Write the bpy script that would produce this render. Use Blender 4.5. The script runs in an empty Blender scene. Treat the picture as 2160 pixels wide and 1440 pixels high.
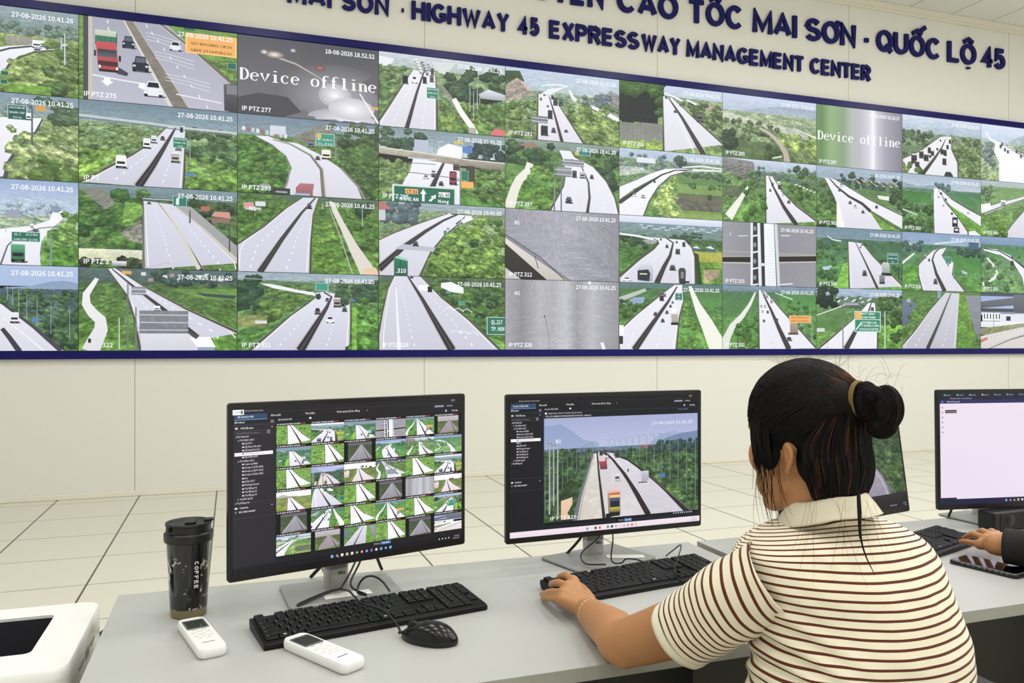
import bpy, bmesh, math, random
import numpy as np
from mathutils import Vector, Matrix, Euler, noise

# ------------------------------------------------------------------ camera, world, lights, exposure
S = bpy.context.scene
COL = S.collection
FPX, YAW, PIT, ROL, CH = 1691.84, .3363, .0003, -.0009, 1.2767   # focal length in pixels of a 2160 wide frame
fw = Vector((math.sin(YAW)*math.cos(PIT), math.cos(YAW)*math.cos(PIT), math.sin(PIT)))
rt = Vector((math.cos(YAW), -math.sin(YAW), 0)); up = rt.cross(fw)
cam = bpy.data.objects.new('camera', bpy.data.cameras.new('camera')); COL.objects.link(cam)
cam.data.sensor_width = 36; cam.data.lens = 36*FPX/2160; cam.data.clip_start = .05
c_, s_ = math.cos(ROL), math.sin(ROL)
r2 = rt*c_ - up*s_; u2 = rt*s_ + up*c_
cam.matrix_world = Matrix(((r2.x, u2.x, -fw.x, 0), (r2.y, u2.y, -fw.y, 0), (r2.z, u2.z, -fw.z, CH), (0, 0, 0, 1)))
S.camera = cam
S.view_settings.view_transform = 'Standard'; S.view_settings.look = 'None'
S.view_settings.exposure = 0; S.view_settings.gamma = 1; S.view_settings.use_curve_mapping = False
W = bpy.data.worlds.new('world'); S.world = W; W.use_nodes = True
W.node_tree.nodes['Background'].inputs[0].default_value = (.9, .93, 1, 1)
W.node_tree.nodes['Background'].inputs[1].default_value = .3
CEIL = 5.16
LIGHT_POWER = 28.5
def area(x, y, z, sx, sy, power, colr=(.995, 1, 1)):
    l = bpy.data.lights.new('panel_light', 'AREA'); l.shape = 'RECTANGLE'; l.size = sx; l.size_y = sy
    l.energy = power; l.color = colr
    o = bpy.data.objects.new('panel_light', l); COL.objects.link(o); o.location = (x, y, z); return o
LIGHTS = [(x, y) for x in (-2.1, .3, 2.7, 5.1, 7.5, 9.9) for y in (-2.6, -.4, 1.8, 4.0)]
for x, y in LIGHTS: area(x, y, CEIL-.03, .54, .54, LIGHT_POWER*(.72+.05*(x+2)))

def at(x, y, zc):                     # the point a pixel of the photograph shows, at depth zc along the view axis
    return Vector((0, 0, CH)) + (fw + rt*((x-1080)/FPX) + up*((720-y)/FPX))*zc
def atz(x, y, z):                     # ... on the horizontal plane at height z
    d = fw + rt*((x-1080)/FPX) + up*((720-y)/FPX)
    return Vector((0, 0, CH)) + d*((z-CH)/d.z)
def aty(x, y, Y):                     # ... on the wall-parallel plane at distance Y
    d = fw + rt*((x-1080)/FPX) + up*((720-y)/FPX)
    return Vector((0, 0, CH)) + d*(Y/d.y)

# ------------------------------------------------------------------ colours and materials
def lin(h):
    if isinstance(h, tuple): h = '%02x%02x%02x' % h
    return tuple((lambda v: v/12.92 if v <= .04045 else ((v+.055)/1.055)**2.4)(int(h[i:i+2], 16)/255) for i in (0, 2, 4))
def mat(name, colr, rough=.5, metal=0, spec=.5, noise_amt=0, noise_scale=20, bump=0, bump_scale=200, coat=0, emit=None, estr=1):
    m = bpy.data.materials.new(name); m.use_nodes = True
    nt = m.node_tree; b = nt.nodes['Principled BSDF']; L = nt.links.new
    c = lin(colr) if not (isinstance(colr, tuple) and isinstance(colr[0], float)) else colr
    b.inputs['Base Color'].default_value = (*c, 1); b.inputs['Roughness'].default_value = rough
    b.inputs['Metallic'].default_value = metal; b.inputs['Specular IOR Level'].default_value = spec
    b.inputs['Coat Weight'].default_value = coat
    tc = nt.nodes.new('ShaderNodeTexCoord')
    if noise_amt:
        n = nt.nodes.new('ShaderNodeTexNoise'); n.inputs['Scale'].default_value = noise_scale; n.inputs['Detail'].default_value = 4
        L(tc.outputs['Object'], n.inputs['Vector'])
        mx = nt.nodes.new('ShaderNodeMix'); mx.data_type = 'RGBA'
        mx.inputs[6].default_value = (*[v*(1-noise_amt) for v in c], 1); mx.inputs[7].default_value = (*[min(1, v*(1+noise_amt)) for v in c], 1)
        L(n.outputs['Fac'], mx.inputs[0]); L(mx.outputs[2], b.inputs['Base Color'])
    if bump:
        n = nt.nodes.new('ShaderNodeTexNoise'); n.inputs['Scale'].default_value = bump_scale; n.inputs['Detail'].default_value = 3
        L(tc.outputs['Object'], n.inputs['Vector'])
        bp = nt.nodes.new('ShaderNodeBump'); bp.inputs['Strength'].default_value = bump; bp.inputs['Distance'].default_value = .002
        L(n.outputs['Fac'], bp.inputs['Height']); L(bp.outputs['Normal'], b.inputs['Normal'])
    if emit:
        b.inputs['Emission Color'].default_value = (*lin(emit), 1); b.inputs['Emission Strength'].default_value = estr
    return m
M = {}
M['wall'] = mat('painted_wall', 'dfdfdc', .45, noise_amt=.02, noise_scale=1.2, spec=.3)
M['letter'] = mat('navy_letter', '0a0a58', .55, spec=.25, noise_amt=.05)
M['navy'] = mat('navy_gloss_frame', '07075c', .3, noise_amt=.15, noise_scale=3, spec=.25)
M['worktop'] = mat('grey_worktop', 'b4b5b2', .38, noise_amt=.02, noise_scale=30, bump=.02, bump_scale=500)
M['desk_edge'] = mat('worktop_edge', 'a3a39b', .5, noise_amt=.03)
M['panel'] = mat('desk_panel', '74746e', .55, noise_amt=.04)
M['shaded_panel'] = mat('shaded_modesty_panel', '34352f', .55, noise_amt=.08, noise_scale=4)  # grey panel, darkened in its colour for the shade under the worktop
M['black'] = mat('black_plastic', '0d0d0f', .38, noise_amt=.1, bump=.05, bump_scale=900)
M['bezel'] = mat('monitor_bezel', '0e0e10', .3, noise_amt=.1)
M['key'] = mat('keycap', '08080a', .42, spec=.28, noise_amt=.1, bump=.03, bump_scale=1500)
M['kbody'] = mat('keyboard_body', '060607', .45, spec=.28, noise_amt=.1)
M['legend'] = mat('key_legend', 'b9bcc4', .5, noise_amt=.02)
M['blue_legend'] = mat('blue_key_legend', '2f5f8a', .5, noise_amt=.02)
M['gloss'] = mat('glossy_black', '060607', .22, spec=.4, noise_amt=.1)
M['silver'] = mat('silver_stand', 'b9b9b6', .32, metal=.5, noise_amt=.03)
M['alu'] = mat('grey_stand_base', 'a0a19e', .38, metal=.3, noise_amt=.03)
M['white'] = mat('white_plastic', 'eeeeec', .28, noise_amt=.01)
M['offwhite'] = mat('offwhite_plastic', 'e4e4df', .3, noise_amt=.02)
M['button'] = mat('pale_button', 'e2e1d8', .4, noise_amt=.02)
M['ink'] = mat('dark_print', '303034', .5, noise_amt=.02)
M['greyink'] = mat('grey_print', '85857f', .5, noise_amt=.02)
M['lcd'] = mat('remote_display', '3b3f3a', .12, noise_amt=.1, coat=.5)
M['lcdframe'] = mat('remote_display_frame', '6c706e', .2, noise_amt=.05, coat=.5)
M['paper'] = mat('paper_label', 'e6e6de', .6, noise_amt=.02)
M['tray'] = mat('printer_tray', '28292e', .4, noise_amt=.08)
M['steel'] = mat('brushed_steel', '8b7f66', .3, metal=.8, noise_amt=.1, noise_scale=60)
M['trim'] = mat('white_trim', 'e4e0d2', .45, noise_amt=.02)
M['lamp'] = mat('lamp_diffuser', 'fffaf0', .5, noise_amt=.01, emit='fff4e0', estr=2.5)
M['screenoff'] = mat('phone_glass', '0c0a0e', .08, noise_amt=.1, coat=.5)
M['clear'] = mat('phone_case_rim', '6f7377', .2, noise_amt=.1, coat=.5)
M['cloth_black'] = mat('black_sleeve_cloth', '101012', .85, noise_amt=.2, noise_scale=60, bump=.3, bump_scale=400)
M['trousers'] = mat('dark_trousers', '1e1c20', .85, noise_amt=.2, noise_scale=40)
M['chair'] = mat('black_chair_mesh', '121214', .7, noise_amt=.2, bump=.3, bump_scale=500)
M['tie'] = mat('mustard_hair_tie', '6e5a26', .7, noise_amt=.15, noise_scale=200)
M['gold'] = mat('rose_gold_chain', 'd8b298', .25, metal=.8, noise_amt=.1)
M['nail'] = mat('fingernail', 'd9a08a', .3, noise_amt=.05)
M['eye'] = mat('eyeball', 'e8e2dc', .2, noise_amt=.03)
M['cabinet'] = mat('grey_cabinet', '9a9a94', .5, noise_amt=.03)

def pic_material():
    m = bpy.data.materials.new('screen_picture'); m.use_nodes = True
    nt = m.node_tree; b = nt.nodes['Principled BSDF']; L = nt.links.new; N = nt.nodes.new
    a = N('ShaderNodeAttribute'); a.attribute_name = 'pic'
    t = N('ShaderNodeAttribute'); t.attribute_name = 'tex'
    g = N('ShaderNodeAttribute'); g.attribute_name = 'amp'
    n = N('ShaderNodeTexNoise'); n.inputs['Scale'].default_value = 1; n.inputs['Detail'].default_value = 6; n.inputs['Roughness'].default_value = .68
    L(t.outputs['Vector'], n.inputs['Vector']); n.inputs['Scale'].default_value = 2.3
    n2 = N('ShaderNodeTexNoise'); n2.inputs['Scale'].default_value = .55; n2.inputs['Detail'].default_value = 3; L(t.outputs['Vector'], n2.inputs['Vector'])
    av = N('ShaderNodeMix'); av.inputs[0].default_value = .34; L(n.outputs['Fac'], av.inputs[2]); L(n2.outputs['Fac'], av.inputs[3])
    r = N('ShaderNodeValToRGB'); e = r.color_ramp.elements
    e[0].position = .37; e[0].color = (.08, .11, .14, 1); e[1].position = .64; e[1].color = (2.7, 2.45, 2.1, 1)
    k = e.new(.5); k.color = (.85, .9, .8, 1)
    L(av.outputs[0], r.inputs['Fac'])
    mx = N('ShaderNodeMix'); mx.data_type = 'RGBA'; mx.inputs[6].default_value = (1, 1, 1, 1)
    L(g.outputs['Fac'], mx.inputs[0]); L(r.outputs['Color'], mx.inputs[7])
    mu = N('ShaderNodeMix'); mu.data_type = 'RGBA'; mu.blend_type = 'MULTIPLY'; mu.inputs[0].default_value = 1
    L(a.outputs['Color'], mu.inputs[6]); L(mx.outputs[2], mu.inputs[7])
    b.inputs['Base Color'].default_value = (.006, .006, .008, 1); b.inputs['Roughness'].default_value = .38
    b.inputs['Specular IOR Level'].default_value = .3
    hs = N('ShaderNodeHueSaturation'); hs.inputs['Saturation'].default_value = .86; hs.inputs['Value'].default_value = 1.04; L(mu.outputs[2], hs.inputs['Color']); L(hs.outputs['Color'], b.inputs['Emission Color']); b.inputs['Emission Strength'].default_value = 1
    m.cycles.emission_sampling = 'NONE'
    return m
M['pic'] = pic_material()

# ------------------------------------------------------------------ object helpers
def tag(o, label=None, cat=None, group=None, kind=None):
    if label: o['label'] = label
    if cat: o['category'] = cat
    if group: o['group'] = group
    if kind: o['kind'] = kind
    return o
def link(name, me, parent=None, loc=None):
    o = bpy.data.objects.new(name, me); COL.objects.link(o)
    if parent: o.parent = parent
    if loc is not None: o.location = loc
    return o
def empty(name, loc=(0, 0, 0), rz=0, label=None, cat=None, group=None):
    o = link(name, None); o.empty_display_size = .05; o.location = loc; o.rotation_euler = (0, 0, rz)
    return tag(o, label, cat, group)
def obj(name, bm, mats, parent=None, bevel=0, seg=2, smooth=True, ang=35, sub=0, loc=None):
    me = bpy.data.meshes.new(name); bm.normal_update(); bm.to_mesh(me); bm.free()
    for m in (mats if isinstance(mats, (list, tuple)) else [mats]): me.materials.append(m)
    o = link(name, me, parent, loc)
    if smooth:
        me.polygons.foreach_set('use_smooth', [True]*len(me.polygons))
        if not sub: me.set_sharp_from_angle(angle=math.radians(ang))
    if bevel:
        md = o.modifiers.new('bevel', 'BEVEL'); md.width = bevel; md.segments = seg; md.limit_method = 'ANGLE'; md.angle_limit = math.radians(40); md.harden_normals = True
    if sub:
        md = o.modifiers.new('sub', 'SUBSURF'); md.levels = md.render_levels = sub
    return o
def struct(name, bm, m, parent=None, **k):
    o = obj(name, bm, m, parent, **k)
    if parent is None: o['kind'] = 'structure'
    return o
def B(): return bmesh.new()
def box(bm, c, s, mi=0, rz=0, rx=0, ry=0, taper=None):
    c = Vector(c); R = Euler((rx, ry, rz)).to_matrix(); vs = []
    for dz in (-.5, .5):
        for dx, dy in ((-.5, -.5), (.5, -.5), (.5, .5), (-.5, .5)):
            k = taper if (taper and dz > 0) else (1, 1)
            vs.append(bm.verts.new(c + R @ Vector((dx*s[0]*k[0], dy*s[1]*k[1], dz*s[2]))))
    for f in ((3, 2, 1, 0), (4, 5, 6, 7), (0, 1, 5, 4), (1, 2, 6, 5), (2, 3, 7, 6), (3, 0, 4, 7)):
        fc = bm.faces.new([vs[i] for i in f]); fc.material_index = mi
    return vs
def prism(bm, pts, z0, z1, mi=0, axis='z'):
    def P(p, z): return Vector((p[0], p[1], z)) if axis == 'z' else Vector((p[0], z, p[1]))
    a = [bm.verts.new(P(p, z0)) for p in pts]; b = [bm.verts.new(P(p, z1)) for p in pts]
    fs = [bm.faces.new(a[::-1]), bm.faces.new(b)]
    n = len(pts)
    for i in range(n): fs.append(bm.faces.new((a[i], a[(i+1) % n], b[(i+1) % n], b[i])))
    for f in fs: f.material_index = mi
    bmesh.ops.recalc_face_normals(bm, faces=fs)
def rrect(w, h, r, n=5, cx=0, cy=0):
    pts = []
    for sx, sy, a0 in ((1, 1, 0), (-1, 1, 90), (-1, -1, 180), (1, -1, 270)):
        for i in range(n+1):
            a = math.radians(a0+90*i/n); pts.append((cx+sx*(w/2-r)+r*math.cos(a), cy+sy*(h/2-r)+r*math.sin(a)))
    return pts
def rings(bm, rs, mi=0, cap=True, closed=True):
    """rs: list of rings (lists of Vectors) lofted together"""
    vv = [[bm.verts.new(p) for p in r] for r in rs]; n = len(vv[0]); fs = []
    for a, b in zip(vv, vv[1:]):
        for i in range(n if closed else n-1):
            j = (i+1) % n; fs.append(bm.faces.new((a[i], a[j], b[j], b[i])))
    if cap: fs.append(bm.faces.new(vv[0][::-1])); fs.append(bm.faces.new(vv[-1]))
    for f in fs: f.material_index = mi
    return vv
def lathe(bm, prof, n=40, c=(0, 0), mi=0, cap=True, sx=1, sy=1):
    return rings(bm, [[Vector((c[0]+sx*r*math.cos(2*math.pi*i/n), c[1]+sy*r*math.sin(2*math.pi*i/n), z)) for i in range(n)] for r, z in prof], mi, cap)
def catmull(pts, n=8):
    P = [Vector(p) for p in pts]
    if len(P) < 3: return [P[0].lerp(P[-1], i/n) for i in range(n+1)]
    P = [P[0]*2-P[1]] + P + [P[-1]*2-P[-2]]; out = []
    for i in range(1, len(P)-2):
        a, b, c, d = P[i-1:i+3]
        for k in range(n):
            t = k/n
            out.append(.5*((2*b)+(c-a)*t+(2*a-5*b+4*c-d)*t*t+(3*b-a-3*c+d)*t**3))
    out.append(P[-2]); return out
def tube(bm, pts, r, n=8, mi=0, k=8, smoothp=True, cap=True, flat=1):
    path = catmull(pts, k) if smoothp else [Vector(p) for p in pts]
    m = len(path); rad = r if callable(r) else (lambda t: r)
    T = [(path[min(i+1, m-1)]-path[max(i-1, 0)]).normalized() for i in range(m)]
    u = T[0].orthogonal().normalized() if abs(T[0].z) > .9 else Vector((0, 0, 1)).cross(T[0]).normalized()
    rs = []
    for i in range(m):
        u = (u - T[i]*u.dot(T[i])).normalized(); v = T[i].cross(u); q = rad(i/(m-1))
        rs.append([path[i] + (u*math.cos(2*math.pi*j/n) + v*math.sin(2*math.pi*j/n)*flat)*q for j in range(n)])
    rings(bm, rs, mi, cap)

# ------------------------------------------------------------------ text outlines (built-in font) as reusable triangle lists
_tc = {}; KF = 1.0
FONT = None
try:                                  # the sans serif face that ships inside Blender itself; the built-in face is the fallback
    FONT = bpy.data.fonts.load(bpy.utils.system_resource('DATAFILES', path='fonts') + '/Noto Sans CJK Regular.woff2')
except Exception: FONT = None
def glyphs(s, offset=0.0, res=2):
    k = (s, offset, res)
    if k in _tc: return _tc[k]
    cu = bpy.data.curves.new('t', 'FONT'); cu.body = s; cu.offset = offset; cu.resolution_u = res
    if FONT: cu.font = FONT; cu.offset = offset*.4; cu.size = 1.0
    o = bpy.data.objects.new('t', cu); COL.objects.link(o); bpy.context.view_layer.update()
    me = bpy.data.meshes.new_from_object(o.evaluated_get(bpy.context.evaluated_depsgraph_get()))
    vs = [(v.co.x, v.co.y) for v in me.vertices]; fs = [tuple(p.vertices) for p in me.polygons]
    bpy.data.objects.remove(o); bpy.data.curves.remove(cu); bpy.data.meshes.remove(me)
    if not vs: vs = [(0, 0)]
    if FONT: vs = [(x*KF, y*KF) for x, y in vs]
    _tc[k] = (vs, fs); return _tc[k]
if FONT:
    _v, _ = glyphs('H'); KF = .73/max(v[1] for v in _v); _tc.clear()
def flat_text(bm, s, loc, h, ex, ey, w=None, mi=0, offset=.012, align='c', thick=0):
    """text lying in the plane (ex, ey), cap height h (the font's cap height is 0.73 of its size)"""
    vs, fs = glyphs(s, offset); x0 = min(v[0] for v in vs); x1 = max(v[0] for v in vs)
    k = h/.73; kx = w/(x1-x0) if w else k; ox = {'c': (x0+x1)/2, 'l': x0, 'r': x1}[align]
    ex, ey, loc = Vector(ex), Vector(ey), Vector(loc); nz = ex.cross(ey)
    vv = [bm.verts.new(loc + ex*((v[0]-ox)*kx) + ey*(v[1]*k) + nz*thick) for v in vs]
    nf = []
    for f in fs:
        try: q = bm.faces.new([vv[i] for i in f]); q.material_index = mi; nf.append(q)
        except ValueError: pass
    if thick:
        r = bmesh.ops.extrude_face_region(bm, geom=nf)
        bmesh.ops.translate(bm, verts=[g for g in r['geom'] if isinstance(g, bmesh.types.BMVert)], vec=-nz*thick)
        for g in r['geom']:
            if isinstance(g, bmesh.types.BMFace): g.material_index = mi

# ------------------------------------------------------------------ pictures shown on the screens: flat vector drawings in percent coordinates
def clip(pts, ax, lim, keep_less):
    out = []
    for i in range(len(pts)):
        a, b = pts[i-1], pts[i]
        ia = (a[ax] <= lim) if keep_less else (a[ax] >= lim); ib = (b[ax] <= lim) if keep_less else (b[ax] >= lim)
        if ia != ib:
            t = (lim-a[ax])/(b[ax]-a[ax]); out.append((a[0]+(b[0]-a[0])*t, a[1]+(b[1]-a[1])*t))
        if ib: out.append(b)
    return out
def interp(line, v):                 # u on a polyline at height v
    if v <= line[0][1]: return line[0][0]
    for a, b in zip(line, line[1:]):
        if v <= b[1]: return a[0]+(b[0]-a[0])*((v-a[1])/max(1e-6, b[1]-a[1]))
    return line[-1][0]
class Pic:
    def __init__(s, w, h, seed=1, eps=1.2e-5):
        s.EPS = eps; s.w, s.h = w, h; s.V = []; s.F = []; s.C = []; s.A = []; s.T = []; s.k = 0; s.full()
        s.rnd = random.Random(seed); s.seed = seed*7.3; s.lod = 0
    def full(s): s.R = (0, 0, 100, 100); s.sh = 0; s.gain = 1
    def sub(s, u0, v0, u1, v1): s.R = (u0, v0, u1-u0, v1-v0)
    def quad(s, pts, cols, amp, sc=1):
        b = len(s.V); u0, v0, du, dv = s.R
        for (u, v), c in zip(pts, cols):
            U = u0+u*du/100; Vv = v0+v*dv/100
            s.V.append(((U/100-.5)*s.w, -s.k*s.EPS, (.5-Vv/100)*s.h)); s.C.append((*[q*s.gain for q in c], 1)); s.A.append(amp)
            p = max(.06, (v+8)/100)
            s.T.append((10*sc*(u-50)/100/p, 10*sc*math.log(p)*.9, s.seed))
        s.F.append(tuple(range(b, len(s.V))))
    def poly(s, pts, c0, c1=None, amp=0, bands=None, sc=1, clipit=True):
        if clipit:
            for ax, lim, less in ((0, 0, False), (0, 100, True), (1, 0, False), (1, 100, True)):
                pts = clip(pts, ax, lim, less)
                if len(pts) < 3: return
        c0 = lin(c0) if isinstance(c0, str) else c0; c1 = c0 if c1 is None else (lin(c1) if isinstance(c1, str) else c1)
        a = min(p[1] for p in pts); b = max(p[1] for p in pts); s.k += 1
        if b-a < 1e-6: return
        f = lambda v: tuple(c0[i]+(c1[i]-c0[i])*(v-a)/(b-a) for i in range(3))
        n = bands or (max(1, int((b-a)/6)) if (amp or c1 != c0) else 1)
        for i in range(n):
            q = pts if n == 1 else clip(clip(pts, 1, a+(b-a)*i/n, False), 1, a+(b-a)*(i+1)/n, True)
            if len(q) >= 3: s.quad(q, [f(v) for _, v in q], amp, sc)
    def rect(s, u0, v0, u1, v1, c0, c1=None, amp=0, **k): s.poly([(u0, v0), (u1, v0), (u1, v1), (u0, v1)], c0, c1, amp, **k)
    def hrect(s, us, cs, v0=0, v1=100, amp=0):      # horizontal colour ramp
        s.k += 1
        for (a, b, ca, cb) in zip(us, us[1:], cs, cs[1:]):
            ca, cb = lin(ca), lin(cb); s.quad([(a, v0), (b, v0), (b, v1), (a, v1)], [ca, cb, cb, ca], amp)
    def line(s, pts, w0, w1, c0, c1=None, amp=0):
        """band along pts, width growing w0 -> w1 (in u)"""
        n = len(pts); L, R = [], []
        for i, (u, v) in enumerate(pts):
            a = pts[max(0, i-1)]; b = pts[min(n-1, i+1)]; dx, dy = b[0]-a[0], (b[1]-a[1])*.5625
            d = math.hypot(dx, dy) or 1; w = (w0+(w1-w0)*(v-pts[0][1])/((pts[-1][1]-pts[0][1]) or 1) if abs(pts[-1][1]-pts[0][1]) > 1e-3 else (w0+w1)/2)/2
            L.append((u-dy/d*w, v+dx/d*w/.5625)); R.append((u+dy/d*w, v-dx/d*w/.5625))
        s.poly(L+R[::-1], c0, c1, amp)
    def ell(s, u, v, ru, rv, c, amp=0, n=12, c1=None, jit=0):
        s.poly([(u+ru*math.cos(6.2832*i/n)*(1+s.rnd.uniform(-jit, jit)), v+rv*math.sin(6.2832*i/n)*(1+s.rnd.uniform(-jit, jit))) for i in range(n)], c, c1, amp, bands=2 if c1 else 1)
    def glow(s, u, v, ru, rv, c, bg, n=20, p=1.5):
        cc, cb = lin(c), lin(bg); s.k += 1; K = 6
        for k in range(K):
            r0, r1 = k/K, (k+1)/K; m = lambda r: tuple(cc[i]+(cb[i]-cc[i])*(r**(1/p)) for i in range(3))
            for j in range(n):
                a, b = 6.2832*j/n, 6.2832*(j+1)/n
                q = [(u+ru*r*math.cos(t), v+rv*r*math.sin(t)) for r, t in ((r0, a), (r1, a), (r1, b), (r0, b))]
                if all(-.01 <= x[0] <= 100.01 and -.01 <= x[1] <= 100.01 for x in q):
                    s.quad(q if k else q[1:], [m(r0), m(r1), m(r1), m(r0)][0 if k else 1:], 0)
    def txt(s, t, u, v, h, c='ffffff', align='l', w=None, off=.01, sh=0):
        """cap height h percent, baseline at v"""
        vs, fs = glyphs(t, off, 2 if h > 5 else 1); x0 = min(p[0] for p in vs); x1 = max(p[0] for p in vs)
        asp = s.h*s.R[3]/(s.w*s.R[2]); k = h/.73; kx = (w/(x1-x0)) if w else k*asp
        ox = {'l': x0, 'r': x1, 'c': (x0+x1)/2}[align]; c = lin(c); s.k += 1
        P = [(u+(p[0]-ox)*kx, v-p[1]*k+sh*(p[0]-ox)*kx) for p in vs]
        for f in fs:
            q = [P[i] for i in f]
            if all(-.5 < p[0] < 100.5 for p in q): s.quad(q, [c]*len(q), 0)
    # ---- landscape vocabulary
    def trees(s, n, reg, r0, r1, c0, c1, amp=.55):
        """n crowns inside polygon-ish region reg=(u0,v0,u1,v1[,line, side]); size grows with v"""
        if s.lod: n = max(2, n//3)
        u0, v0, u1, v1 = reg[:4]; q = []
        for _ in range(n*3):
            u, v = s.rnd.uniform(u0, u1), v0+(v1-v0)*s.rnd.random()**1.2
            if len(reg) > 4:
                e = interp(reg[4], v)
                if (reg[5] == 'l' and u > e-r0) or (reg[5] == 'r' and u < e+r0): continue
            q.append((v, u))
            if len(q) >= n: break
        a, b = lin(c0), lin(c1)
        for v, u in sorted(q):
            r = r0+(r1-r0)*(v-v0)/max(1, v1-v0); r *= s.rnd.uniform(.7, 1.2); t = s.rnd.random()
            c = tuple(a[i]+(b[i]-a[i])*t for i in range(3)); d = tuple(x*.45 for x in c)
            a0, a1 = s.rnd.uniform(0, 6.28), s.rnd.uniform(0, 6.28); n = 18 if r > 1.6 and not s.lod else 10
            lump = [(u+r*math.cos(t)*w, v+r*1.5*math.sin(t)*w) for t, w in ((6.2832*i/n, 1+.12*math.sin(5*6.2832*i/n+a0)+.09*math.sin(9*6.2832*i/n+a1)) for i in range(n))]
            s.poly(lump, c, d, amp, bands=2)
            if not s.lod and r > 1.6:
                for k in range(2): q_ = r*s.rnd.uniform(.34, .5); s.ell(u+r*s.rnd.uniform(-.45, .35), v-r*s.rnd.uniform(.1, .7), q_, q_*1.2, tuple(min(1, x*1.35) for x in c), amp, n=9, c1=c, jit=.2)
    def road(s, Lp, Rp, c0='e6e8f4', c1='cfcfde', med=None, mw=(1, 5), mc='3a3640', rail='4a4a48', rw=(.4, 1.6), lanes=True, lip='b9b5b0'):
        dk = lambda c: tuple(x*k for x, k in zip(lin(c), (.92, .92, .95)))
        s.poly(list(Lp)+list(Rp)[::-1], dk(c0), dk(c1), .0)
        if lanes and med:
            v0 = max(Lp[0][1], Rp[0][1], med[0][1]); v1 = min(98, med[-1][1])
            for side in (Lp, Rp):
                for fr in (.5,):
                    v = v0+(v1-v0)*.12
                    while v < v1:
                        st = (v-v0+6)*.07; p = []
                        for vv in (v, v+st*.5): e = interp(side, vv); m = interp(med, vv); p.append((e+(m-e)*fr, vv))
                        s.line(p, .25+.6*(v-v0)/100, .3+.8*(v-v0)/100, 'f8f8ff'); v += st*1.6
                p = [(interp(side, v0+(v1-v0)*i/8)*.93+interp(med, v0+(v1-v0)*i/8)*.07, v0+(v1-v0)*i/8) for i in range(9)]
                s.line(p, .15, .7, 'f6f6fc')
        if rail:
            s.line(Lp, rw[0]*1.6, rw[1]*1.5, 'c9c4b4'); s.line([(u-rw[0]*.8, v) for u, v in Lp], rw[0], rw[1], rail)
            s.line(Rp, rw[0]*1.6, rw[1]*1.5, 'c9c4b4'); s.line([(u+rw[0]*.8, v) for u, v in Rp], rw[0], rw[1], rail)
        if med:
            s.line(med, mw[0]*1.35, mw[1]*1.35, lip); s.line([(u+mw[0]*.1, v) for u, v in med], mw[0], mw[1], mc, '2c2a30')
            s.line([(u+mw[0]*.1, v) for u, v in med], mw[0]*.3, mw[1]*.25, '56515a', '4a4650')
    def car(s, u, v, w=3, h=5, c='2a2c34', k='car'):
        """u,v = centre of the bottom"""
        s.poly([(u-w*.5, v-h*.05), (u+w*.75, v-h*.02), (u+w*.6, v+h*.08), (u-w*.45, v+h*.08)], '55565f')
        if k == 'car':
            s.poly([(u-w*.5, v), (u-w*.52, v-h*.5), (u-w*.38, v-h*.6), (u-w*.3, v-h), (u+w*.3, v-h), (u+w*.38, v-h*.6), (u+w*.52, v-h*.5), (u+w*.5, v)], c)
            s.poly([(u-w*.34, v-h*.58), (u-w*.26, v-h*.92), (u+w*.26, v-h*.92), (u+w*.34, v-h*.58)], '1c222c' if c[0] > '4' else '5b6370')
            s.rect(u-w*.5, v-h*.12, u-w*.3, v+h*.05, '101014'); s.rect(u+w*.3, v-h*.12, u+w*.5, v+h*.05, '101014')
            s.rect(u-w*.48, v-h*.4, u-w*.3, v-h*.28, 'd8dce4'); s.rect(u+w*.3, v-h*.4, u+w*.48, v-h*.28, 'd8dce4')
        else:
            top = {'truck': 'f2f4fa', 'dark': '4a4a50'}.get(k, 'f2f4fa')
            s.poly([(u-w*.5, v-h*.1), (u-w*.5, v-h*.88), (u-w*.4, v-h), (u+w*.45, v-h), (u+w*.5, v-h*.88), (u+w*.5, v-h*.1)], c, None)
            s.poly([(u-w*.5, v-h*.88), (u-w*.4, v-h), (u+w*.45, v-h), (u+w*.5, v-h*.88)], top)
            s.rect(u-w*.38, v-h*.5, u+w*.38, v-h*.3, '20262f'); s.rect(u-w*.5, v-h*.12, u+w*.5, v-h*.04, '26262b')
            s.rect(u-w*.45, v-h*.12, u-w*.25, v+h*.02, '0e0e12'); s.rect(u+w*.25, v-h*.12, u+w*.45, v+h*.02, '0e0e12')
    def sign(s, u0, v0, u1, v1, c='0f6b55', lines=(), tc='e8f4ee', post=None, edge='cfe6dc'):
        if post: s.line([(post, v0-2), (post, 100)], .5, .9, '8c969c')
        s.rect(u0, v0, u1, v1, edge); e = (u1-u0)*.03; s.rect(u0+e, v0+e*1.5, u1-e, v1-e*1.5, c)
        n = len(lines); hh = (v1-v0)/max(n, 1)
        for i, t in enumerate(lines): s.txt(t, (u0+u1)/2, v0+hh*(i+.72), hh*.42, tc, 'c', w=(u1-u0)*.8 if len(t) > 5 else None)
    def pole(s, u, v0, v1, w=.4, c='8f9aa0', arm=0):
        s.line([(u, v0), (u, v1)], w*.7, w, c)
        if arm: s.line([(u, v0), (u+arm, v0-1.2)], w*.6, w*.6, c)
    def gantry(s, u0, v0, u1, v1, n=2, c='8d8f99'):
        s.rect(u0, v0, u1, v1, c, '7b7d88', .15)
        for i in range(n+1):
            v = v0+(v1-v0)*(i+.5)/(n+1); s.rect(u0-2, v, u1, v+1.2, 'c6ccd8')
        s.line([(u0-2.2, v0-4), (u0-2.2, 100)], .8, 1.3, '6f7880')
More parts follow.
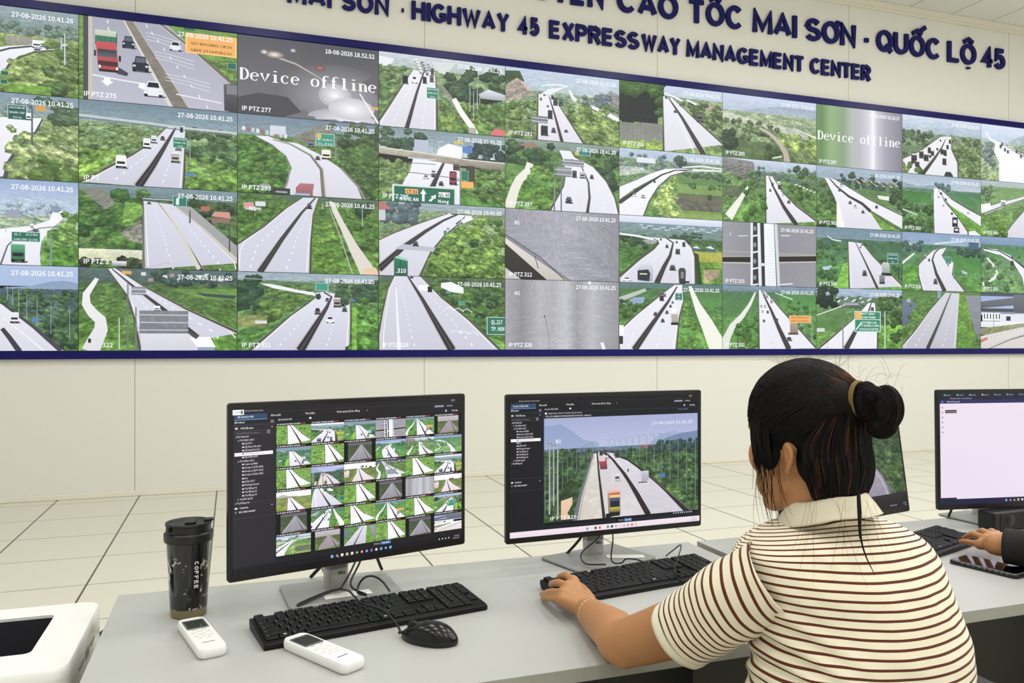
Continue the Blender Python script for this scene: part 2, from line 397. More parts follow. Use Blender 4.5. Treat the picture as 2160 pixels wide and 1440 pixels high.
    def stamp(s, t='27-08-2026 10.41.25', cam=None, mark=None):
        if s.lod: return
        s.txt(t, 97, 11.5, 5.4, 'f4f6ff', 'r', w=36, off=.02)
        if cam: s.txt(cam, 3, 96, 5.4, 'f4f6ff', 'l', off=.02)
        if mark: s.txt(mark, 8, 22, 5, 'f4f6ff', 'l', off=.02)
    def land(s, hz, sky0='b9c8e4', sky1='a8bad6', far='7f97a2', near='5f8a34', amp=.75, mid=None):
        s.rect(0, 0, 100, hz+2, sky0, sky1); s.rect(0, hz, 100, 100, far, near, amp)
    def hill(s, pts, c0, c1=None, amp=.25): s.poly([(pts[0][0], 60)]+pts+[(pts[-1][0], 60)], c0, c1, amp, bands=4)
    def object(s, name, parent, loc=(0, 0, 0), rot=0, m=None):
        me = bpy.data.meshes.new(name); me.from_pydata(s.V, [], s.F)
        for nm, ty, key, d, n in (('pic', 'FLOAT_COLOR', 'color', s.C, 4), ('amp', 'FLOAT', 'value', s.A, 1), ('tex', 'FLOAT_VECTOR', 'vector', s.T, 3)):
            a = me.attributes.new(nm, ty, 'POINT'); a.data.foreach_set(key, np.array(d, dtype=np.float32).ravel())
        me.materials.append(m or M['pic']); o = link(name, me, parent, loc); return o

# ------------------------------------------------------------------ the forty camera feeds (column, row) of the video wall
GR, GD, GL, HZ = '6c9636', '3f6230', '8fb04e', '93a9b4'
def f00(p):
    p.rect(0, 0, 100, 32, '8fa3ae', '7f9696', .45); p.trees(30, (50, 18, 100, 32), 2, 3.5, '5f7a68', '7f978a')
    p.rect(0, 32, 100, 100, '93a964', '6d8f3c', .8); p.rect(58, 34, 74, 44, 'a09f90', None, .3)
    p.line([(50, 60), (60, 50), (72, 43), (88, 39), (104, 38)], 1, 1, 'e9ebf5')
    p.poly([(48, 52), (60, 46), (74, 42), (100, 40), (100, 43), (86, 45), (74, 49), (65, 57), (59, 68), (57, 76), (48, 90)], 'eef0f8', 'dcdce8')
    p.line([(48, 58), (60, 49), (72, 44), (84, 41.5), (101, 41)], 1.2, 1.2, '4c4f55'); p.line([(100, 44), (86, 46), (75, 50), (66, 58), (60, 68), (56, 80)], .8, 1.4, '4a5146')
    p.car(75.5, 45, 5, 9, 'eef0f4', 'truck'); p.car(79, 43, 3, 7, 'e8eaf0', 'truck'); p.car(76, 50, 4, 7, '9aa5a8', 'truck')
    p.trees(26, (57, 60, 78, 98), 2.5, 4.5, '8aa653', 'a9bd74', .8); p.trees(34, (82, 40, 101, 100), 3, 5, '4f6a3a', '6c8a4a', .8); p.rect(57, 90, 84, 100, '7fae2e', '6c9c28', .6)
    p.pole(92, 24, 62, .9, 'c8d0d4'); p.pole(90, 30, 44, 1.4, 'a8bccc'); p.pole(74, 8, 28, .4)
    p.sign(55, 76, 59.5, 81, lines=()); p.sign(55, 86, 59, 91); p.stamp('27-08-2026 10.41.26')
def f01(p):
    p.rect(0, 0, 100, 26, '7f97ac', '8aa2a8', .45); p.rect(0, 26, 100, 100, '8ea76a', '6f9038', .85)
    p.trees(20, (76, 6, 100, 28), 3, 5, '405a46', '5c7a58', .7); p.trees(12, (58, 12, 72, 26), 2, 4, '6f878e', '8aa0a4')
    p.poly([(48, 30), (78, 27), (79, 32), (75, 44), (66, 62), (60, 82), (57, 98), (48, 100)], 'f0f1f8', 'dfe0ec')
    p.line([(79, 28), (75, 44), (66, 60), (60, 80), (57.5, 100)], 1, 2.6, '4f5660'); p.line([(57, 60), (66, 52), (72, 44)], .4, .4, 'ffffff')
    p.trees(60, (60, 40, 101, 100), 2.5, 5, '7f9a52', 'b4c48e', .9); p.trees(8, (74, 74, 96, 100), 4, 7, '55783a', '6a8f3c')
    p.pole(73, 16, 58, 1.2, '5b6468'); p.sign(59, 14, 70, 31, '1b5d55', ('DAI DUNG XE', 'KHAN CAP', '500 m'))
    p.sign(75, 12, 81, 19, 'd09a3a', edge='d09a3a'); p.rect(75, 4, 81, 11, '2a6a60'); p.car(71, 30, 3, 8, 'e8eaf0', 'truck'); p.stamp()
def f02(p):
    p.rect(0, 0, 100, 46, '8fa8d2', 'c3d2ea', .15); p.hill([(0, 20), (60, 24), (72, 16), (86, 20), (100, 14)], 'a7bcd8', 'c6d4e8')
    p.trees(26, (55, 28, 90, 44), 2, 3, '9db2c8', 'b3c4d4', .4); p.rect(0, 42, 100, 100, 'a8bca4', '5f9030', .75)
    p.poly([(52, 70), (60, 66), (70, 56), (83, 46), (85, 36), (92, 34), (91, 44), (82, 60), (78.5, 72), (77.5, 86), (78, 101), (48, 101)], 'f3f5fb', 'e2e3ef')
    p.poly([(50, 60), (68, 55), (83, 52), (86, 54), (70, 58), (60, 67), (52, 76)], 'eff1f7'); p.line([(55, 101), (59, 78), (66, 64), (78, 56), (88, 53)], 1.2, .6, '6b7078')
    p.trees(46, (80, 34, 101, 100, [(90, 36), (85, 56), (80, 70), (80, 100)], 'r'), 2.5, 5, '55863a', '7aa84a', .8); p.rect(80, 78, 100, 100, '5f9b2a', '4f8a22', .8)
    p.pole(84, 64, 100, 1.2, '7f929c'); p.pole(58, 34, 62, .4, '9fb0c4'); p.pole(73, 26, 52, .3, '9fb0c4'); p.pole(65, 12, 50, .3, '9fb0c4'); p.rect(58, 36, 66, 45, '9a9fb4')
    p.car(75, 62, 4.5, 5, '4a5668'); p.sign(61, 61, 78, 73, '14705a', ('QL.1      10.2 Km', 'DONG GIAO  22.1 Km')); p.car(65, 96, 8, 20, '2f7a4a', 'truck'); p.rect(61, 76, 69, 85, '4fae78', '3a8a5c'); p.stamp()
    p.ell(87, 33, 3, 4, '7f94ae'); p.car(73, 56, 2, 5, 'f4f6fa', 'truck')
def f03(p):
    p.rect(0, 0, 100, 24, 'a8bbe0', '9db6dc'); p.hill([(57, 26), (72, 24), (84, 18), (92, 17), (101, 20)], '7f9abc', '8aa2bc', .1)
    p.rect(0, 27, 100, 100, '4c6672', '4f7a34', .8); p.trees(70, (55, 30, 101, 96), 2, 4.5, '2f5040', '4f7a44', .75)
    p.poly([(48, 44), (57, 46), (66, 58), (76, 74), (92, 101), (48, 101)], 'e6e6f0', 'd6d5e2'); p.line([(56, 45), (64, 57), (74, 72), (90, 100)], 1, 3, '4a4750')
    p.line([(56, 74), (60, 84), (66, 101)], 2.5, 3.5, '3f3b46'); p.line([(56, 60), (68, 80), (80, 100)], .3, .6, 'fbfbff')
    for i, u in enumerate((59, 62, 65.5, 70, 76, 84, 95)): p.pole(u, 18+i*5, 40+i*8, .35, 'a0b0bc', -1.5 if i % 2 else 0)
    p.car(63, 67, 5, 12, 'e4e6ee', 'truck'); p.rect(73, 62, 77, 66, '3a78b8'); p.stamp()
def f10(p):
    p.rect(0, 0, 100, 100, '6f9a3c', '5f8a2a', .8); p.poly([(3, 0), (55, 0), (101, 70), (101, 101), (5, 101)], 'a4a5b6', 'b7b7c8')
    p.rect(2.5, 0, 6, 100, '4a4c52'); p.rect(5.5, 0, 8, 100, 'c4bfb2')
    p.line([(50, 0), (70, 26), (100, 70)], 1.5, 3.6, '6e6a64'); p.line([(49, 0), (69, 26), (99, 71)], .6, 1, 'c8c6c0')
    p.poly([(27, 0), (33, 0), (69, 101), (57, 101)], '8d857c', '7a736c', .2); p.line([(27, 0), (57, 101)], 1, 2.4, 'd6d4cc'); p.line([(33, 0), (69, 101)], .5, 1.4, 'bdb8ae')
    for i in range(9): p.line([(17+i*.5, 2+i*9-i*i*.2), (17.4+i*.5, 6+i*9-i*i*.2)], .6, .9, 'eceef6')
    for i in range(10): v = 2+i*8+i*i*.25; p.line([(40+v*.42, v), (41+v*.42, v+3.5)], .5, .9, 'eef0f8')
    for j, v in enumerate((12, 34, 60)):
        for k in range(3): p.line([(38+v*.25, v+k*4), (46+v*.3, v+2+k*4), (58+v*.4, v+7+k*5)], .4, .5, 'd8d8e6')
    p.line([(8, 70), (24, 73), (44, 76)], 1, 1, 'e6e6f0'); p.line([(60, 84), (90, 90)], .8, .8, 'e6e6f0')
    p.poly([(15, 72), (19, 72), (19, 76), (21, 76), (17, 82), (13, 76), (15, 76)], 'f4f4fa'); p.poly([(37, 74), (40, 74), (41, 80), (39, 82), (36, 80)], 'f4f4fa')
    p.poly([(22, 56), (30, 64), (29, 68), (23, 66)], '3e3f4e')
    p.rect(9.6, 17, 23, 33, '1f5f4c'); p.rect(9.6, 15, 22.5, 22, 'cfd8c4', 'b8c4ac')
    for i in range(9): p.rect(10+i*1.4, 22, 10.5+i*1.4, 29, '3a9a72')
    p.poly([(10, 29), (22.6, 29), (24, 62), (11.5, 62)], 'c42232', 'a91a2c'); p.rect(11.2, 38, 22.6, 47, '2a3440', '55606c'); p.rect(11.4, 52, 23.4, 58, '4a2028'); p.ell(12.4, 59, .8, 2, 'f0e8d8'); p.ell(23, 60, .8, 2, 'f0e8d8'); p.rect(9, 40, 10.2, 47, '26262c'); p.rect(24, 44, 25.4, 51, '26262c'); p.rect(12, 62, 23.6, 65, '1a1a20')
    p.car(30, 33, 7.5, 14, '25304a'); p.car(37.5, 60, 10, 18, '20283c'); p.car(45.5, 89, 11.5, 18, 'e8eaf2'); p.car(59.5, 30, 7, 11, 'e4e6ee')
    p.poly([(91, 66), (100, 63), (100, 101), (91.5, 99)], '5f5f66', '3c3a40'); p.rect(93, 66, 100, 78, '7c7e88')
    p.trees(16, (76, 34, 101, 66, [(76, 30), (101, 68)], 'r'), 2, 4, '5f8a36', '86aa4a'); p.sign(66, 6, 99.6, 31, 'f0a321', ('', 'GIU KHOANG CACH', 'SAFE STOPPING DI'), '3a2c18', edge='fbc54e')
    p.sign(93.5, 38, 99.5, 46); p.rect(65, 0, 72, 3, '1b6a5a'); p.stamp(cam='IP PTZ 275')
def f11(p):
    p.rect(0, 0, 100, 26, '6c8698', '86a0ae', .3); p.rect(0, 25, 100, 100, '7f9a72', '6f9f30', .85)
    p.trees(26, (0, 26, 40, 60), 2, 5, '5f7f4e', '83a060', .8); p.trees(20, (68, 26, 101, 60), 3, 6, '3f5f40', '5f8250', .8)
    p.road([(55, 24), (43, 48), (33, 62), (21, 76), (1, 99)], [(66, 22), (65.5, 50), (65, 80), (64.5, 101)], med=[(60, 24), (52, 52), (45, 75), (36, 101)], mw=(1, 5))
    p.line([(0, 19), (40, 22), (70, 25), (101, 26)], 1.5, 1.6, 'c2cacb'); p.line([(0, 22), (40, 25), (70, 28), (101, 29)], .8, .8, '6f7f84'); p.pole(7, 22, 30, .8, 'a8b4b4'); p.pole(31, 25, 30, .8, 'a8b4b4')
    p.trees(26, (0, 62, 24, 100, [(30, 60), (2, 96)], 'l'), 3, 5, '6f9c30', '8cb83c', .85); p.trees(22, (70, 62, 101, 100), 3, 5, '5f9030', '7aa83c', .8)
    p.rect(3, 84, 62, 84.6, '5f6a60') if 0 else None
    p.car(25.5, 79, 6.5, 15, 'f0f2ea', 'truck'); p.car(41.5, 53, 4.5, 12, 'eef0f2', 'truck'); p.car(46, 46, 3.5, 9, 'd8dce4', 'truck'); p.car(51.5, 42, 3, 5, '5f4a4a'); p.car(59.5, 68, 5.5, 12, 'b4b4a8', 'truck'); p.car(61.5, 53, 4, 6, '6a6a70'); p.car(63.5, 30, 2, 6, '3c4450', 'dark')
    p.pole(69, 36, 70, .7); p.sign(58, 37, 67.5, 50, '128066', ('DAI DUNG', 'KHAN CAP', '500m')); p.rect(66, 80, 72, 84, '3f7fb4'); p.stamp(cam='IP PT')
def f12(p):
    p.rect(0, 0, 100, 22, '7b94a4', '5f7a72', .4); p.rect(0, 14, 100, 100, '4f6a48', '5a8038', .85)
    p.trees(46, (0, 8, 40, 74), 4, 8, '2f5a2c', '5a8a3a', .8); p.poly([(0, 6), (14, 4), (22, 22), (16, 30)], '85887e', None, .4); p.trees(22, (62, 10, 101, 70), 3, 7, '2c4634', '46663c', .8)
    p.poly([(25, 58), (38, 40), (39, 70), (30, 66)], '8f8f86', None, .8); p.rect(0, 78, 39, 92, 'dfe2cc', 'c9cda0', .2); p.trees(8, (0, 90, 39, 101), 3, 5, '2b3a2a', '4a5c38', .8); p.rect(20, 92, 29, 98, 'e8eaf0', '8a8f98')
    p.poly([(28, 20), (38, 22), (40, 34), (26, 48)], '74a83a', None, .6)
    p.road([(39.5, 17), (39.8, 60), (40, 101)], [(58, 20), (76, 46), (101, 90)], 'dfe0ec', 'd0d0e0', med=[(49, 19), (60, 46), (77, 101)], mw=(.6, 2.2), mc='55525a', lip='c8c4b8', lanes=True)
    p.poly([(59, 20), (70, 22), (101, 70), (101, 92), (76, 47)], 'a7a9ac', '9a9ca0'); p.line([(49.5, 19), (61, 48), (75, 99)], .6, 3, 'd4d0c4'); p.line([(58, 20), (76, 46), (101, 89)], .8, 3, 'ccc7bb')
    p.line([(39.3, 18), (39.5, 100)], .8, 1.8, '6f7270'); p.rect(38, 13, 60, 16, '4d5a66'); p.rect(39, 14, 58, 15, 'cfd8e0'); p.sign(58, 9, 67, 22, '157a6a'); p.rect(60, 12, 62, 20, 'dfeee8')
    p.rect(76, 20, 82, 26, 'b05a4c'); p.poly([(83, 32), (85, 26), (95, 26), (96, 34)], 'd08a7a'); p.rect(83, 34, 95, 40, '8f6a60'); p.pole(69, 26, 42, 1, '4a4f55'); p.pole(95, 40, 76, 1, '4a4f55')
    p.car(43, 21, 2.6, 3, '4a5058'); p.line([(40, 100), (49, 95), (58, 91)], .5, .5, 'b4b8c4'); p.stamp(cam='IP PTZ 3')
def f13(p):
    p.rect(0, 0, 100, 22, '5a7278', '466252', .6); p.rect(0, 18, 100, 100, '4f6f3c', '5f9426', .7)
    for i in range(14): p.rect(38+i*4.5, 4+(i*7) % 9, 41+i*4.5, 8+(i*7) % 9, ['d8dce0', 'b48a84', 'c8ccd4'][i % 3])
    p.trees(26, (45, 2, 101, 18), 2, 3, '34504a', '4c6a5a'); p.poly([(55, 24), (101, 22), (101, 36), (80, 36)], '5c8c34', '6a9c36', .3); p.poly([(72, 28), (100, 31), (98, 35), (78, 32)], '3c4c52')
    p.poly([(10, 12), (8, 22), (3, 34), (2, 44), (6, 54), (12, 62), (14, 72), (10, 84), (4, 101), (1, 101), (12, 101), (14, 90), (16, 74), (15, 62), (9, 50), (6, 40), (7, 30), (12, 14)], 'e6e8e4', 'd9d9de') if 0 else p.line([(11, 13), (8, 22), (4.5, 32), (4.5, 44), (8, 54), (13, 63), (13.5, 74), (10, 88), (7, 101)], 2.4, 11, 'f0f0ee', 'dddde2')
    p.trees(16, (14, 20, 20, 50), 2, 3, '4f7a3a', '6c9a42'); p.road([(17.6, 1), (24, 18), (30, 34), (34, 60), (38, 101)], [(22, 0), (40, 22), (66, 48), (101, 78)], med=[(20, 1), (32, 20), (50, 46), (74, 84)], mw=(.6, 3.5))
    p.rect(26, 3, 32, 7, 'e0a020'); p.gantry(32, 22, 41, 32, 1); p.gantry(37, 51, 68, 79, 2, '85868f'); p.car(48, 51, 4, 6, 'f0f2f6', 'truck')
    p.poly([(38, 80), (67, 79), (86, 101), (38, 101)], 'dcdce6', 'cfcfdb'); p.poly([(69, 84), (82, 83), (86, 96), (74, 97)], 'fbfcff', 'f0f2f6'); p.rect(74, 96, 85, 101, '8fa4b4'); p.line([(68, 76), (74, 84)], 2, 3, '4a4a50')
    p.ell(6.5, 88, 1, 3, '35353a'); p.line([(24.5, 60), (24.5, 98)], .6, .8, 'c8d0c4'); p.pole(101, 10, 36, .5); p.stamp(); p.txt('322', 14, 96, 5.4, 'f4f6ff') if not p.lod else None
def f20(p):
    p.rect(0, 0, 100, 100, '55565c', '747278'); p.glow(70, 70, 45, 45, 'b4b3bd', '66656b'); p.poly([(0, 80), (14, 72), (34, 74), (44, 92), (30, 101), (0, 101)], '4a4a4e')
    p.glow(78, 96, 30, 14, 'f6f6ff', 'a6a6b0'); p.glow(68, 66, 12, 16, 'ffffff', 'aeadb8'); p.glow(80, 82, 17, 15, 'ffffff', 'c2c2cc'); p.line([(86, 60), (100, 98)], 1, 1.6, 'eceaf4'); p.line([(22, 22), (40, 30), (56, 44), (66, 54)], 1.5, .6, 'b8a9a2')
    p.glow(25, 21, 7, 5, 'fff6ec', '6a5c58'); p.glow(18, 19, 3, 3.4, 'ffffff', '605f64'); p.glow(38, 13, 2.4, 3, 'eef0ff', '5a5b60'); p.glow(57, 32, 4, 4, 'd0603a', '5c5a5e'); p.rect(95, 76, 100, 80, 'd89a4a')
    p.stamp('18-08-2026 18.52.52', 'IP PTZ 277'); offline(p, 1, 57, 98, .14)
def f21(p):
    p.rect(0, 0, 100, 30, '6f86a0', '8ba0a4', .35); p.rect(0, 26, 100, 100, '5f7f48', '5c8a2c', .8); p.poly([(36, 26), (58, 6), (64, 8), (70, 24), (52, 34)], '8b8a80', '7d8074', .4); p.trees(20, (66, 4, 101, 30), 3, 5, '3c5238', '5a7444')
    p.trees(70, (0, 26, 36, 100), 3, 6.5, '3c6a2c', '5f8f38', .75); p.trees(60, (72, 30, 101, 100), 3, 6, '405f34', '5f8440', .7)
    p.poly([(12, 27), (20, 26), (40, 36), (54, 48), (60, 66), (61, 101), (30, 101), (34, 84), (37, 66), (33, 50), (24, 37)], 'e4e4f0', 'd6d5e2'); p.poly([(34, 31), (42, 33), (57, 45), (71, 60), (84, 84), (88, 101), (61, 101), (59, 66), (52, 47), (40, 36)], 'e6e6f2', 'd4d3e0')
    p.line([(24, 30), (36, 34), (50, 46), (58, 64), (60, 101)], 1.2, 3.4, '7d7870'); p.line([(24, 30), (37, 34), (51, 46), (59.4, 64), (61.5, 101)], .6, 1, 'c8c4ba')
    p.line([(36, 66), (34, 84), (30, 101)], 1, 1.6, '8f8d84'); p.line([(24, 38), (33, 50), (37, 66)], .5, 1, '8f8d84'); p.line([(72, 60), (85, 84), (90, 101)], 1, 1.8, '8f8d84')
    for i in range(10): p.rect(3+i*3.2, 16+i*.6, 5+i*3.2, 21+i*.7, ['dfe3ea', 'a85a58', 'c4cad2'][i % 3])
    p.rect(22, 12, 33, 23, 'cdd6e2'); p.car(50.5, 36, 4.6, 9, '7a7f88', 'dark'); p.car(61.5, 50, 6.5, 12, 'ece8da', 'truck'); p.car(55.5, 52, 3.4, 5, '3a3c44'); p.pole(68.5, 18, 50, .8); p.sign(54, 17, 67.5, 33, '23987a', ('', 'N.GIAO', 'TL.512')); p.rect(55, 18, 58, 24, 'e8b020')
    p.rect(24, 92, 36, 100, '3a3c42'); p.rect(26, 96, 34, 98, 'a8acb4'); p.poly([(40, 90), (43, 84), (53, 84), (52, 94), (52, 101), (40, 101)], 'b06a70', '9a4c52'); p.rect(39, 97, 50, 100, '8fb0d0'); p.rect(15, 88, 22, 94, '9a9ca0'); p.stamp(cam='IP PTZ 293')
def f22(p):
    p.rect(0, 0, 100, 12, '5a7264', '4f7038', .5); p.rect(0, 8, 100, 100, '557c34', '5f9422', .7); p.trees(40, (0, 2, 40, 60, [(48, 2), (0, 62)], 'l'), 2.5, 4.5, '3c6428', '5f8f34', .75)
    p.rect(4, 12, 11, 19, 'd88a92'); p.rect(12, 10, 19, 16, 'd8dce4'); p.rect(5, 18, 16, 21, 'c8c4c4')
    p.road([(45, 2), (34, 16), (18, 42), (0, 66), (0, 101)], [(56, 1), (52, 24), (50.5, 60), (50, 101)], 'dfe0ec', 'd2d2e2', med=[(54, 1), (44, 22), (30, 58), (15, 101)], mw=(.8, 4), mc='3a3838', lip='a4a290')
    p.trees(26, (56, 10, 75, 101), 2, 4, '5a8a24', '72a034', .7); p.trees(40, (76, 8, 101, 80), 2.5, 5, '47722c', '5f9034', .75); p.ell(59, 20, 2.6, 5, '3c6428', .6); p.trees(8, (84, 8, 94, 18), 3, 4.5, '2f4f34', '44663c')
    p.poly([(64, 4), (67, 6), (74, 30), (84, 60), (101, 101), (87, 101), (78, 66), (71, 36), (66, 18)], 'e0dcd4', 'dcd4c8'); p.poly([(89, 92), (98, 90), (101, 101), (88, 101)], 'e6c49a'); p.line([(64, 14), (72, 52), (81, 101)], .5, .9, 'b4bcb4')
    p.pole(88, 10, 36, .6, 'b8c0c0'); p.pole(59, 8, 16, .5, 'e0e4e4'); p.car(49.5, 16, 3.6, 7, '2c2e34'); p.stamp(mark='N1'); p.pole(77, 8, 20, .5)
def f23(p):
    p.rect(0, 0, 100, 12, '93a9bc', 'a9bac6', .5); p.rect(0, 10, 100, 100, '5f7f58', '4f8c26', .8); p.trees(20, (0, 8, 16, 44), 4, 8, '2c4a3a', '3f6444', .7); p.trees(50, (14, 20, 50, 60, [(54, 26), (38, 46), (10, 90)], 'l'), 2.5, 4.5, '3f6a34', '6a9038', .75)
    p.rect(0, 55, 20, 70, '8f9a5c', '7f8a4a', .5); p.rect(12, 62, 20, 66, 'd8dcd8'); p.line([(0, 8), (60, 12), (101, 10)], .6, .6, '8fa4ae')
    p.poly([(15, 14), (24, 15), (40, 21), (54, 25), (54, 29), (40, 25), (24, 20)], 'eceef4')
    p.road([(54, 25), (55, 30), (49, 39), (36, 56), (20, 82), (8, 101)], [(62, 23), (74, 27), (79, 36), (79.4, 60), (79, 101)], med=[(60, 24), (65.5, 30), (62, 44), (54, 68), (43, 101)], mw=(1, 6))
    p.trees(30, (70, 8, 101, 36), 2.5, 4.5, '35523e', '4a6a48'); p.trees(46, (82, 32, 101, 101), 2.5, 5.5, '3f7424', '62a032', .8); p.rect(80.5, 44, 84, 101, '74b02c', None, .5)
    p.sign(54, 12, 63, 22, '1f9a86'); p.pole(57, 20, 32, .8); p.pole(63.5, 8, 28, .5); p.ell(56, 30, 2, 4, '2c4634'); p.car(55.5, 53, 4.2, 8, '5a5058'); p.car(62.5, 36, 3, 4.6, '66646c'); p.car(69.5, 43, 5, 12, 'a39a90', 'truck'); p.car(74, 42, 3, 6, '24242c'); p.car(75, 49, 3.6, 6, '3a3a44'); p.car(64.5, 64, 5.2, 8, 'f4f4f8'); p.rect(79.6, 33, 83, 36, '3a6ea8'); p.stamp(cam='IP PTZ 321')
def f30(p):
    p.rect(0, 0, 100, 30, 'c8d2e0', 'a4b4ac', .35); p.rect(0, 18, 100, 100, '7f9a72', '5f8a34', .8); p.poly([(0, 6), (12, 8), (8, 18), (0, 20)], 'e8ecf2'); p.poly([(40, 6), (60, 4), (52, 22), (46, 20)], 'd4dcdc')
    p.trees(30, (0, 16, 26, 60, [(30, 20), (12, 60)], 'l'), 2.5, 5, '5c7a50', '7c9860', .7); p.trees(44, (52, 8, 101, 50), 3, 6, '34503c', '506e4c', .7)
    p.road([(26, 20), (17, 46), (8, 72), (0, 94), (0, 101)], [(43, 20), (44, 46), (44.5, 101)], 'f2f3fa', 'dfdde8', med=[(35, 18), (29, 50), (21, 101)], mw=(.8, 3))
    for i in range(14): p.car(28+(i*5) % 14, 10+i*1.2, 2.4, 5, ['e8eaf0', '9aa2ae', 'c8ccd8'][i % 3], 'truck')
    p.car(20, 40, 4, 11, '20242a', 'dark'); p.car(27, 38, 4, 9, 'f4f6fa'); p.car(35, 37, 3, 9, '2c3036', 'dark'); p.car(40.5, 34, 3, 9, '6f6660', 'dark'); p.car(41, 24, 2.4, 9, '55585c', 'dark')
    p.line([(47, 36), (56, 56), (68, 84)], 3, 5, '8e9084', None, .3); p.trees(34, (48, 60, 74, 101), 2.5, 4.5, '5f7f38', '7f9c50', .8); p.line([(58, 54), (64, 72), (72, 90), (76, 101)], 4, 5, 'f2f2ec')
    for u, v in ((71, 30), (74, 40), (77, 26), (79, 46), (89, 60)): p.pole(u, v, v+40, .6, 'c0c8c0')
    p.poly([(78, 44), (86, 36), (101, 42), (101, 50), (80, 50)], 'dfe4ee', 'a4aab4'); p.trees(20, (80, 60, 101, 96), 3, 5, '4c6a3a', '66863e'); p.poly([(88, 96), (92, 90), (101, 92), (101, 101), (88, 101)], 'd85a62'); p.rect(70, 92, 76, 101, 'b4b0a4')
    p.pole(46, 38, 80, .6); p.sign(36.5, 42, 45.5, 57, '178068', ('DAI DUNG', 'KHAN CAP', '500m')); p.stamp('27-08-2026 10.41.25')
def f31(p):
    p.rect(0, 0, 100, 34, '7f98a0', 'a8bccc', .5); p.trees(20, (0, 2, 34, 30), 3, 5, '3f5a48', '55725c'); p.trees(26, (70, 12, 101, 34), 3, 4.5, '2f4448', '44605a'); p.rect(27, 14, 38, 32, 'b4bed0'); p.poly([(46, 24), (54, 16), (66, 20), (64, 36), (44, 34)], 'f2f4fa'); p.rect(65, 18, 73, 27, '3f74c4'); p.rect(58, 12, 66, 15, 'd8b83a'); p.rect(0, 48, 100, 100, '7a9458', '4f8c2c', .8)
    p.trees(26, (0, 46, 22, 90), 3, 5, '5a7a48', '7c9a58', .8); p.trees(22, (76, 46, 101, 90), 3, 5, '4c6c3a', '6f9440', .8)
    p.road([(26, 40), (24, 56), (18, 76), (10, 101)], [(62, 40), (63, 60), (63, 101)], 'f6f6fc', 'ecebf4', med=[(52, 36), (46, 58), (38, 90)], mw=(1, 4.5), rail=None); p.line([(0, 59), (30, 60), (63, 64)], .5, .5, '4a4f52')
    p.poly([(0, 28), (30, 31), (70, 36), (101, 37), (101, 48), (66, 46), (30, 40), (0, 37)], 'bfb9a8', '857f74', .2); p.line([(0, 28.5), (30, 31.5), (70, 36.5), (101, 37.5)], .9, .9, 'ddd8c8'); p.rect(22, 39, 44, 41, 'c4c8d0'); p.rect(22, 46, 44, 47, '7f848c')
    p.rect(68, 45, 75, 70, '4c4640'); p.car(42, 60, 3.4, 9, 'dcdce4', 'truck'); p.car(42, 64, 3.6, 5, '30343c'); p.car(36, 67, 4, 5, 'c8c8d0'); p.car(57.5, 72, 6, 18, '9c2c44', 'dark'); p.car(48, 75, 4, 6, '2a2a34'); p.car(60, 52, 5, 8, '6a4c4a', 'dark')
    p.line([(60, 66), (66, 67)], .6, .6, '55504c'); p.sign(64, 52, 70, 66, '197a5c'); p.sign(64, 67, 74, 76, 'f0a820', edge='f0a820'); p.pole(63, 44, 100, .7)
    p.sign(10, 77, 60, 106, '136b52', ()); p.rect(20, 82, 30, 89, 'f0a43a'); p.rect(46, 84, 55, 91, 'eef2ee')
    p.poly([(33, 98), (33, 88), (31.5, 88), (34, 81), (36.5, 88), (35, 88), (35, 98)], 'f4f8f4'); p.poly([(38, 97), (41, 92), (39.5, 91), (44, 88), (43.5, 94), (42.5, 93), (40, 98)], 'f4f8f4')
    if not p.lod: p.txt('CT.01', 25, 88, 4.4, '2a2a20', 'c', off=.02); p.txt('QL.45', 50.5, 90, 4.4, '20303a', 'c', off=.02); p.txt('NGHE AN', 23, 98.5, 4.6, 'f4f8f4', 'c', off=.02); p.txt('Nong', 50, 99, 4.6, 'f4f8f4', 'c', off=.02)
    p.stamp(cam='IP PTZ 295')
def f32(p):
    p.rect(0, 0, 100, 16, '9fb0bf', '8ea4a8', .5); p.rect(0, 10, 100, 100, '8aa07c', '5f9430', .8); p.trees(22, (0, 2, 30, 24), 3, 5, '4c6470', '6a8088'); p.poly([(0, 2), (4, 0), (9, 10), (0, 12)], 'b8686a'); p.rect(0, 12, 5, 26, 'c8ccd2')
    p.road([(54, 12), (28, 30), (12, 42), (0, 53), (0, 101)], [(74, 14), (61, 27), (50, 44), (40, 66), (31, 101)], 'f0f1f8', 'd6d6e4', med=[(62, 12), (50, 22), (36, 38), (18, 62), (0, 92)], mw=(1, 5), lanes=False)
    p.line([(56, 13), (68, 12), (66, 18), (60, 26)], .8, 1.2, '4a4c52'); p.poly([(18, 57), (44, 60), (43, 66), (12, 64)], 'bcbccb'); p.poly([(64, 20), (72, 15), (74, 18), (66, 25)], 'fafafc')
    p.trees(100, (40, 16, 101, 101, [(74, 14), (61, 30), (50, 46), (42, 66), (36, 100)], 'r'), 3, 6, '3f6c28', '86ac40', .9); p.ell(92, 14, 10, 4, '6f8a5c', .6)
    p.car(28, 59, 4.6, 6.5, '2e3038'); p.car(53.5, 36, 3, 4, 'dadae2'); p.sign(50, 36, 52.5, 43, '4a8a72'); p.poly([(11.5, 76), (22, 79), (22, 104), (11.5, 104)], '1d7a5a', '155c46'); p.poly([(11.5, 76), (14, 73), (22, 77), (22, 80)], '8fd4b4'); p.rect(16, 80, 16.6, 100, '0f4a38'); p.stamp('27-08-2026 10.43.00'); p.txt('.310', 13, 96, 5.4, 'ffffff', off=.02) if not p.lod else None
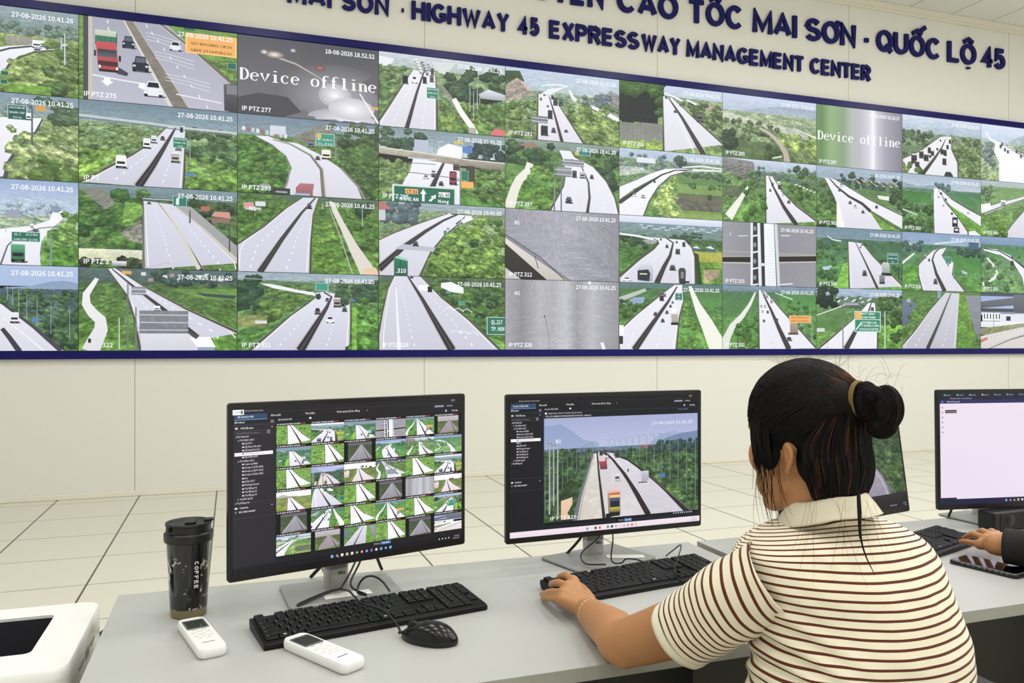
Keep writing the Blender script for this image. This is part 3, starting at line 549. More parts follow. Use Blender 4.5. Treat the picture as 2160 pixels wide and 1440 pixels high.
def f33(p):
    p.rect(0, 0, 100, 20, '55705a', '4a6c3c', .6); p.rect(0, 10, 100, 100, '4f7438', '5c9426', .8); p.trees(60, (36, 2, 101, 80, [(33, 2), (50, 28), (96, 96)], 'r'), 2.5, 5.5, '2f4f38', '57823a', .75); p.poly([(48, 8), (56, 6), (66, 14), (66, 22), (56, 20), (48, 14)], 'f0f4f8')
    p.road([(12, 0), (7, 18), (3, 50), (0, 80), (0, 101)], [(32, 0), (48, 28), (70, 58), (96, 101)], 'e0e0ec', 'cfcfdd', med=[(22, 0), (33, 30), (45, 66), (57, 101)], mw=(1, 6)); p.line([(13, 16), (14, 50), (15.5, 100)], 1, 2.6, 'eeeef4')
    for v in (44, 76):
        for k in range(3): p.line([(44+v*.16+k*7, v+k), (48+v*.16+k*7, v-3+k), (52+v*.16+k*7, v+2+k)], .6, .7, 'f4f4fc')
    p.poly([(30, 12), (37, 11), (41, 14), (40, 20), (31, 18)], 'f6f8fc'); p.rect(37.5, 13, 41, 21, '2c2c32'); p.sign(62, 33, 67, 38, '3a9a7a'); p.sign(52, 19, 55.5, 22, '3a9a9a'); p.car(25, 2.5, 3, 3, '3a3a42'); p.rect(77.5, 52, 79, 62, '2f7a5a')
    p.sign(85, 54, 103, 79, '16765c', ()); p.stamp(cam='IP PTZ 326')
    if not p.lod: p.txt('QL.217', 88.5, 64, 5.4, 'eaf6f0', w=9.5, off=.02); p.txt('TP. NIN', 88.5, 73.5, 5.4, 'eaf6f0', w=11, off=.02)
def f40(p):
    p.rect(0, 0, 100, 36, 'bccbe6', 'b4c6cc', .25); p.rect(0, 30, 100, 100, '8fa68a', '74943e', .8); p.poly([(0, 6), (12, 4), (16, 18), (0, 30)], '3f5a3c', None, .7); p.poly([(10, 14), (24, 34), (14, 44), (0, 46), (0, 26)], 'b8a69c', '9d968c', .6); p.line([(13, 18), (20, 30)], 1.5, 2.5, 'd8b4a8')
    p.poly([(80, 36), (92, 18), (101, 24), (101, 56), (84, 52)], '9a9aa0', '8f8c86', .6); p.trees(14, (68, 26, 92, 44), 2.5, 4, '5f7680', '7a8e90'); p.line([(55, 24), (58, 34), (61, 38)], 2, 3.5, 'e6eaee'); p.line([(30, 22), (42, 18), (54, 19)], 1, 1.6, 'e2e8f0'); p.line([(74, 44), (88, 52), (101, 62)], 2.5, 4, 'eef0ee')
    p.trees(40, (0, 46, 27, 98), 2.5, 4.5, '54703c', '74904c', .8); p.trees(60, (48, 44, 101, 100, [(40, 36), (68, 100)], 'r'), 3, 5.5, '5c7a3c', '8aa656', .8)
    p.road([(28, 34), (27.5, 60), (27, 101)], [(40, 35), (50, 58), (68, 101)], 'f4f4fa', 'e4e2ec', med=[(37, 36), (42, 62), (48.5, 101)], mw=(.6, 2.6))
    for u, v, w, h, k in ((33, 36, 2, 4, 'car'), (30, 43, 2, 4, 'car'), (40, 40, 2.4, 6, 'dark'), (36, 52, 2, 3, 'car')): p.car(u, v, w, h, '4a505a', k)
    p.car(42.5, 48, 3.6, 11, '4c5454', 'dark'); p.car(47.5, 48, 3.4, 10, '5c6a66', 'dark'); p.car(38, 68, 4, 12, '3a3a44', 'dark'); p.gantry(24, 66, 36, 76, 1, '77777c'); p.car(33, 93, 6, 14, '2f3038', 'dark'); p.car(41, 88, 4, 7, '3a3c46'); p.car(52, 86, 3.4, 4, '3c3e46'); p.poly([(37.5, 34), (52, 20), (36, 26), (30, 34)], 'e6ecf2'); p.stamp(cam='IP PTZ 281')
def f41(p):
    p.rect(0, 0, 100, 30, '8ba09a', '5f7f60', .5); p.rect(0, 14, 100, 100, '557a40', '5f9a2c', .75); p.trees(30, (0, 4, 42, 44), 3, 5.5, '2f4f38', '4f7444', .7); p.trees(26, (74, 10, 101, 60), 3, 6, '2f4c38', '4a6c44', .7); p.rect(0, 38, 18, 52, '5f9440', None, .4); p.poly([(10, 8), (24, 4), (30, 10), (18, 12)], '9a7a66')
    p.line([(21, 34), (19, 46), (12, 58), (8, 72), (3, 101)], 6, 9, 'ecece0', 'e4e2d0'); p.trees(24, (20, 40, 46, 98), 2.5, 4.5, '4c7a2c', '7aa43c', .8)
    p.road([(49, 24), (52, 44), (50, 64), (44, 82), (38, 101)], [(59, 20), (76, 32), (88, 52), (96, 76), (100, 101)], 'f6f6fc', 'e9e8f2', med=[(56, 22), (66, 34), (72, 56), (73, 78), (71, 101)], mw=(.6, 2.4), mc='77727a'); p.poly([(46, 12), (56, 12), (60, 22), (50, 26)], 'e8ecf2')
    p.gantry(50, 24, 68, 34, 1); p.gantry(44, 36, 57, 50, 1, '94969f'); p.car(59.5, 50, 4, 10, '4a4c54', 'dark'); p.car(66.5, 50, 4.6, 10, 'b8bac4', 'truck'); p.car(75, 50, 3.4, 6, '33333c'); p.car(54.5, 88, 6, 9, '33333c'); p.sign(63, 6, 74, 17, '1d8074'); p.rect(60, 12, 63, 17, 'e0b440'); p.pole(42, 56, 84, .7, 'a0a8b0'); p.stamp(cam='IP PTZ 297')
def f42(p):
    p.hrect((0, 50, 100), ('9a99a8', 'aaa9b8', '8f8e9c'), amp=.28); p.poly([(0, 36), (58, 101), (0, 101)], '8a8894'); p.poly([(0, 42), (54, 101), (0, 101)], 'e2dcd4', 'c4bdb4'); p.poly([(0, 50), (36, 101), (0, 101)], '3a3430', '2c2826'); p.poly([(0, 84), (14, 101), (0, 101)], 'c8c6c4')
    p.line([(0, 37), (30, 68), (52, 101)], .5, .7, '3f3c40'); p.line([(25, 66), (28, 84)], .6, .6, '3c3836'); p.stamp(cam='IP PTZ 312', mark='B1')
def f43(p):
    p.hrect((0, 6, 14, 30, 40, 52, 62, 76, 88, 100), ('a4a4ac', '9c9ca4', '8e8e96', 'b4b4bc', 'acacb4', 'c0c0ca', '9a9aa2', 'b8b8c2', 'a2a2aa', '94949c'), amp=.14); p.rect(72, 0, 74.5, 4, 'f0f0f6'); p.poly([(83, 90), (86, 90), (88, 101), (85, 101)], 'f2f2f8'); p.line([(34, 52), (37, 80), (38, 101)], .5, .3, '77777f'); p.ell(33.5, 52, .8, 2, '707078'); p.stamp(cam='IP PTZ 328', mark='N1')
def f50(p):
    p.rect(0, 0, 100, 22, 'c4d2ec', 'b0c2d2', .2); p.rect(0, 16, 100, 100, '8fa47c', '6f8f4a', .8); p.rect(76, 24, 100, 30, 'c4989a', None, .2); p.trees(40, (60, 22, 101, 70, [(52, 20), (101, 86)], 'r'), 2.5, 5, '46603c', '708a50', .8); p.line([(64, 18), (74, 24)], 1.4, 2, 'eef0f4')
    p.rect(0, 56, 41, 100, '8fb040', '86a838', .6); p.trees(60, (-3, 0, 38, 60), 5, 7.5, '1f3322', '3a5a2c', .8); p.rect(0, 12, 36, 60, '1c2a22', '22282a', .35); p.trees(22, (-2, -2, 37, 14), 5, 7, '3a5c28', '4f7430', .7); p.trees(12, (34, 4, 40, 60), 2.5, 3.5, '35542a', '4f7030')
    p.rect(0, 62, 42, 88, '85857f', '8f8f8a', .1); p.rect(20, 60, 42, 64, '8a8a84'); [p.line([(i*4, 62), (i*4, 88)], .3, .3, '74746f') for i in range(11)]; p.trees(10, (20, 84, 42, 100), 2, 3, '8ab03a', 'a4c44c')
    p.road([(41, 17), (41.5, 60), (42, 101)], [(50, 18), (70, 44), (101, 82)], 'f2f2f8', 'e2e2ea', med=[(46, 18), (60, 48), (81, 101)], mw=(.8, 5), lanes=False); p.line([(52, 34), (72, 101)], .4, .8, 'fdfdff')
    p.car(44, 20, 2.4, 4, '50555c'); p.car(53, 40, 3.6, 4, '4a4a50'); p.car(58, 29, 2.4, 3, '4a4a50'); p.car(77, 50, 6.5, 15, '6a6c66', 'dark'); p.line([(42, 12), (52, 16), (60, 21)], 1.6, 1.6, 'e8ecf2'); p.stamp(cam='IP PTZ 283')
def f51(p):
    p.rect(0, 0, 100, 20, 'b4c6e2', 'a8bcc8', .3); p.rect(0, 14, 100, 100, '7d9a7a', '66963a', .75); p.trees(40, (0, 8, 60, 30), 2, 3, '5c7880', '7f969a'); p.rect(16, 12, 34, 20, 'dfe4ec'); p.trees(8, (54, 8, 66, 24), 3, 4, '3f5a50', '55705c'); p.line([(60, 22), (80, 18), (101, 20)], 1.2, 1.4, 'dfe4ea'); p.poly([(0, 28), (20, 26), (30, 34), (0, 42)], 'b4c0ba', None, .5)
    for k, (a, b) in enumerate((('5f8a48', 30), ('7aa04c', 48), ('6c7258', 62), ('7c9c48', 80), ('8aa84c', 92))): p.rect(55, b, 100, b+18, a, None, .2)
    p.trees(26, (60, 28, 101, 36), 2, 3, '44604c', '5a785a'); p.trees(16, (62, 46, 101, 52), 1.6, 2.4, '4c6e38', '5c8040')
    p.poly([(100, 24), (60, 27), (44, 33), (28, 46), (12, 62), (0, 78), (0, 58), (16, 46), (30, 34), (42, 27), (60, 24), (100, 22)], 'f4f4fa', 'ecebf4'); p.poly([(100, 25), (64, 28), (48, 36), (36, 54), (27, 78), (22, 101), (0, 101), (0, 84), (20, 60), (40, 36), (56, 28)], 'f6f6fc', 'ecebf4')
    p.line([(70, 24.5), (52, 28), (40, 36), (22, 56), (0, 82)], .8, 3.6, '413f47'); p.line([(64, 28), (49, 36), (37, 54), (28, 78), (22.5, 101)], .6, 1.4, '55604a'); p.line([(42, 27), (30, 34), (16, 46), (0, 58)], .6, 1, '7a8074')
    p.trees(46, (28, 36, 54, 101, [(52, 34), (42, 50), (32, 76), (30, 100)], 'r'), 2.2, 4.2, '8fae4c', 'b0c870', .85); p.poly([(50, 70), (101, 74), (101, 88), (60, 88)], '6a6a5c', None, .4); p.ell(87, 66, 2.4, 5, '3f6038', .6); p.car(22, 73, 4, 8, 'f2f2ee', 'truck'); p.car(14, 72, 3.6, 5, 'e8e8ee'); p.car(33, 49, 2.2, 3.6, '3a3a44'); p.stamp()
def f52(p):
    p.rect(0, 0, 100, 12, 'dfe6f4', 'c4d0e6'); p.rect(0, 10, 100, 34, '7d98a8', '6a8c78', .5)
    for i in range(46): p.rect(20+(i*17) % 80, 12+(i*5) % 7, 21.5+(i*17) % 80, 14+(i*5) % 7, ['e0e6ee', 'b8c4cc', 'c8d0dc'][i % 3])
    p.rect(0, 32, 100, 100, '4a7040', '559a22', .7); p.trees(22, (0, 30, 26, 46), 2.5, 4, '2f4c34', '406444'); p.trees(14, (48, 24, 80, 38), 2.5, 4, '2f4f3c', '44644a'); p.line([(20, 20), (70, 25), (101, 30)], .7, .7, '7f9498'); p.poly([(22, 36), (36, 32), (34, 40), (26, 42)], 'a8a8ac', None, .5)
    p.rect(72, 50, 101, 66, 'b8b83a', 'a8ac2c', .25); p.rect(72, 66, 101, 100, '6a9a24', '5c9020', .7); p.poly([(81, 78), (97, 76), (97, 88), (82, 100)], 'b09c78', None, .3); p.poly([(72, 52), (76, 54), (80, 101), (72, 101)], '2c4a20'); p.poly([(70, 44), (74, 41), (79, 46)], 'dfe4ec'); p.poly([(83, 43), (88, 40), (93, 46)], 'dfe4ec'); p.rect(71, 45, 79, 49, '4a6a6a'); p.rect(83, 45, 93, 50, '4a6c74')
    p.road([(30, 31), (37, 36), (31, 48), (16, 70), (0, 93), (0, 101)], [(62, 33), (69, 44), (72, 58), (73, 101)], 'f2f2f8', 'dcdbe6', med=[(44, 31), (51, 38), (48, 58), (42, 76), (35, 101)], mw=(1, 5)); p.line([(0, 28), (16, 30), (32, 34)], 1.6, 2, 'e8ecf4'); p.line([(0, 90), (18, 66), (32, 48), (37, 38)], 1, 2.6, '4f5a44')
    p.ell(31, 74, 6, 3, 'dcdee8'); p.poly([(17, 80), (20, 73), (30, 73), (32, 80), (31, 98), (17.5, 98)], 'cfd2de', '9aa0ac'); p.poly([(17, 82), (27, 80), (29, 86), (28, 98), (17, 96)], '28303e'); p.rect(19, 86, 26, 88, 'd8d89a')
    p.car(50.5, 80, 6, 8, '30303a'); p.poly([(56, 80), (57.5, 76), (62, 76), (63.5, 80), (63, 100), (57, 100)], '4a4848', '3a3838'); p.rect(58.5, 82, 61.5, 92, '8a8688'); p.rect(61, 96, 67, 99, '26262a'); p.car(61.5, 43, 3, 7, '4a4c52', 'dark'); p.car(55.5, 55, 4.4, 8, '55585e', 'dark'); p.car(45, 46, 3, 5, '3a3a42'); p.car(54.5, 38, 2.4, 3, '3a3a42'); p.car(39, 35, 2, 3, '3a3a42'); p.car(7, 98, 7, 5, 'f4f4f8'); p.ell(10, 57, 2.6, 5, '3f6c2c', .6)
def f53(p):
    p.rect(0, 0, 100, 16, '5c7c86', '4f7a58', .5); p.rect(0, 8, 100, 100, '4a7848', '5a9c22', .65); p.rect(66, 12, 101, 34, '4a8048', '569440', .25); p.poly([(0, 22), (24, 8), (26, 12), (0, 30)], 'b8c4b8'); p.poly([(2, 32), (14, 22), (24, 21), (23, 31), (6, 34)], '8fa8cc', '7f9ac0'); p.trees(22, (0, 26, 30, 50, [(36, 22), (2, 62)], 'l'), 2.2, 3.5, '35582c', '4f7a34')
    p.road([(52, 2), (42, 14), (33, 26), (16, 48), (0, 72), (0, 101)], [(60, 1), (61, 26), (57, 50), (54, 101)], 'f4f4fa', 'e8e8f2', med=[(55, 4), (46, 28), (30, 64), (14, 101)], mw=(1, 5.5)); p.trees(26, (62, 18, 72, 100, [(61, 26), (58, 50), (55, 100)], 'r'), 2, 4, '4f7c2c', '6a9c38')
    p.poly([(66, 3), (69, 3), (78, 30), (90, 56), (101, 84), (101, 101), (87, 101), (80, 70), (74, 46)], 'f0f0ec', 'eef2dc'); p.line([(76, 74), (83, 101)], .5, .7, 'b4bcb4'); p.car(40, 26, 4, 11, '3a3c50', 'dark'); p.rect(38.5, 17, 41.5, 19, 'c44a5c'); p.car(43, 20, 2.4, 6, '8a90a0', 'truck'); p.sign(53, 14, 60, 25, '11806a', ('DAI', 'KHAN', '500'))
    p.poly([(49, 48), (50, 40), (55.5, 40), (56, 62), (50, 62)], 'c4bcb4', 'a49c94'); p.rect(48.5, 38, 55, 46, 'f6f6fa'); p.rect(49.5, 32, 55, 36, 'e8ecf4'); p.rect(49, 59, 56, 63, '2c2a2c'); p.car(34, 49, 4, 5.5, '3a3c44'); p.car(45, 46, 3.2, 5, '44444c'); p.car(41, 59, 3.6, 5.5, '3a3c44'); p.car(48.5, 36, 2.6, 4, '3c3c44'); p.car(50.5, 30, 2, 3.4, '3c3c44'); p.rect(0, 64, 4, 82, 'f6f8fc'); p.rect(0, 80, 3.4, 92, '33343c'); p.stamp('27-08-2026 10.41.25')
def f60(p):
    p.rect(0, 0, 100, 38, 'c2d0ea', 'a4b8cc', .15); p.hill([(0, 30), (22, 24), (50, 14), (78, 8), (101, 12)], '9cb0c8', 'a4b8bc', .3); p.rect(0, 26, 100, 100, 'a0b290', '5f7a40', .7); p.poly([(0, 28), (40, 40), (70, 44), (101, 60), (101, 66), (60, 52), (30, 46), (0, 40)], 'c8d0c0', 'b4bea4', .4); p.rect(45, 30, 48, 32, 'f0f2f6')
    p.trees(46, (0, 40, 60, 74), 2.5, 5, '4f6a44', '7f9660', .75); p.trees(30, (60, 54, 101, 84), 2.5, 5, '6c8a3c', 'a4bc58', .8); p.rect(0, 72, 60, 100, '5c7648', '4f6c3c', .35); p.trees(10, (0, 62, 12, 82), 4, 6, '2a3c2e', '35503a'); p.trees(12, (44, 76, 62, 94), 3, 5, '35502c', '4c6a34')
    p.line([(38, 50), (50, 58), (60, 72), (66, 86), (68, 101)], 2.2, 7, 'c4b4a4', 'b8a99c'); p.line([(52, 96), (62, 92)], 1.4, 1.4, 'dfe0dc'); p.line([(74, 44), (101, 58)], .8, 1.4, 'e6e8e8'); p.stamp(cam='IP PTZ 285')
def f61(p):
    p.rect(0, 0, 100, 26, 'c4d2ea', '8fa8b4', .25); p.rect(0, 18, 100, 100, '6a8c58', '5a9030', .75); p.trees(30, (34, 12, 101, 30), 2, 3.4, '5f7c78', '6f8c80'); p.trees(10, (76, 8, 90, 24), 3, 4.5, '3f5c44', '506e50'); p.poly([(0, 0), (32, 4), (34, 28), (22, 34), (8, 26), (0, 20)], '8d8c90', '6a6e68', .75); p.trees(30, (0, 22, 38, 60), 2.5, 4.5, '3f6438', '5c8440', .75); p.rect(0, 44, 18, 60, '5a6c4c', None, .3); p.trees(26, (60, 20, 101, 60, [(54, 22), (101, 92)], 'r'), 2.2, 4, '44682f', '6f9440', .75)
    p.road([(45, 24), (45, 60), (45, 101)], [(52, 25), (62, 48), (78, 70), (101, 93)], 'fafafe', 'e6e5ee', med=[(48, 25), (53, 42), (64, 72), (78, 101)], mw=(.8, 4.5), lanes=False); p.line([(40, 21), (70, 27), (101, 32)], 1.3, 1.4, '5f7078'); p.line([(26, 44), (20, 60), (6, 94)], 2, 9, 'ebeee0'); p.trees(16, (22, 46, 44, 98), 2.4, 4, '3f6a24', '5c8c30')
    p.car(52, 40, 2.4, 5, '2c3038', 'dark'); p.car(59.5, 44, 3.4, 7, '3a4048', 'dark'); p.car(49.5, 49, 2.4, 4, '3a3c44'); p.car(69.5, 66, 3.6, 5, '4a4e50'); p.car(63, 55, 2.4, 3.4, 'd8dce4'); p.car(58.5, 38, 3.4, 6, 'e8eaf0', 'truck')
    for i in range(6): p.rect(76+i*4, 34+i*2, 79+i*4, 36+i*2, 'dfe4ea')
def f62(p):
    p.hrect((0, 30, 60, 100), ('9a9aa4', '8d8c96', '908f9a', '97969f'), amp=.06); p.rect(0, 46, 100, 48.5, 'a7a49e'); p.poly([(0, 56), (100, 48), (100, 58), (0, 66)], '2f2a28', '24201e'); p.line([(0, 56), (101, 48)], .8, .8, 'b4ada4'); p.line([(0, 65), (30, 64), (101, 58)], 1, 1, 'cac6c0')
    p.poly([(29, 0), (57, 0), (60, 101), (29, 101)], '34353a'); p.rect(29, 0, 31.5, 101, 'e4e8f0'); p.poly([(36, 0), (39, 0), (41, 101), (37.6, 101)], 'dfe4ec'); p.poly([(43, 0), (53.5, 0), (56.5, 101), (44.5, 101)], 'f2f5fa', 'e8ecf4'); p.poly([(54, 0), (57.4, 0), (60.6, 101), (57.4, 101)], 'cfd4e0')
    for i in range(5): p.poly([(31, 20+i*26), (37, 18+i*26), (37, 20.5+i*26), (31, 23+i*26)], 'e2e6f0'); p.ell(33.5, 9+i*26, 1.6, 4, '8a8e98')
    for i in range(20): p.line([(46.5+i*.06, 10+i*4.8), (54.5+i*.08, 10.4+i*4.8)], .12, .12, '8f94a2')
    p.ell(42, 66, 3.5, 2.5, 'd8dce8'); p.line([(16, 22), (26, 21)], .7, .7, 'e6e6f0'); p.line([(61, 18), (71, 17.5)], .7, .7, 'eeeef6'); p.line([(61, 97), (74, 95)], 1, 1, 'eeeef6'); p.stamp(cam='IP PTZ 315'); p.txt('C', 7, 22, 4.6, 'f4f6ff') if not p.lod else None
def f63(p):
    p.rect(0, 0, 100, 14, '7f98b4', '5c7f84', .5); p.rect(0, 9, 100, 100, '4c7c54', '5c9c2c', .55); p.rect(60, 10, 101, 40, '4a8848', '569a3c', .2); p.rect(0, 12, 36, 40, '4a7c50', '4f8440', .25); p.line([(55, 10), (74, 20)], .8, 1, 'd8dee2')
    p.trees(30, (66, 24, 101, 90, [(44, 8), (98, 98)], 'r'), 2, 3.6, '3c6c34', '548c34'); p.trees(26, (16, 50, 38, 101), 2.4, 4, '3f6c24', '5f9434'); p.road([(37.5, 6), (37.8, 50), (38, 101)], [(44, 7), (62, 38), (82, 70), (100, 99)], 'f6f6fc', 'efeef6', med=[(40, 6), (50, 36), (60, 70), (70, 101)], mw=(.8, 5))
    p.line([(34, 10), (28, 30), (20, 48), (10, 64), (4, 84), (2, 101)], 1.6, 9, 'e8ebe4', 'dfe2d8'); p.trees(10, (14, 60, 26, 84), 2, 3.4, '35602c', '4c7c34')
    for u, v, h in ((43, 14, 7), (46, 18, 6), (51, 26, 7), (40, 34, 4), (44, 34, 4), (47, 43, 4.4), (41.5, 42, 3.4), (57, 55, 4), (43, 57, 4)): p.car(u, v, 2.6, h, '55585e' if v % 2 else 'c8ccd6', 'dark' if h > 5 else 'car')
    p.poly([(71, 56), (79, 55), (80, 76), (71, 74)], 'b4a498', '8a7668'); p.rect(69, 74, 80, 77, '4a4440'); p.car(70, 87, 6, 6, '5c5a5c'); p.pole(95, 44, 90, 1, '93a4b0'); p.sign(70, 46, 94, 58, 'f09f24', ('HAY GIU KHOANG CACH', 'KEEP DISTANCE'), '5c3c10', edge='fbb84a'); p.sign(82, 60, 85.5, 63, '4ab49a'); p.stamp('27-08-2026 10.41.25', 'IP PTZ 332')
def f70(p):
    p.hrect((0, 6, 16, 30, 40, 50, 60, 65, 70, 80, 100), ('6f8a5c', '5f8a4c', '8fb078', '85a078', 'b0b8b0', 'b8b8c0', 'd0cfda', 'f0effa', 'c4c2cf', 'a3a1b0', '83808f')); p.glow(22, 30, 12, 40, 'a8bca4', '85a274') if 0 else None
    p.stamp('17-08-2026 16.18.27', 'IP PTZ 287'); offline(p, 1, 58, 97, .11)
def f71(p):
    p.rect(0, 0, 100, 26, '9fb4cc', '8fa4b8', .3); p.rect(0, 20, 100, 100, '5f7f60', '5c8a2c', .7); p.trees(34, (22, 8, 101, 36), 2.5, 4, '33504c', '4c6c5c')
    for i in range(26): p.rect(42+(i*13) % 54, 17+(i*4) % 9, 44+(i*13) % 54, 19+(i*4) % 9, ['d8a09a', 'c87a70', 'e4e4ea'][i % 3])
    p.rect(50, 34, 100, 56, '5c8050', '6a8c4a', .35); p.poly([(70, 42), (88, 43), (86, 50), (72, 48)], 'e8ece4'); p.trees(12, (86, 30, 101, 60), 3, 5, '35543a', '4c6c48'); p.trees(40, (0, 24, 24, 98), 3, 5, '3a5c30', '5c8838')
    p.poly([(9, 20), (14, 20), (40, 50), (62, 70), (76, 101), (26, 101), (25, 70), (20, 50)], 'efeff6', 'dcdae8'); p.poly([(14, 19), (22, 22), (60, 50), (101, 72), (101, 97), (62, 68), (38, 48)], 'f2f2f8', 'e6e5ee'); p.poly([(60, 68), (101, 99), (101, 101), (76, 101)], '5c9428', '74a834', .6)
    p.line([(14, 20), (22, 32), (36, 47), (52, 58), (62, 70)], .8, 3.4, '3c3a42'); p.line([(62, 70), (80, 86), (101, 101)], .8, 1.4, '55554c'); p.line([(24, 58), (27, 101)], 3, 9, 'f4f2e8'); p.line([(22, 22), (60, 50), (101, 74)], .5, 1.4, '5f6a58')
    for u, v in ((26, 40), (38, 60), (44, 66), (53, 74), (28, 32), (69, 64)): p.car(u, v, 3.6, 5, '3c3e48' if u % 4 else 'd4d8e0')
    p.stamp(cam='IP PTZ 301+600')
def f72(p):
    p.rect(0, 0, 100, 26, '6f8ca4', '7a98a4', .3); p.rect(0, 18, 100, 100, '4f7464', '569a26', .6); p.line([(12, 14), (18, 20), (28, 22)], 1, 1.2, 'd8e2ea'); p.trees(40, (0, 22, 34, 100), 2.5, 4.5, '35603c', '4c8434', .6); p.trees(40, (54, 22, 101, 98, [(50, 22), (101, 88)], 'r'), 2.5, 4.5, '315a40', '467c3c', .5); p.rect(60, 24, 101, 50, '3f6c50', '4a7c48', .3)
    p.poly([(30, 60), (36, 56), (36, 101), (20, 101)], '74b82c', None, .5); p.road([(36, 22), (36.6, 60), (37.4, 101)], [(52, 24), (64, 44), (80, 66), (101, 94)], 'eeeef6', 'dddbe6', med=[(44, 22), (54, 50), (71, 101)], mw=(.6, 2.6)); p.poly([(6, 66), (18, 63), (14, 70), (8, 71)], 'b4c8dc')
    p.pole(98, 36, 88, 1.2, '5c7c80'); p.sign(82, 38, 95, 56, '126e64', ('DAI DUNG XE', 'KHAN CAP', '500')); p.poly([(75, 58), (77, 54), (83, 54), (85, 60), (85, 74), (76, 74)], 'c4d0c8', '8a9c98'); p.rect(75, 72, 87, 77, '22302c'); p.rect(72.5, 76, 79, 88, '8a9094', '6a6e74'); p.rect(72.5, 88, 79, 91, '26282c'); p.car(55, 78, 5.4, 9, '33333c'); p.car(52, 28, 2, 3, '3a4048'); p.car(50, 32, 2, 3, '3a4048'); p.car(39, 22, 2, 4, '4c5a64'); p.stamp(cam='IP PTZ 316')
def f73(p):
    p.rect(0, 0, 100, 24, 'a4b8dc', '8aa2ae', .35); p.rect(0, 14, 100, 100, '5c7f58', '66a024', .65); p.trees(14, (4, 2, 22, 28), 4, 6, '1f3328', '2f4834'); p.trees(40, (20, 14, 66, 30), 2, 3, '4f6c5c', '6a8a74'); p.rect(0, 34, 34, 70, '5c8a48', '4f8434', .3); p.trees(40, (72, 12, 101, 66), 2.5, 5, '33502c', '4f7834'); p.rect(72, 60, 101, 100, '6fb01e', '5f9c1c', .7); p.trees(16, (88, 40, 101, 90), 3, 5, '2c4a24', '3f6428')
    for i in range(20): p.rect(22+(i*9) % 44, 14+(i*3) % 8, 24+(i*9) % 44, 16+(i*3) % 8, 'e6eaf0')
    p.line([(0, 45), (20, 34), (36, 25)], 1, 1.2, 'd8dcd4'); p.road([(59, 23), (44, 48), (28, 68), (12, 88), (1, 101)], [(67, 23), (70, 60), (70, 101)], 'f8f8fc', 'f0f0f6', med=[(63, 22), (60, 36), (46, 66), (33, 101)], mw=(.8, 5.5)); p.pole(79, 36, 100, 1.6, 'c8d4cc'); p.car(64, 36, 3.6, 6, '5c6066', 'dark')
    p.gantry(32, 22, 48, 28, 0, '8d9099'); p.sign(43, 37, 74, 72, '16886a', ()); p.rect(44.5, 38.5, 51.5, 50, 'f0ac1e'); p.line([(43, 51), (74, 51)], .6, .6, 'd8f0e4'); p.rect(0, 66, 9, 72, 'd4d8d4')
    if not p.lod:
        for t, v, u in (('NUT GIAO', 43, 59), ('DONG THANG', 49, 60), ('TT TRIEU SON', 58, 61), ('TT NONG CONG', 63, 61), ('DI TICH LICH SU AM TIEN', 69, 60)): p.txt(t, u, v, 3.4, 'eefaf4', 'c', w=16 if v < 60 else 22, off=.02)
    p.line([(45, 68), (52, 55)], 1.2, 1.2, 'eefaf4'); p.stamp('27-08-2026 10.41.25')
def f80(p):
    p.rect(0, 0, 100, 34, 'cddaf0', '9cb2c4', .3); p.rect(0, 28, 100, 100, '8aa088', '5f8244', .8); p.trees(50, (0, 26, 40, 66), 2.5, 4.5, '3f5a4a', '6a8660', .75); p.trees(70, (60, 30, 101, 100), 3, 6, '506c44', '86a068', .75); p.rect(0, 52, 20, 64, '6f8c64', None, .3)
    p.road([(47, 32), (36, 44), (22, 60), (0, 76), (0, 101)], [(61, 30), (61, 52), (69, 74), (70, 101)], 'f6f7f8', 'f0f0f2', med=[(54, 34), (49, 50), (41, 68), (24, 101)], mw=(.6, 4), mc='6a6660', lanes=False); p.trees(10, (0, 84, 24, 101), 3, 4, '55703c', '6c8a48')
    for u, v, w, h in ((33, 62, 4, 11), (37, 66, 4, 9), (23, 72, 5.5, 13), (29, 76, 6, 12), (14, 82, 7, 16), (18, 88, 5, 10), (34, 70, 3, 5)): p.car(u, v, w, h, '4a4448', 'dark'); p.rect(u-w*.4, v-h, u+w*.4, v-h*.85, 'e8e4da')
    for u, v, w, h in ((49, 62, 4, 9), (53, 64, 4, 10), (52, 80, 5, 11), (56, 52, 3, 7), (59, 42, 2.6, 7), (43, 56, 2.4, 4), (47, 40, 2, 3)): p.car(u, v, w, h, '44444a', 'dark')
    p.poly([(52, 98), (54, 92), (60, 92), (63, 98), (63, 101), (52, 101)], '3c4038'); p.stamp(cam='')
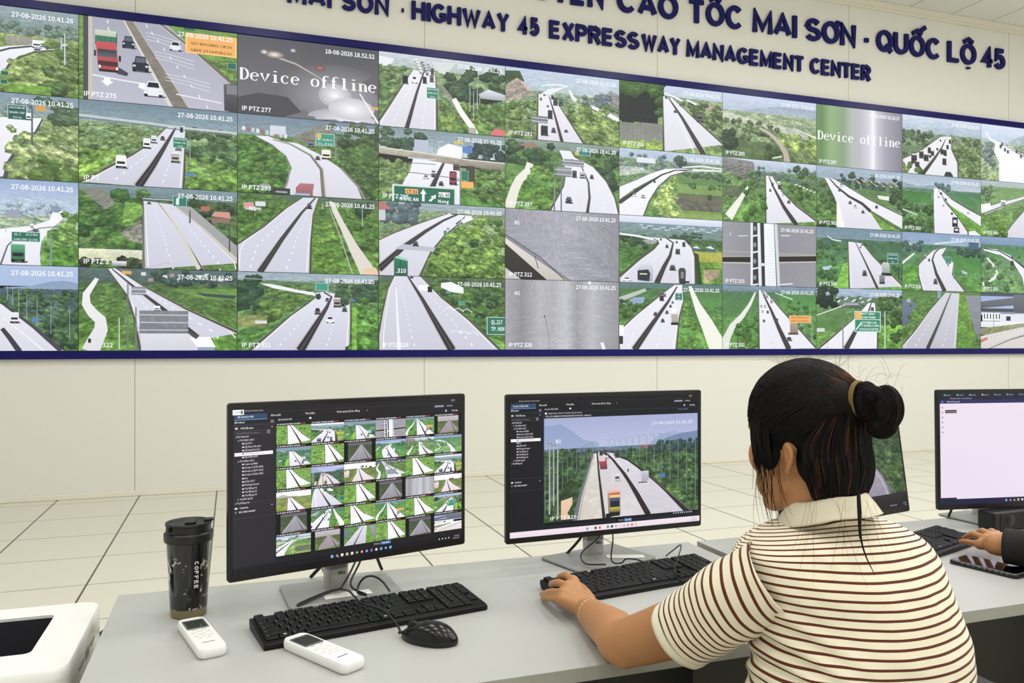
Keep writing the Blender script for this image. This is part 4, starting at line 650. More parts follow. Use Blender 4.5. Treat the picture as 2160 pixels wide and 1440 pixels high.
def f81(p):
    p.rect(0, 0, 100, 30, '9fb4cc', 'c2d0dc', .2); p.hill([(0, 16), (20, 20), (44, 16), (70, 24), (101, 22)], '8aa2b4', '9cb0b8', .3); p.rect(0, 24, 100, 100, '5f8470', '5c9430', .6); p.rect(0, 30, 36, 50, '3f7c3c', '4a8a3c', .25); p.rect(60, 26, 101, 60, '4f8060', '5a9048', .3); p.trees(12, (40, 14, 60, 24), 2, 3, '4a6870', '5c7c7c'); p.trees(50, (0, 48, 38, 100), 2.5, 4.5, '3a5c34', '5a8440', .7); p.line([(0, 62), (18, 70)], 1.4, 1.6, 'c8d0c4')
    p.poly([(39, 22), (44, 22), (52, 44), (68, 68), (82, 94), (82, 101), (40, 101), (39, 50)], 'f2f1f8', 'e4e2ee'); p.poly([(41, 20), (50, 26), (62, 40), (84, 56), (101, 66), (101, 84), (72, 62), (54, 44)], 'f2f2f8', 'e8e7f0'); p.poly([(54, 46), (78, 64), (101, 84), (101, 101), (86, 101), (70, 70)], '6aa032', '5c9428', .6)
    p.line([(44, 24), (52, 38), (60, 52)], .5, .8, '4a4a50'); p.line([(50, 26), (62, 39), (101, 64)], .4, 1, '55605c'); p.line([(56, 46), (70, 70), (86, 101)], .6, 1.2, '55604c')
    for u, v, w, h in ((66, 86, 7, 16), (68, 97, 7, 9)): p.car(u, v, w, h, '25252c', 'dark'); p.rect(u-w*.3, v-h*.7, u+w*.3, v-h*.35, 'f0f0f4')
    for u, v in ((51, 52), (62, 66), (54, 42), (45, 38), (83, 62), (48, 32)): p.car(u, v, 2.8, 4.4, 'e0e2ea' if u % 2 else '4a4a52', 'truck')
    p.poly([(84, 94), (92, 92), (101, 101), (84, 101)], 'f4f6fa'); p.stamp(cam='IP PTZ 302')
def f82(p):
    p.rect(0, 0, 100, 24, '7f9cc8', '93aec4', .2); p.rect(0, 20, 100, 100, '4f7a60', '569a2c', .55); p.trees(20, (0, 16, 26, 30), 2, 3, '3f6068', '507468'); p.rect(60, 30, 101, 66, '3f8040', '4a9038', .2); p.trees(40, (68, 24, 101, 36), 2, 3, '315448', '40685a'); p.rect(84, 12, 97, 24, '4a627c'); p.line([(40, 18), (60, 14), (76, 12)], 1.4, 1, 'dfe6ee'); p.line([(0, 54), (8, 44), (15, 36)], 2.6, 1.6, 'e4e8e4'); p.rect(0, 56, 22, 101, '579c2a', None, .6)
    p.road([(38, 30), (30, 40), (20, 56), (20, 74), (25, 101)], [(55, 24), (49, 38), (56, 52), (64, 74), (80, 101)], 'f0f0f6', 'e2e1ec', med=[(46, 26), (40, 34), (37, 46), (42, 70), (53, 101)], mw=(.8, 4.5)); p.poly([(58, 44), (64, 50), (62, 70), (58, 60)], 'e8e8ee'); p.poly([(74, 62), (82, 66), (82, 70), (76, 68)], 'b8c8d0')
    p.pole(64, 42, 80, .7); p.sign(54, 40, 61, 52, '14806c', ('DAI', 'KC', '500')); p.car(28, 44, 3, 8, 'b4b0a8', 'dark'); p.car(33, 49, 2.6, 5, '3c3e44'); p.car(41, 88, 5, 9, '3a3c44'); p.stamp(cam='IP PTZ 318', mark='N2')
def f83(p):
    p.rect(0, 0, 100, 100, '5c8440', '5a8c2c', .75); p.poly([(0, 16), (18, 18), (22, 24), (12, 50), (0, 64)], '6a7a94', '5a6878', .1); p.poly([(0, 0), (44, 0), (34, 20), (14, 18), (0, 14)], '4f7c3c', '5f9040', .6); p.rect(44, 0, 48, 12, '7f9cc4')
    p.road([(54, 2), (34, 34), (14, 72), (0, 94), (0, 101)], [(72, 3), (70, 50), (68, 101)], 'd9dae0', 'c2c2cc', med=[(61, 3), (46, 54), (31, 101)], mw=(1.2, 4.5), mc='7f7c78', lip='c4c2be'); p.poly([(80, 6), (101, 6), (101, 88), (92, 70), (86, 40)], '8f94a0', '7c8290', .15); p.poly([(72, 4), (80, 6), (86, 40), (92, 70), (96, 101), (68, 101)], '6a9c2c', '5c9424', .6)
    p.trees(24, (10, 12, 46, 70, [(50, 4), (2, 88)], 'l'), 2, 3.6, '4c7a2c', '6a9a3c'); p.line([(94, 101), (94, 84), (97, 76), (101, 74)], .8, 1, '55606a'); p.line([(86, 50), (88, 90)], .4, .4, 'c4a84a'); p.txt('R1', 6, 20, 5, 'f4f6ff') if not p.lod else None
def f90(p):
    p.rect(0, 0, 100, 36, 'd8e4f6', 'b8cae4', .15); p.hill([(0, 24), (20, 30), (30, 32), (44, 22), (70, 6), (101, 0)], 'b0c2d6', 'a8bcae', .4); p.rect(0, 32, 100, 100, 'a8b8a4', '86a070', .75); p.trees(18, (0, 34, 16, 70), 2.5, 5, '6f868c', '8a9e94'); p.trees(24, (60, 20, 101, 60), 3, 6, '7f967c', 'a4b49a')
    p.poly([(20, 30), (26, 30), (60, 50), (101, 92), (101, 101), (24, 101), (24, 66), (17, 46)], 'fafafe', 'f4f3fa'); p.line([(30, 34), (60, 52), (101, 90)], .6, 2, '7c7880'); p.line([(6, 14), (12, 26), (22, 32)], 2, 2.6, 'f0f4fa')
    for u, v in ((26, 40), (32, 45), (36, 48), (28, 36), (48, 46), (54, 54)): p.car(u, v, 2.8, 6, '6a7078', 'dark')
def f91(p):
    p.rect(0, 0, 100, 20, 'b4c2cc', 'a0b2a8', .3); p.rect(0, 10, 100, 100, '7c9c6c', '5c9030', .7); p.rect(20, 10, 101, 40, '7aa060', None, .3); p.trees(12, (0, 10, 18, 34), 2, 4, '5a7a5c', '7a9674'); p.line([(60, 26), (28, 42), (0, 58)], 3, 7, 'e6e8ee'); p.line([(60, 28), (28, 45), (0, 62)], .8, 1.2, '55605c')
    p.poly([(70, 40), (59, 50), (40, 80), (30, 101), (101, 101), (101, 30)], 'e8e8f0', 'd6d5e0'); p.line([(59, 48), (42, 76), (29, 101)], .8, 1.4, '6a7064'); p.poly([(0, 44), (12, 40), (14, 50), (0, 56)], 'f4f6fa'); p.trees(14, (0, 60, 34, 98), 3, 5, '5c8c2c', '7cac3c', .8); p.car(30, 42, 7, 9, 'e4e8ee', 'truck'); p.stamp(cam='IP PTZ 306')
def f92(p):
    p.rect(0, 0, 100, 18, '7c9ccc', '6f94a4', .2); p.rect(0, 14, 100, 100, '557f64', '74a85c', .6); p.rect(10, 20, 101, 40, '468850', '569848', .25); p.poly([(3, 22), (20, 22), (40, 32), (60, 52), (80, 101), (60, 101), (56, 72), (44, 46), (24, 32), (4, 25)], 'f2f2f8', 'e6e5ee'); p.line([(4, 22), (24, 25), (44, 38), (60, 54), (72, 74)], .8, 3, '44444c'); p.line([(60, 101), (56, 72), (44, 46), (24, 31)], .8, .8, '5a6454'); p.line([(8, 38), (16, 50), (22, 64), (18, 74), (2, 86)], 2, 3.4, 'ecece6')
    p.trees(22, (0, 34, 44, 98), 2.4, 4, '3f6c40', '5c8c4c', .5); p.car(42, 38, 3, 5, '3a3c44'); p.car(52, 36, 3, 5, '3a3c44'); p.ell(42, 46, 2.6, 5, '2c4c2c', .5); p.stamp(cam='IP PTZ 315')
def f93(p):
    p.rect(0, 0, 100, 40, '8fa8dc', 'a9bce0'); p.rect(0, 0, 100, 6, '4c5560'); p.poly([(0, 16), (44, 8), (44, 22), (0, 28)], '70757c', '5c6068'); p.rect(44, 2, 101, 36, '6f757e', '585d66'); p.rect(0, 28, 44, 34, '4a4f58'); p.rect(2, 34, 46, 58, '8a93a8', 'b8c0d0', .2); p.rect(2, 36, 26, 50, 'eef2fa')
    for i in range(6): p.rect(4+i*4, 38, 5.5+i*4, 47, '3c4454')
    p.rect(0, 52, 101, 62, 'eef0f2', 'dfe0e4'); p.rect(26, 38, 70, 52, 'dfe4ee'); p.pole(17, 34, 70, .7, '6a7078'); p.rect(34, 42, 40, 50, '2f3440'); p.poly([(0, 64), (60, 54), (58, 62), (10, 76), (0, 76)], '9ca07c', '86905c', .4); p.poly([(0, 78), (60, 60), (101, 54), (101, 101), (0, 101)], 'e2dedc', 'd6d0cc')
    for i in range(14): p.line([(4+i*4.4, 82-i*1.9), (5+i*4.4, 86-i*1.9)], .4, .4, '8a8482'); p.line([(14+i*4.4, 92-i*2), (15+i*4.4, 96-i*2)], .4, .4, 'a89c96')
    p.line([(10, 101), (40, 84), (101, 60)], 1, 2, '8c8886'); p.poly([(0, 84), (8, 80), (9, 84), (0, 90)], 'c4704c')
FEED = {k[1:]: v for k, v in list(globals().items()) if len(k) == 3 and k[0] == 'f' and k[1:].isdigit()}
# the white serif caption of a feed without signal, drawn stroke by stroke
def offline(p, u0, v0, wid, slope):
    cw = wid/14; H = 18.5; t = .12
    def S(i, pts, w=t):
        w = w*1.35
        q = [(u0+(i+.5)*cw+(x-.5)*cw*.95, v0-y*H*.56) for x, y in pts]
        n = len(q); L, R = [], []
        for k in range(n):
            a = q[max(0, k-1)]; b = q[min(n-1, k+1)]; dx, dy = b[0]-a[0], (b[1]-a[1])*.5625; d = math.hypot(dx, dy) or 1
            wv = w*cw*(1.0 if abs(dy) > abs(dx) else .55)/2*(abs(dy)/d*.5+.75)
            L.append((q[k][0]-dy/d*wv, q[k][1]+dx/d*wv/.5625)); R.append((q[k][0]+dy/d*wv, q[k][1]-dx/d*wv/.5625))
        for k in range(n-1): p.quad([L[k], L[k+1], R[k+1], R[k]], [lin('ffffff')]*4, 0)
    def arc(cx, cy, rx, ry, a, b, n=14): return [(cx+rx*math.cos(math.radians(a+(b-a)*k/n)), cy+ry*math.sin(math.radians(a+(b-a)*k/n))) for k in range(n+1)]
    p.k += 1
    def e(i): S(i, [(.14, .56), (.84, .56)]); S(i, arc(.49, .5, .36, .48, 8, 320))
    def f(i): S(i, [(.4, .02), (.4, 1.15)], .15); S(i, arc(.68, 1.15, .28, .32, 180, 40)); S(i, [(.14, .92), (.74, .92)]); S(i, [(.18, .03), (.66, .03)])
    def l(i, top): S(i, [(.52, .02), (.52, top)], .15); S(i, [(.26, top-.04), (.52, top-.02)]); S(i, [(.22, .03), (.82, .03)])
    S(0, [(.2, .02), (.2, 1.42)], .15); S(0, [(.04, .03), (.42, .03)]); S(0, [(.04, 1.41), (.42, 1.41)]); S(0, arc(.36, .72, .5, .69, 88, -88, 18))
    e(1); S(2, [(.12, .96), (.5, .04), (.88, .96)], .13); S(2, [(0, .97), (.32, .97)]); S(2, [(.68, .97), (1, .97)])
    l(3, .97); S(3, [(.5, 1.3), (.5, 1.42)], .2); S(4, arc(.5, .5, .36, .48, 45, 320)); S(4, [(.72, .82), (.8, .74)], .2); e(5)
    S(7, arc(.5, .5, .36, .48, 0, 360, 24)); f(8); f(9); l(10, 1.42); l(11, .97); S(11, [(.5, 1.3), (.5, 1.42)], .2)
    S(12, [(.22, .02), (.22, .95)], .15); S(12, [(.02, .95), (.22, .96)]); S(12, [(.04, .03), (.42, .03)]); S(12, arc(.5, .66, .28, .31, 160, 0)); S(12, [(.78, .66), (.78, .03)], .15); S(12, [(.6, .03), (.98, .03)]); e(13)

# ------------------------------------------------------------------ room shell
def gridmat(name, base, linec, grids, rough=.5, namt=.02, nscale=3, spec=.4):
    m = mat(name, base, rough, spec=spec, noise_amt=namt, noise_scale=nscale); nt = m.node_tree; L = nt.links.new; N = nt.nodes.new
    b = nt.nodes['Principled BSDF']; src = b.inputs['Base Color'].links[0].from_socket
    g = N('ShaderNodeNewGeometry'); sp = N('ShaderNodeSeparateXYZ'); L(g.outputs['Position'], sp.inputs[0]); last = None
    for ax, off, per, wd in grids:
        x = sp.outputs[ax]
        for op, v in (('SUBTRACT', off), ('DIVIDE', per), ('ADD', .5), ('FRACT', None), ('SUBTRACT', .5), ('ABSOLUTE', None), ('MULTIPLY', per), ('LESS_THAN', wd/2)):
            n = N('ShaderNodeMath'); n.operation = op; L(x, n.inputs[0])
            if v is not None: n.inputs[1].default_value = v
            x = n.outputs[0]
        if last is None: last = x
        else:
            n = N('ShaderNodeMath'); n.operation = 'MAXIMUM'; L(last, n.inputs[0]); L(x, n.inputs[1]); last = n.outputs[0]
    mx = N('ShaderNodeMix'); mx.data_type = 'RGBA'; L(last, mx.inputs[0]); L(src, mx.inputs[6]); mx.inputs[7].default_value = (*lin(linec), 1)
    L(mx.outputs[2], b.inputs['Base Color']); return m
FX, FY = -1.3178, 7.1093
M['floor'] = gridmat('pale_floor_panels', 'dedacb', '4a4634', ((0, FX, .6, .0105), (1, FY, .6, .0068)), .34, .02, 1.5)
M['wallp'] = gridmat('wall_panels', 'e3e2db', 'a8a28c', ((0, -.7556, 2.4445, .006),), .5, .012, .8, .3)
M['ceil'] = gridmat('ceiling_tiles', 'e4e3df', '8d8878', ((0, 7.413, .63, .012), (1, 7.27, .63, .012)), .6, .01, 2)
WY = 7.3; XL, XR, YB = -4.2, 13.2, -4.2
for nm, c, s, mt in (('floor', ((XL+XR)/2, (WY+YB)/2, -.05), (XR-XL+.2, WY-YB+.2, .1), 'floor'), ('ceiling', ((XL+XR)/2, (WY+YB)/2, CEIL+.05), (XR-XL+.2, WY-YB+.2, .1), 'ceil'),
                     ('wall_front', ((XL+XR)/2, WY+.05, CEIL/2), (XR-XL+.2, .1, CEIL), 'wallp'), ('wall_left', (XL-.05, (WY+YB)/2, CEIL/2), (.1, WY-YB, CEIL), 'wall'),
                     ('wall_right', (XR+.05, (WY+YB)/2, CEIL/2), (.1, WY-YB, CEIL), 'wall'), ('wall_back', ((XL+XR)/2, YB-.05, CEIL/2), (XR-XL+.2, .1, CEIL), 'wall')):
    bm = B(); box(bm, c, s); struct(nm, bm, M[mt], smooth=False)
bm = B(); box(bm, ((XL+XR)/2, WY-.012, .022), (XR-XL, .024, .044)); struct('baseboard_front', bm, M['trim'], bevel=.006)
bm = B(); box(bm, ((XL+XR)/2, WY-.03, CEIL-.03), (XR-XL, .06, .06)); box(bm, ((XL+XR)/2, WY-.012, CEIL-.07), (XR-XL, .024, .03)); struct('trim_1', bm, M['trim'], bevel=.006)
lab_l = ('near the front wall', 'one row back from the front wall', 'above the room behind the camera', 'above the rear wall')
k = 0
for x, y in LIGHTS:
    o = empty('ceiling_light', (x, y, CEIL), label='white square ceiling light panel out of frame above the room', cat='light', group='ceiling light panels')
    bm = B(); box(bm, (0, 0, -.008), (.6, .6, .016)); obj('frame', bm, M['trim'], o, bevel=.003)
    bm = B(); box(bm, (0, 0, -.018), (.55, .55, .006)); obj('diffuser', bm, M['lamp'], o)

# ------------------------------------------------------------------ video wall
CW, PH, VX, VZ, VY = 1.2132, .6793, -2.3817, 1.1993, 7.2727
ORD = ('far left', 'second', 'third', 'fourth', 'fifth', 'sixth', 'seventh', 'eighth', 'ninth', 'tenth'); ROWN = ('top', 'second', 'third', 'bottom')
DESC = {'00': 'trucks on a bend above bright bushes', '01': 'a green truck-stop sign over silvery reeds', '02': 'a green distance sign over a truck in a haze', '03': 'a white van below blue hills', '10': 'a red truck and an orange distance sign', '11': 'a bridge crossing a motorway with white trucks', '12': 'an empty concrete motorway with a pond at left', '13': 'grey gantry panels and a winding side road',
        '20': 'the dark Device offline caption over night headlights', '21': 'a curving road with a red truck at the bottom', '22': 'an empty road and a pale footpath', '23': 'a curve with a few cars below a far city', '30': 'a crowded straight road and white poles', '31': 'a concrete overpass above a green direction sign', '32': 'a green truck and dense bushes', '33': 'a wide road with a green TP. NINH sign',
        '40': 'a road between rock cuttings', '41': 'stacked sign gantries on a curve', '42': 'bare purple grey asphalt with a kerb', '43': 'blank grey streaked tarmac', '50': 'a big dark tree beside a road', '51': 'a white curve beside green fields', '52': 'a white coach and a dark truck', '53': 'a road between a pond and a white path',
        '60': 'hazy hills and a dirt track', '61': 'a grey cliff beside a road', '62': 'a steel gantry seen from above', '63': 'an orange distance sign', '70': 'the Device offline caption on green and purple', '71': 'a forking road below red roofs', '72': 'a truck and a van on green slopes', '73': 'a large green exit sign',
        '80': 'a queue of trucks on a hazy slope', '81': 'cars queueing beside a second carriageway', '82': 'an S shaped road with a far building', '83': 'a road between water channels', '90': 'a pale road below misty mountains', '91': 'two crossing white carriageways', '92': 'a road curving away to the right', '93': 'a toll plaza and a building'}
for c in range(10):
    for r in range(4):                                             # r = 0 is the top row
        o = empty('video_display', (VX+CW*(c+.5), VY, VZ+PH*(3-r)), label='%s row video display: %s' % (ROWN[r], DESC['%d%d' % (c, r)]), cat='screen', group='panels of the video wall')
        bm = B(); box(bm, (0, .012, PH/2), (CW-.001, .02, PH-.001)); obj('housing', bm, M['black'], o)
        p = Pic(CW-.0045, PH-.0045, seed=c*4+r+1); p.gain = 1.0; FEED['%d%d' % (c, r)](p)
        p.object('screen', o, (0, -.0005, PH/2))
fr = empty('display_frame', (VX+CW*5, VY, VZ), label='long glossy navy blue frame around the whole wall of screens', cat='frame'); T_ = .066; w = CW*10
for s_, z in (('top', PH*4+T_/2), ('bottom', -T_/2)):
    bm = B(); box(bm, (0, .005, z), (w+2*T_, .04, T_)); obj('%s_rail' % s_, bm, M['navy'], fr, bevel=.002)
for x in (-1, 1):
    bm = B(); box(bm, (x*(w/2+T_/2), .005, PH*2), (T_, .04, PH*4)); obj('side_rail', bm, M['navy'], fr, bevel=.002)

# ------------------------------------------------------------------ raised lettering on the wall
def AR(cx, cy, rx, ry, a, c, n=14): return [(cx+rx*math.cos(math.radians(a+(c-a)*k/n)), cy+ry*math.sin(math.radians(a+(c-a)*k/n))) for k in range(n+1)]
BW = [(0, 0), (0, 1), (.5, 1)]+AR(.52, .75, .46, .25, 90, -90, 10)+[(0, .5)]
LET = {'A': (.74, [[(0, 0), (.5, 1), (1, 0)], [(.2, .29), (.8, .29)]]), 'C': (.72, [AR(.52, .5, .52, .5, 42, 318, 22)]), 'D': (.7, [[(0, -.01), (0, 1), (.42, 1)]+AR(.45, .5, .55, .5, 90, -90)+[(-.1, 0)]]), 'E': (.62, [[(1, 1), (0, 1), (0, 0), (1, 0)], [(0, .52), (.92, .52)]]),
       'G': (.78, [AR(.5, .5, .5, .5, 42, 340, 22), [(.55, .42), (1, .42), (1, .05)]]), 'H': (.7, [[(0, -.1), (0, 1.1)], [(1, -.1), (1, 1.1)], [(0, .52), (1, .52)]]), 'I': (.0, [[(0, -.1), (0, 1.1)]]), 'L': (.56, [[(0, 1.1), (0, 0), (1.05, 0)]]), 'M': (.82, [[(0, -.1), (0, 1), (.5, .12), (1, 1), (1, -.1)]]),
       'N': (.68, [[(0, -.1), (0, 1), (1, 0), (1, 1.1)]]), 'O': (.78, [AR(.5, .5, .5, .5, 0, 360, 30)]), 'P': (.64, [[(0, -.1), (0, 1), (.5, 1)]+AR(.52, .72, .48, .28, 90, -90, 12)+[(-.05, .44)]]), 'R': (.7, [[(0, -.1), (0, 1), (.5, 1)]+AR(.5, .74, .44, .26, 90, -90, 12)+[(-.05, .48)], [(.5, .48), (1, -.1)]]),
       'S': (.66, [AR(.5, .74, .46, .26, 25, 180, 10)+AR(.5, .74, .46, .24, 180, 262, 5)+AR(.5, .25, .5, .25, 82, -160, 16)]), 'T': (.64, [[(-.1, 1), (1.1, 1)], [(.5, 1), (.5, -.1)]]), 'U': (.7, [[(0, 1.1)]+AR(.5, .4, .5, .4, 180, 360, 16)+[(1, 1.1)]]), 'W': (1.05, [[(0, 1.08), (.26, 0), (.5, .92), (.74, 0), (1, 1.08)]]),
       'X': (.66, [[(0, -.08), (1, 1.08)], [(0, 1.08), (1, -.08)]]), 'Y': (.68, [[(0, 1.08), (.5, .45), (1, 1.08)], [(.5, .5), (.5, -.1)]]), '4': (.56, [[(.74, -.1), (.74, 1), (0, .27), (1.1, .27)]]), '5': (.54, [[(.98, 1), (.2, 1), (.1, .5)]+AR(.5, .32, .48, .32, 125, -155, 16)]), '-': (.3, [[(0, .38), (1, .38)]]), 'F': (.58, [[(1, 1), (0, 1), (0, -.1)], [(0, .52), (.9, .52)]])}
CI, AC = [(.12, 1.2), (.5, 1.4), (.88, 1.2)], [(.8, 1.42), (1.2, 1.68)]
LET['Q'] = (.78, LET['O'][1]+[[(.6, .3), (1.05, -.1)]]); LET['Ế'] = (.62, LET['E'][1]+[CI, AC]); LET['Ố'] = (.78, LET['O'][1]+[CI, AC]); LET['Ộ'] = (.78, LET['O'][1]+[CI, [(.5, -.38), (.5, -.28)]]); LET['Ơ'] = (.78, LET['O'][1]+[[(.86, .9), (1.04, .98), (1.06, 1.2)]])
def stroke_letter(bm, ch, x0, wd, hh, t, y0, y1, ex=Vector((1, 0, 0)), ez=Vector((0, 0, 1)), ey=Vector((0, 1, 0)), o=Vector((0, 0, 0))):
    """letter ch drawn with thick strokes; x0 = left edge, wd = full width, hh = cap height, t = stroke width"""
    for j_, pts in enumerate(LET[ch][1]):
        q = [Vector((x0+t/2+max(0, wd-t)*x, t/2+(hh-t)*z)) for x, z in pts]; n = len(q); L, R = [], []; closed = (q[0]-q[-1]).length < 1e-5
        for k in range(n):
            a = (q[k]-q[k-1]) if k else ((q[0]-q[-2]) if closed else (q[1]-q[0])); b_ = (q[k+1]-q[k]) if k < n-1 else ((q[1]-q[0]) if closed else (q[-1]-q[-2]))
            a = a.normalized(); b_ = b_.normalized(); m = (a+b_); m = m.normalized() if m.length > .05 else a; nn = Vector((-m.y, m.x)); s_ = min(1.7, 1/max(.35, nn.dot(Vector((-a.y, a.x))))); w = t/2*(.86+.14*abs(m.y))
            L.append(q[k]+nn*w*s_); R.append(q[k]-nn*w*s_)
        P_ = lambda v, y: o+ex*v.x+ez*v.y+ey*y
        ya = y0+.0006*j_*(1 if y1 > y0 else -1)*min(1, abs(y1-y0)/.01); rings(bm, [[P_(L[k], ya), P_(R[k], ya), P_(R[k], y1), P_(L[k], y1)] for k in range(n)])
    bmesh.ops.recalc_face_normals(bm, faces=bm.faces[:])
def words(name, label, items, zb, caph, t):
    e = empty(name, (items[0][1], WY, zb), label=label, cat='sign lettering')
    for wd, x0, x1 in items:
        ws = [LET[c][0]+.24 for c in wd]; gap = .07; tot = sum(ws)+gap*(len(wd)-1); k = (x1-x0)/tot; x = x0-items[0][1]
        for c, w in zip(wd, ws):
            bm = B(); stroke_letter(bm, c, x, w*k, caph, min(t, .24*k*1.5), -.032, -.001); obj('letter', bm, M['letter'], e, ang=30, bevel=.004); x += (w+gap)*k
X = lambda px, py=80: aty(px, py, WY-.03).x
words('raised_lettering', 'upper line of large raised navy letters on the cream wall, ending QUỐC LỘ 45',
      [('TUYẾN', X(1085), X(1275)), ('CAO', X(1302), X(1431)), ('TỐC', X(1453), X(1568)), ('MAI', X(1589), X(1682)), ('SƠN', X(1700), X(1806)), ('-', X(1821), X(1837)), ('QUỐC', X(1850), X(1985)), ('LỘ', X(2000), X(2060)), ('45', X(2072), X(2121))], 4.605, .255, .055)
words('raised_lettering', 'lower line of smaller raised navy letters reading HIGHWAY 45 EXPRESSWAY MANAGEMENT CENTER',
      [('MAI', X(605), X(699)), ('SON', X(719), X(821)), ('-', X(843), X(856)), ('HIGHWAY', X(868), X(1075)), ('45', X(1093), X(1138)), ('EXPRESS', X(1158.6), X(1349)), ('WAY', X(1354), X(1436)), ('MANAGEMENT', X(1449), X(1697)), ('CENTER', X(1710), X(1838))], 4.245, .178, .0395)

# ------------------------------------------------------------------ desks
DT, DYF, DYB = .735, 1.222, 1.895
def desk(x0, x1, label, sides):
    cx = (x0+x1)/2; e = empty('desk', (cx, (DYF+DYB)/2, 0), label=label, cat='desk', group='grey control room desks'); w = x1-x0; d = DYB-DYF
    bm = B(); box(bm, (0, 0, DT-.0125), (w, d, .025)); o = obj('worktop', bm, [M['worktop'], M['desk_edge']], e, bevel=.0015)
    for f in o.data.polygons:
        if abs(f.normal.z) < .5: f.material_index = 1
    for sx in sides:
        bm = B(); box(bm, (sx*(w/2-.012), .17, (DT-.026)/2), (.018, d-.36, DT-.027)); obj('side_panel', bm, M['panel'], e, bevel=.001)
    bm = B(); box(bm, (0, d/2-.05, .38), (w-.045, .018, DT-.09)); obj('modesty_panel', bm, M['shaded_panel'], e)
desk(-.228, 1.168, 'grey desk in front of the woman holding the tumbler and two screens', (-1, 1))
desk(1.196, 2.59, 'grey desk at right, next along, holding the screen with the pink page', (-1, 1))

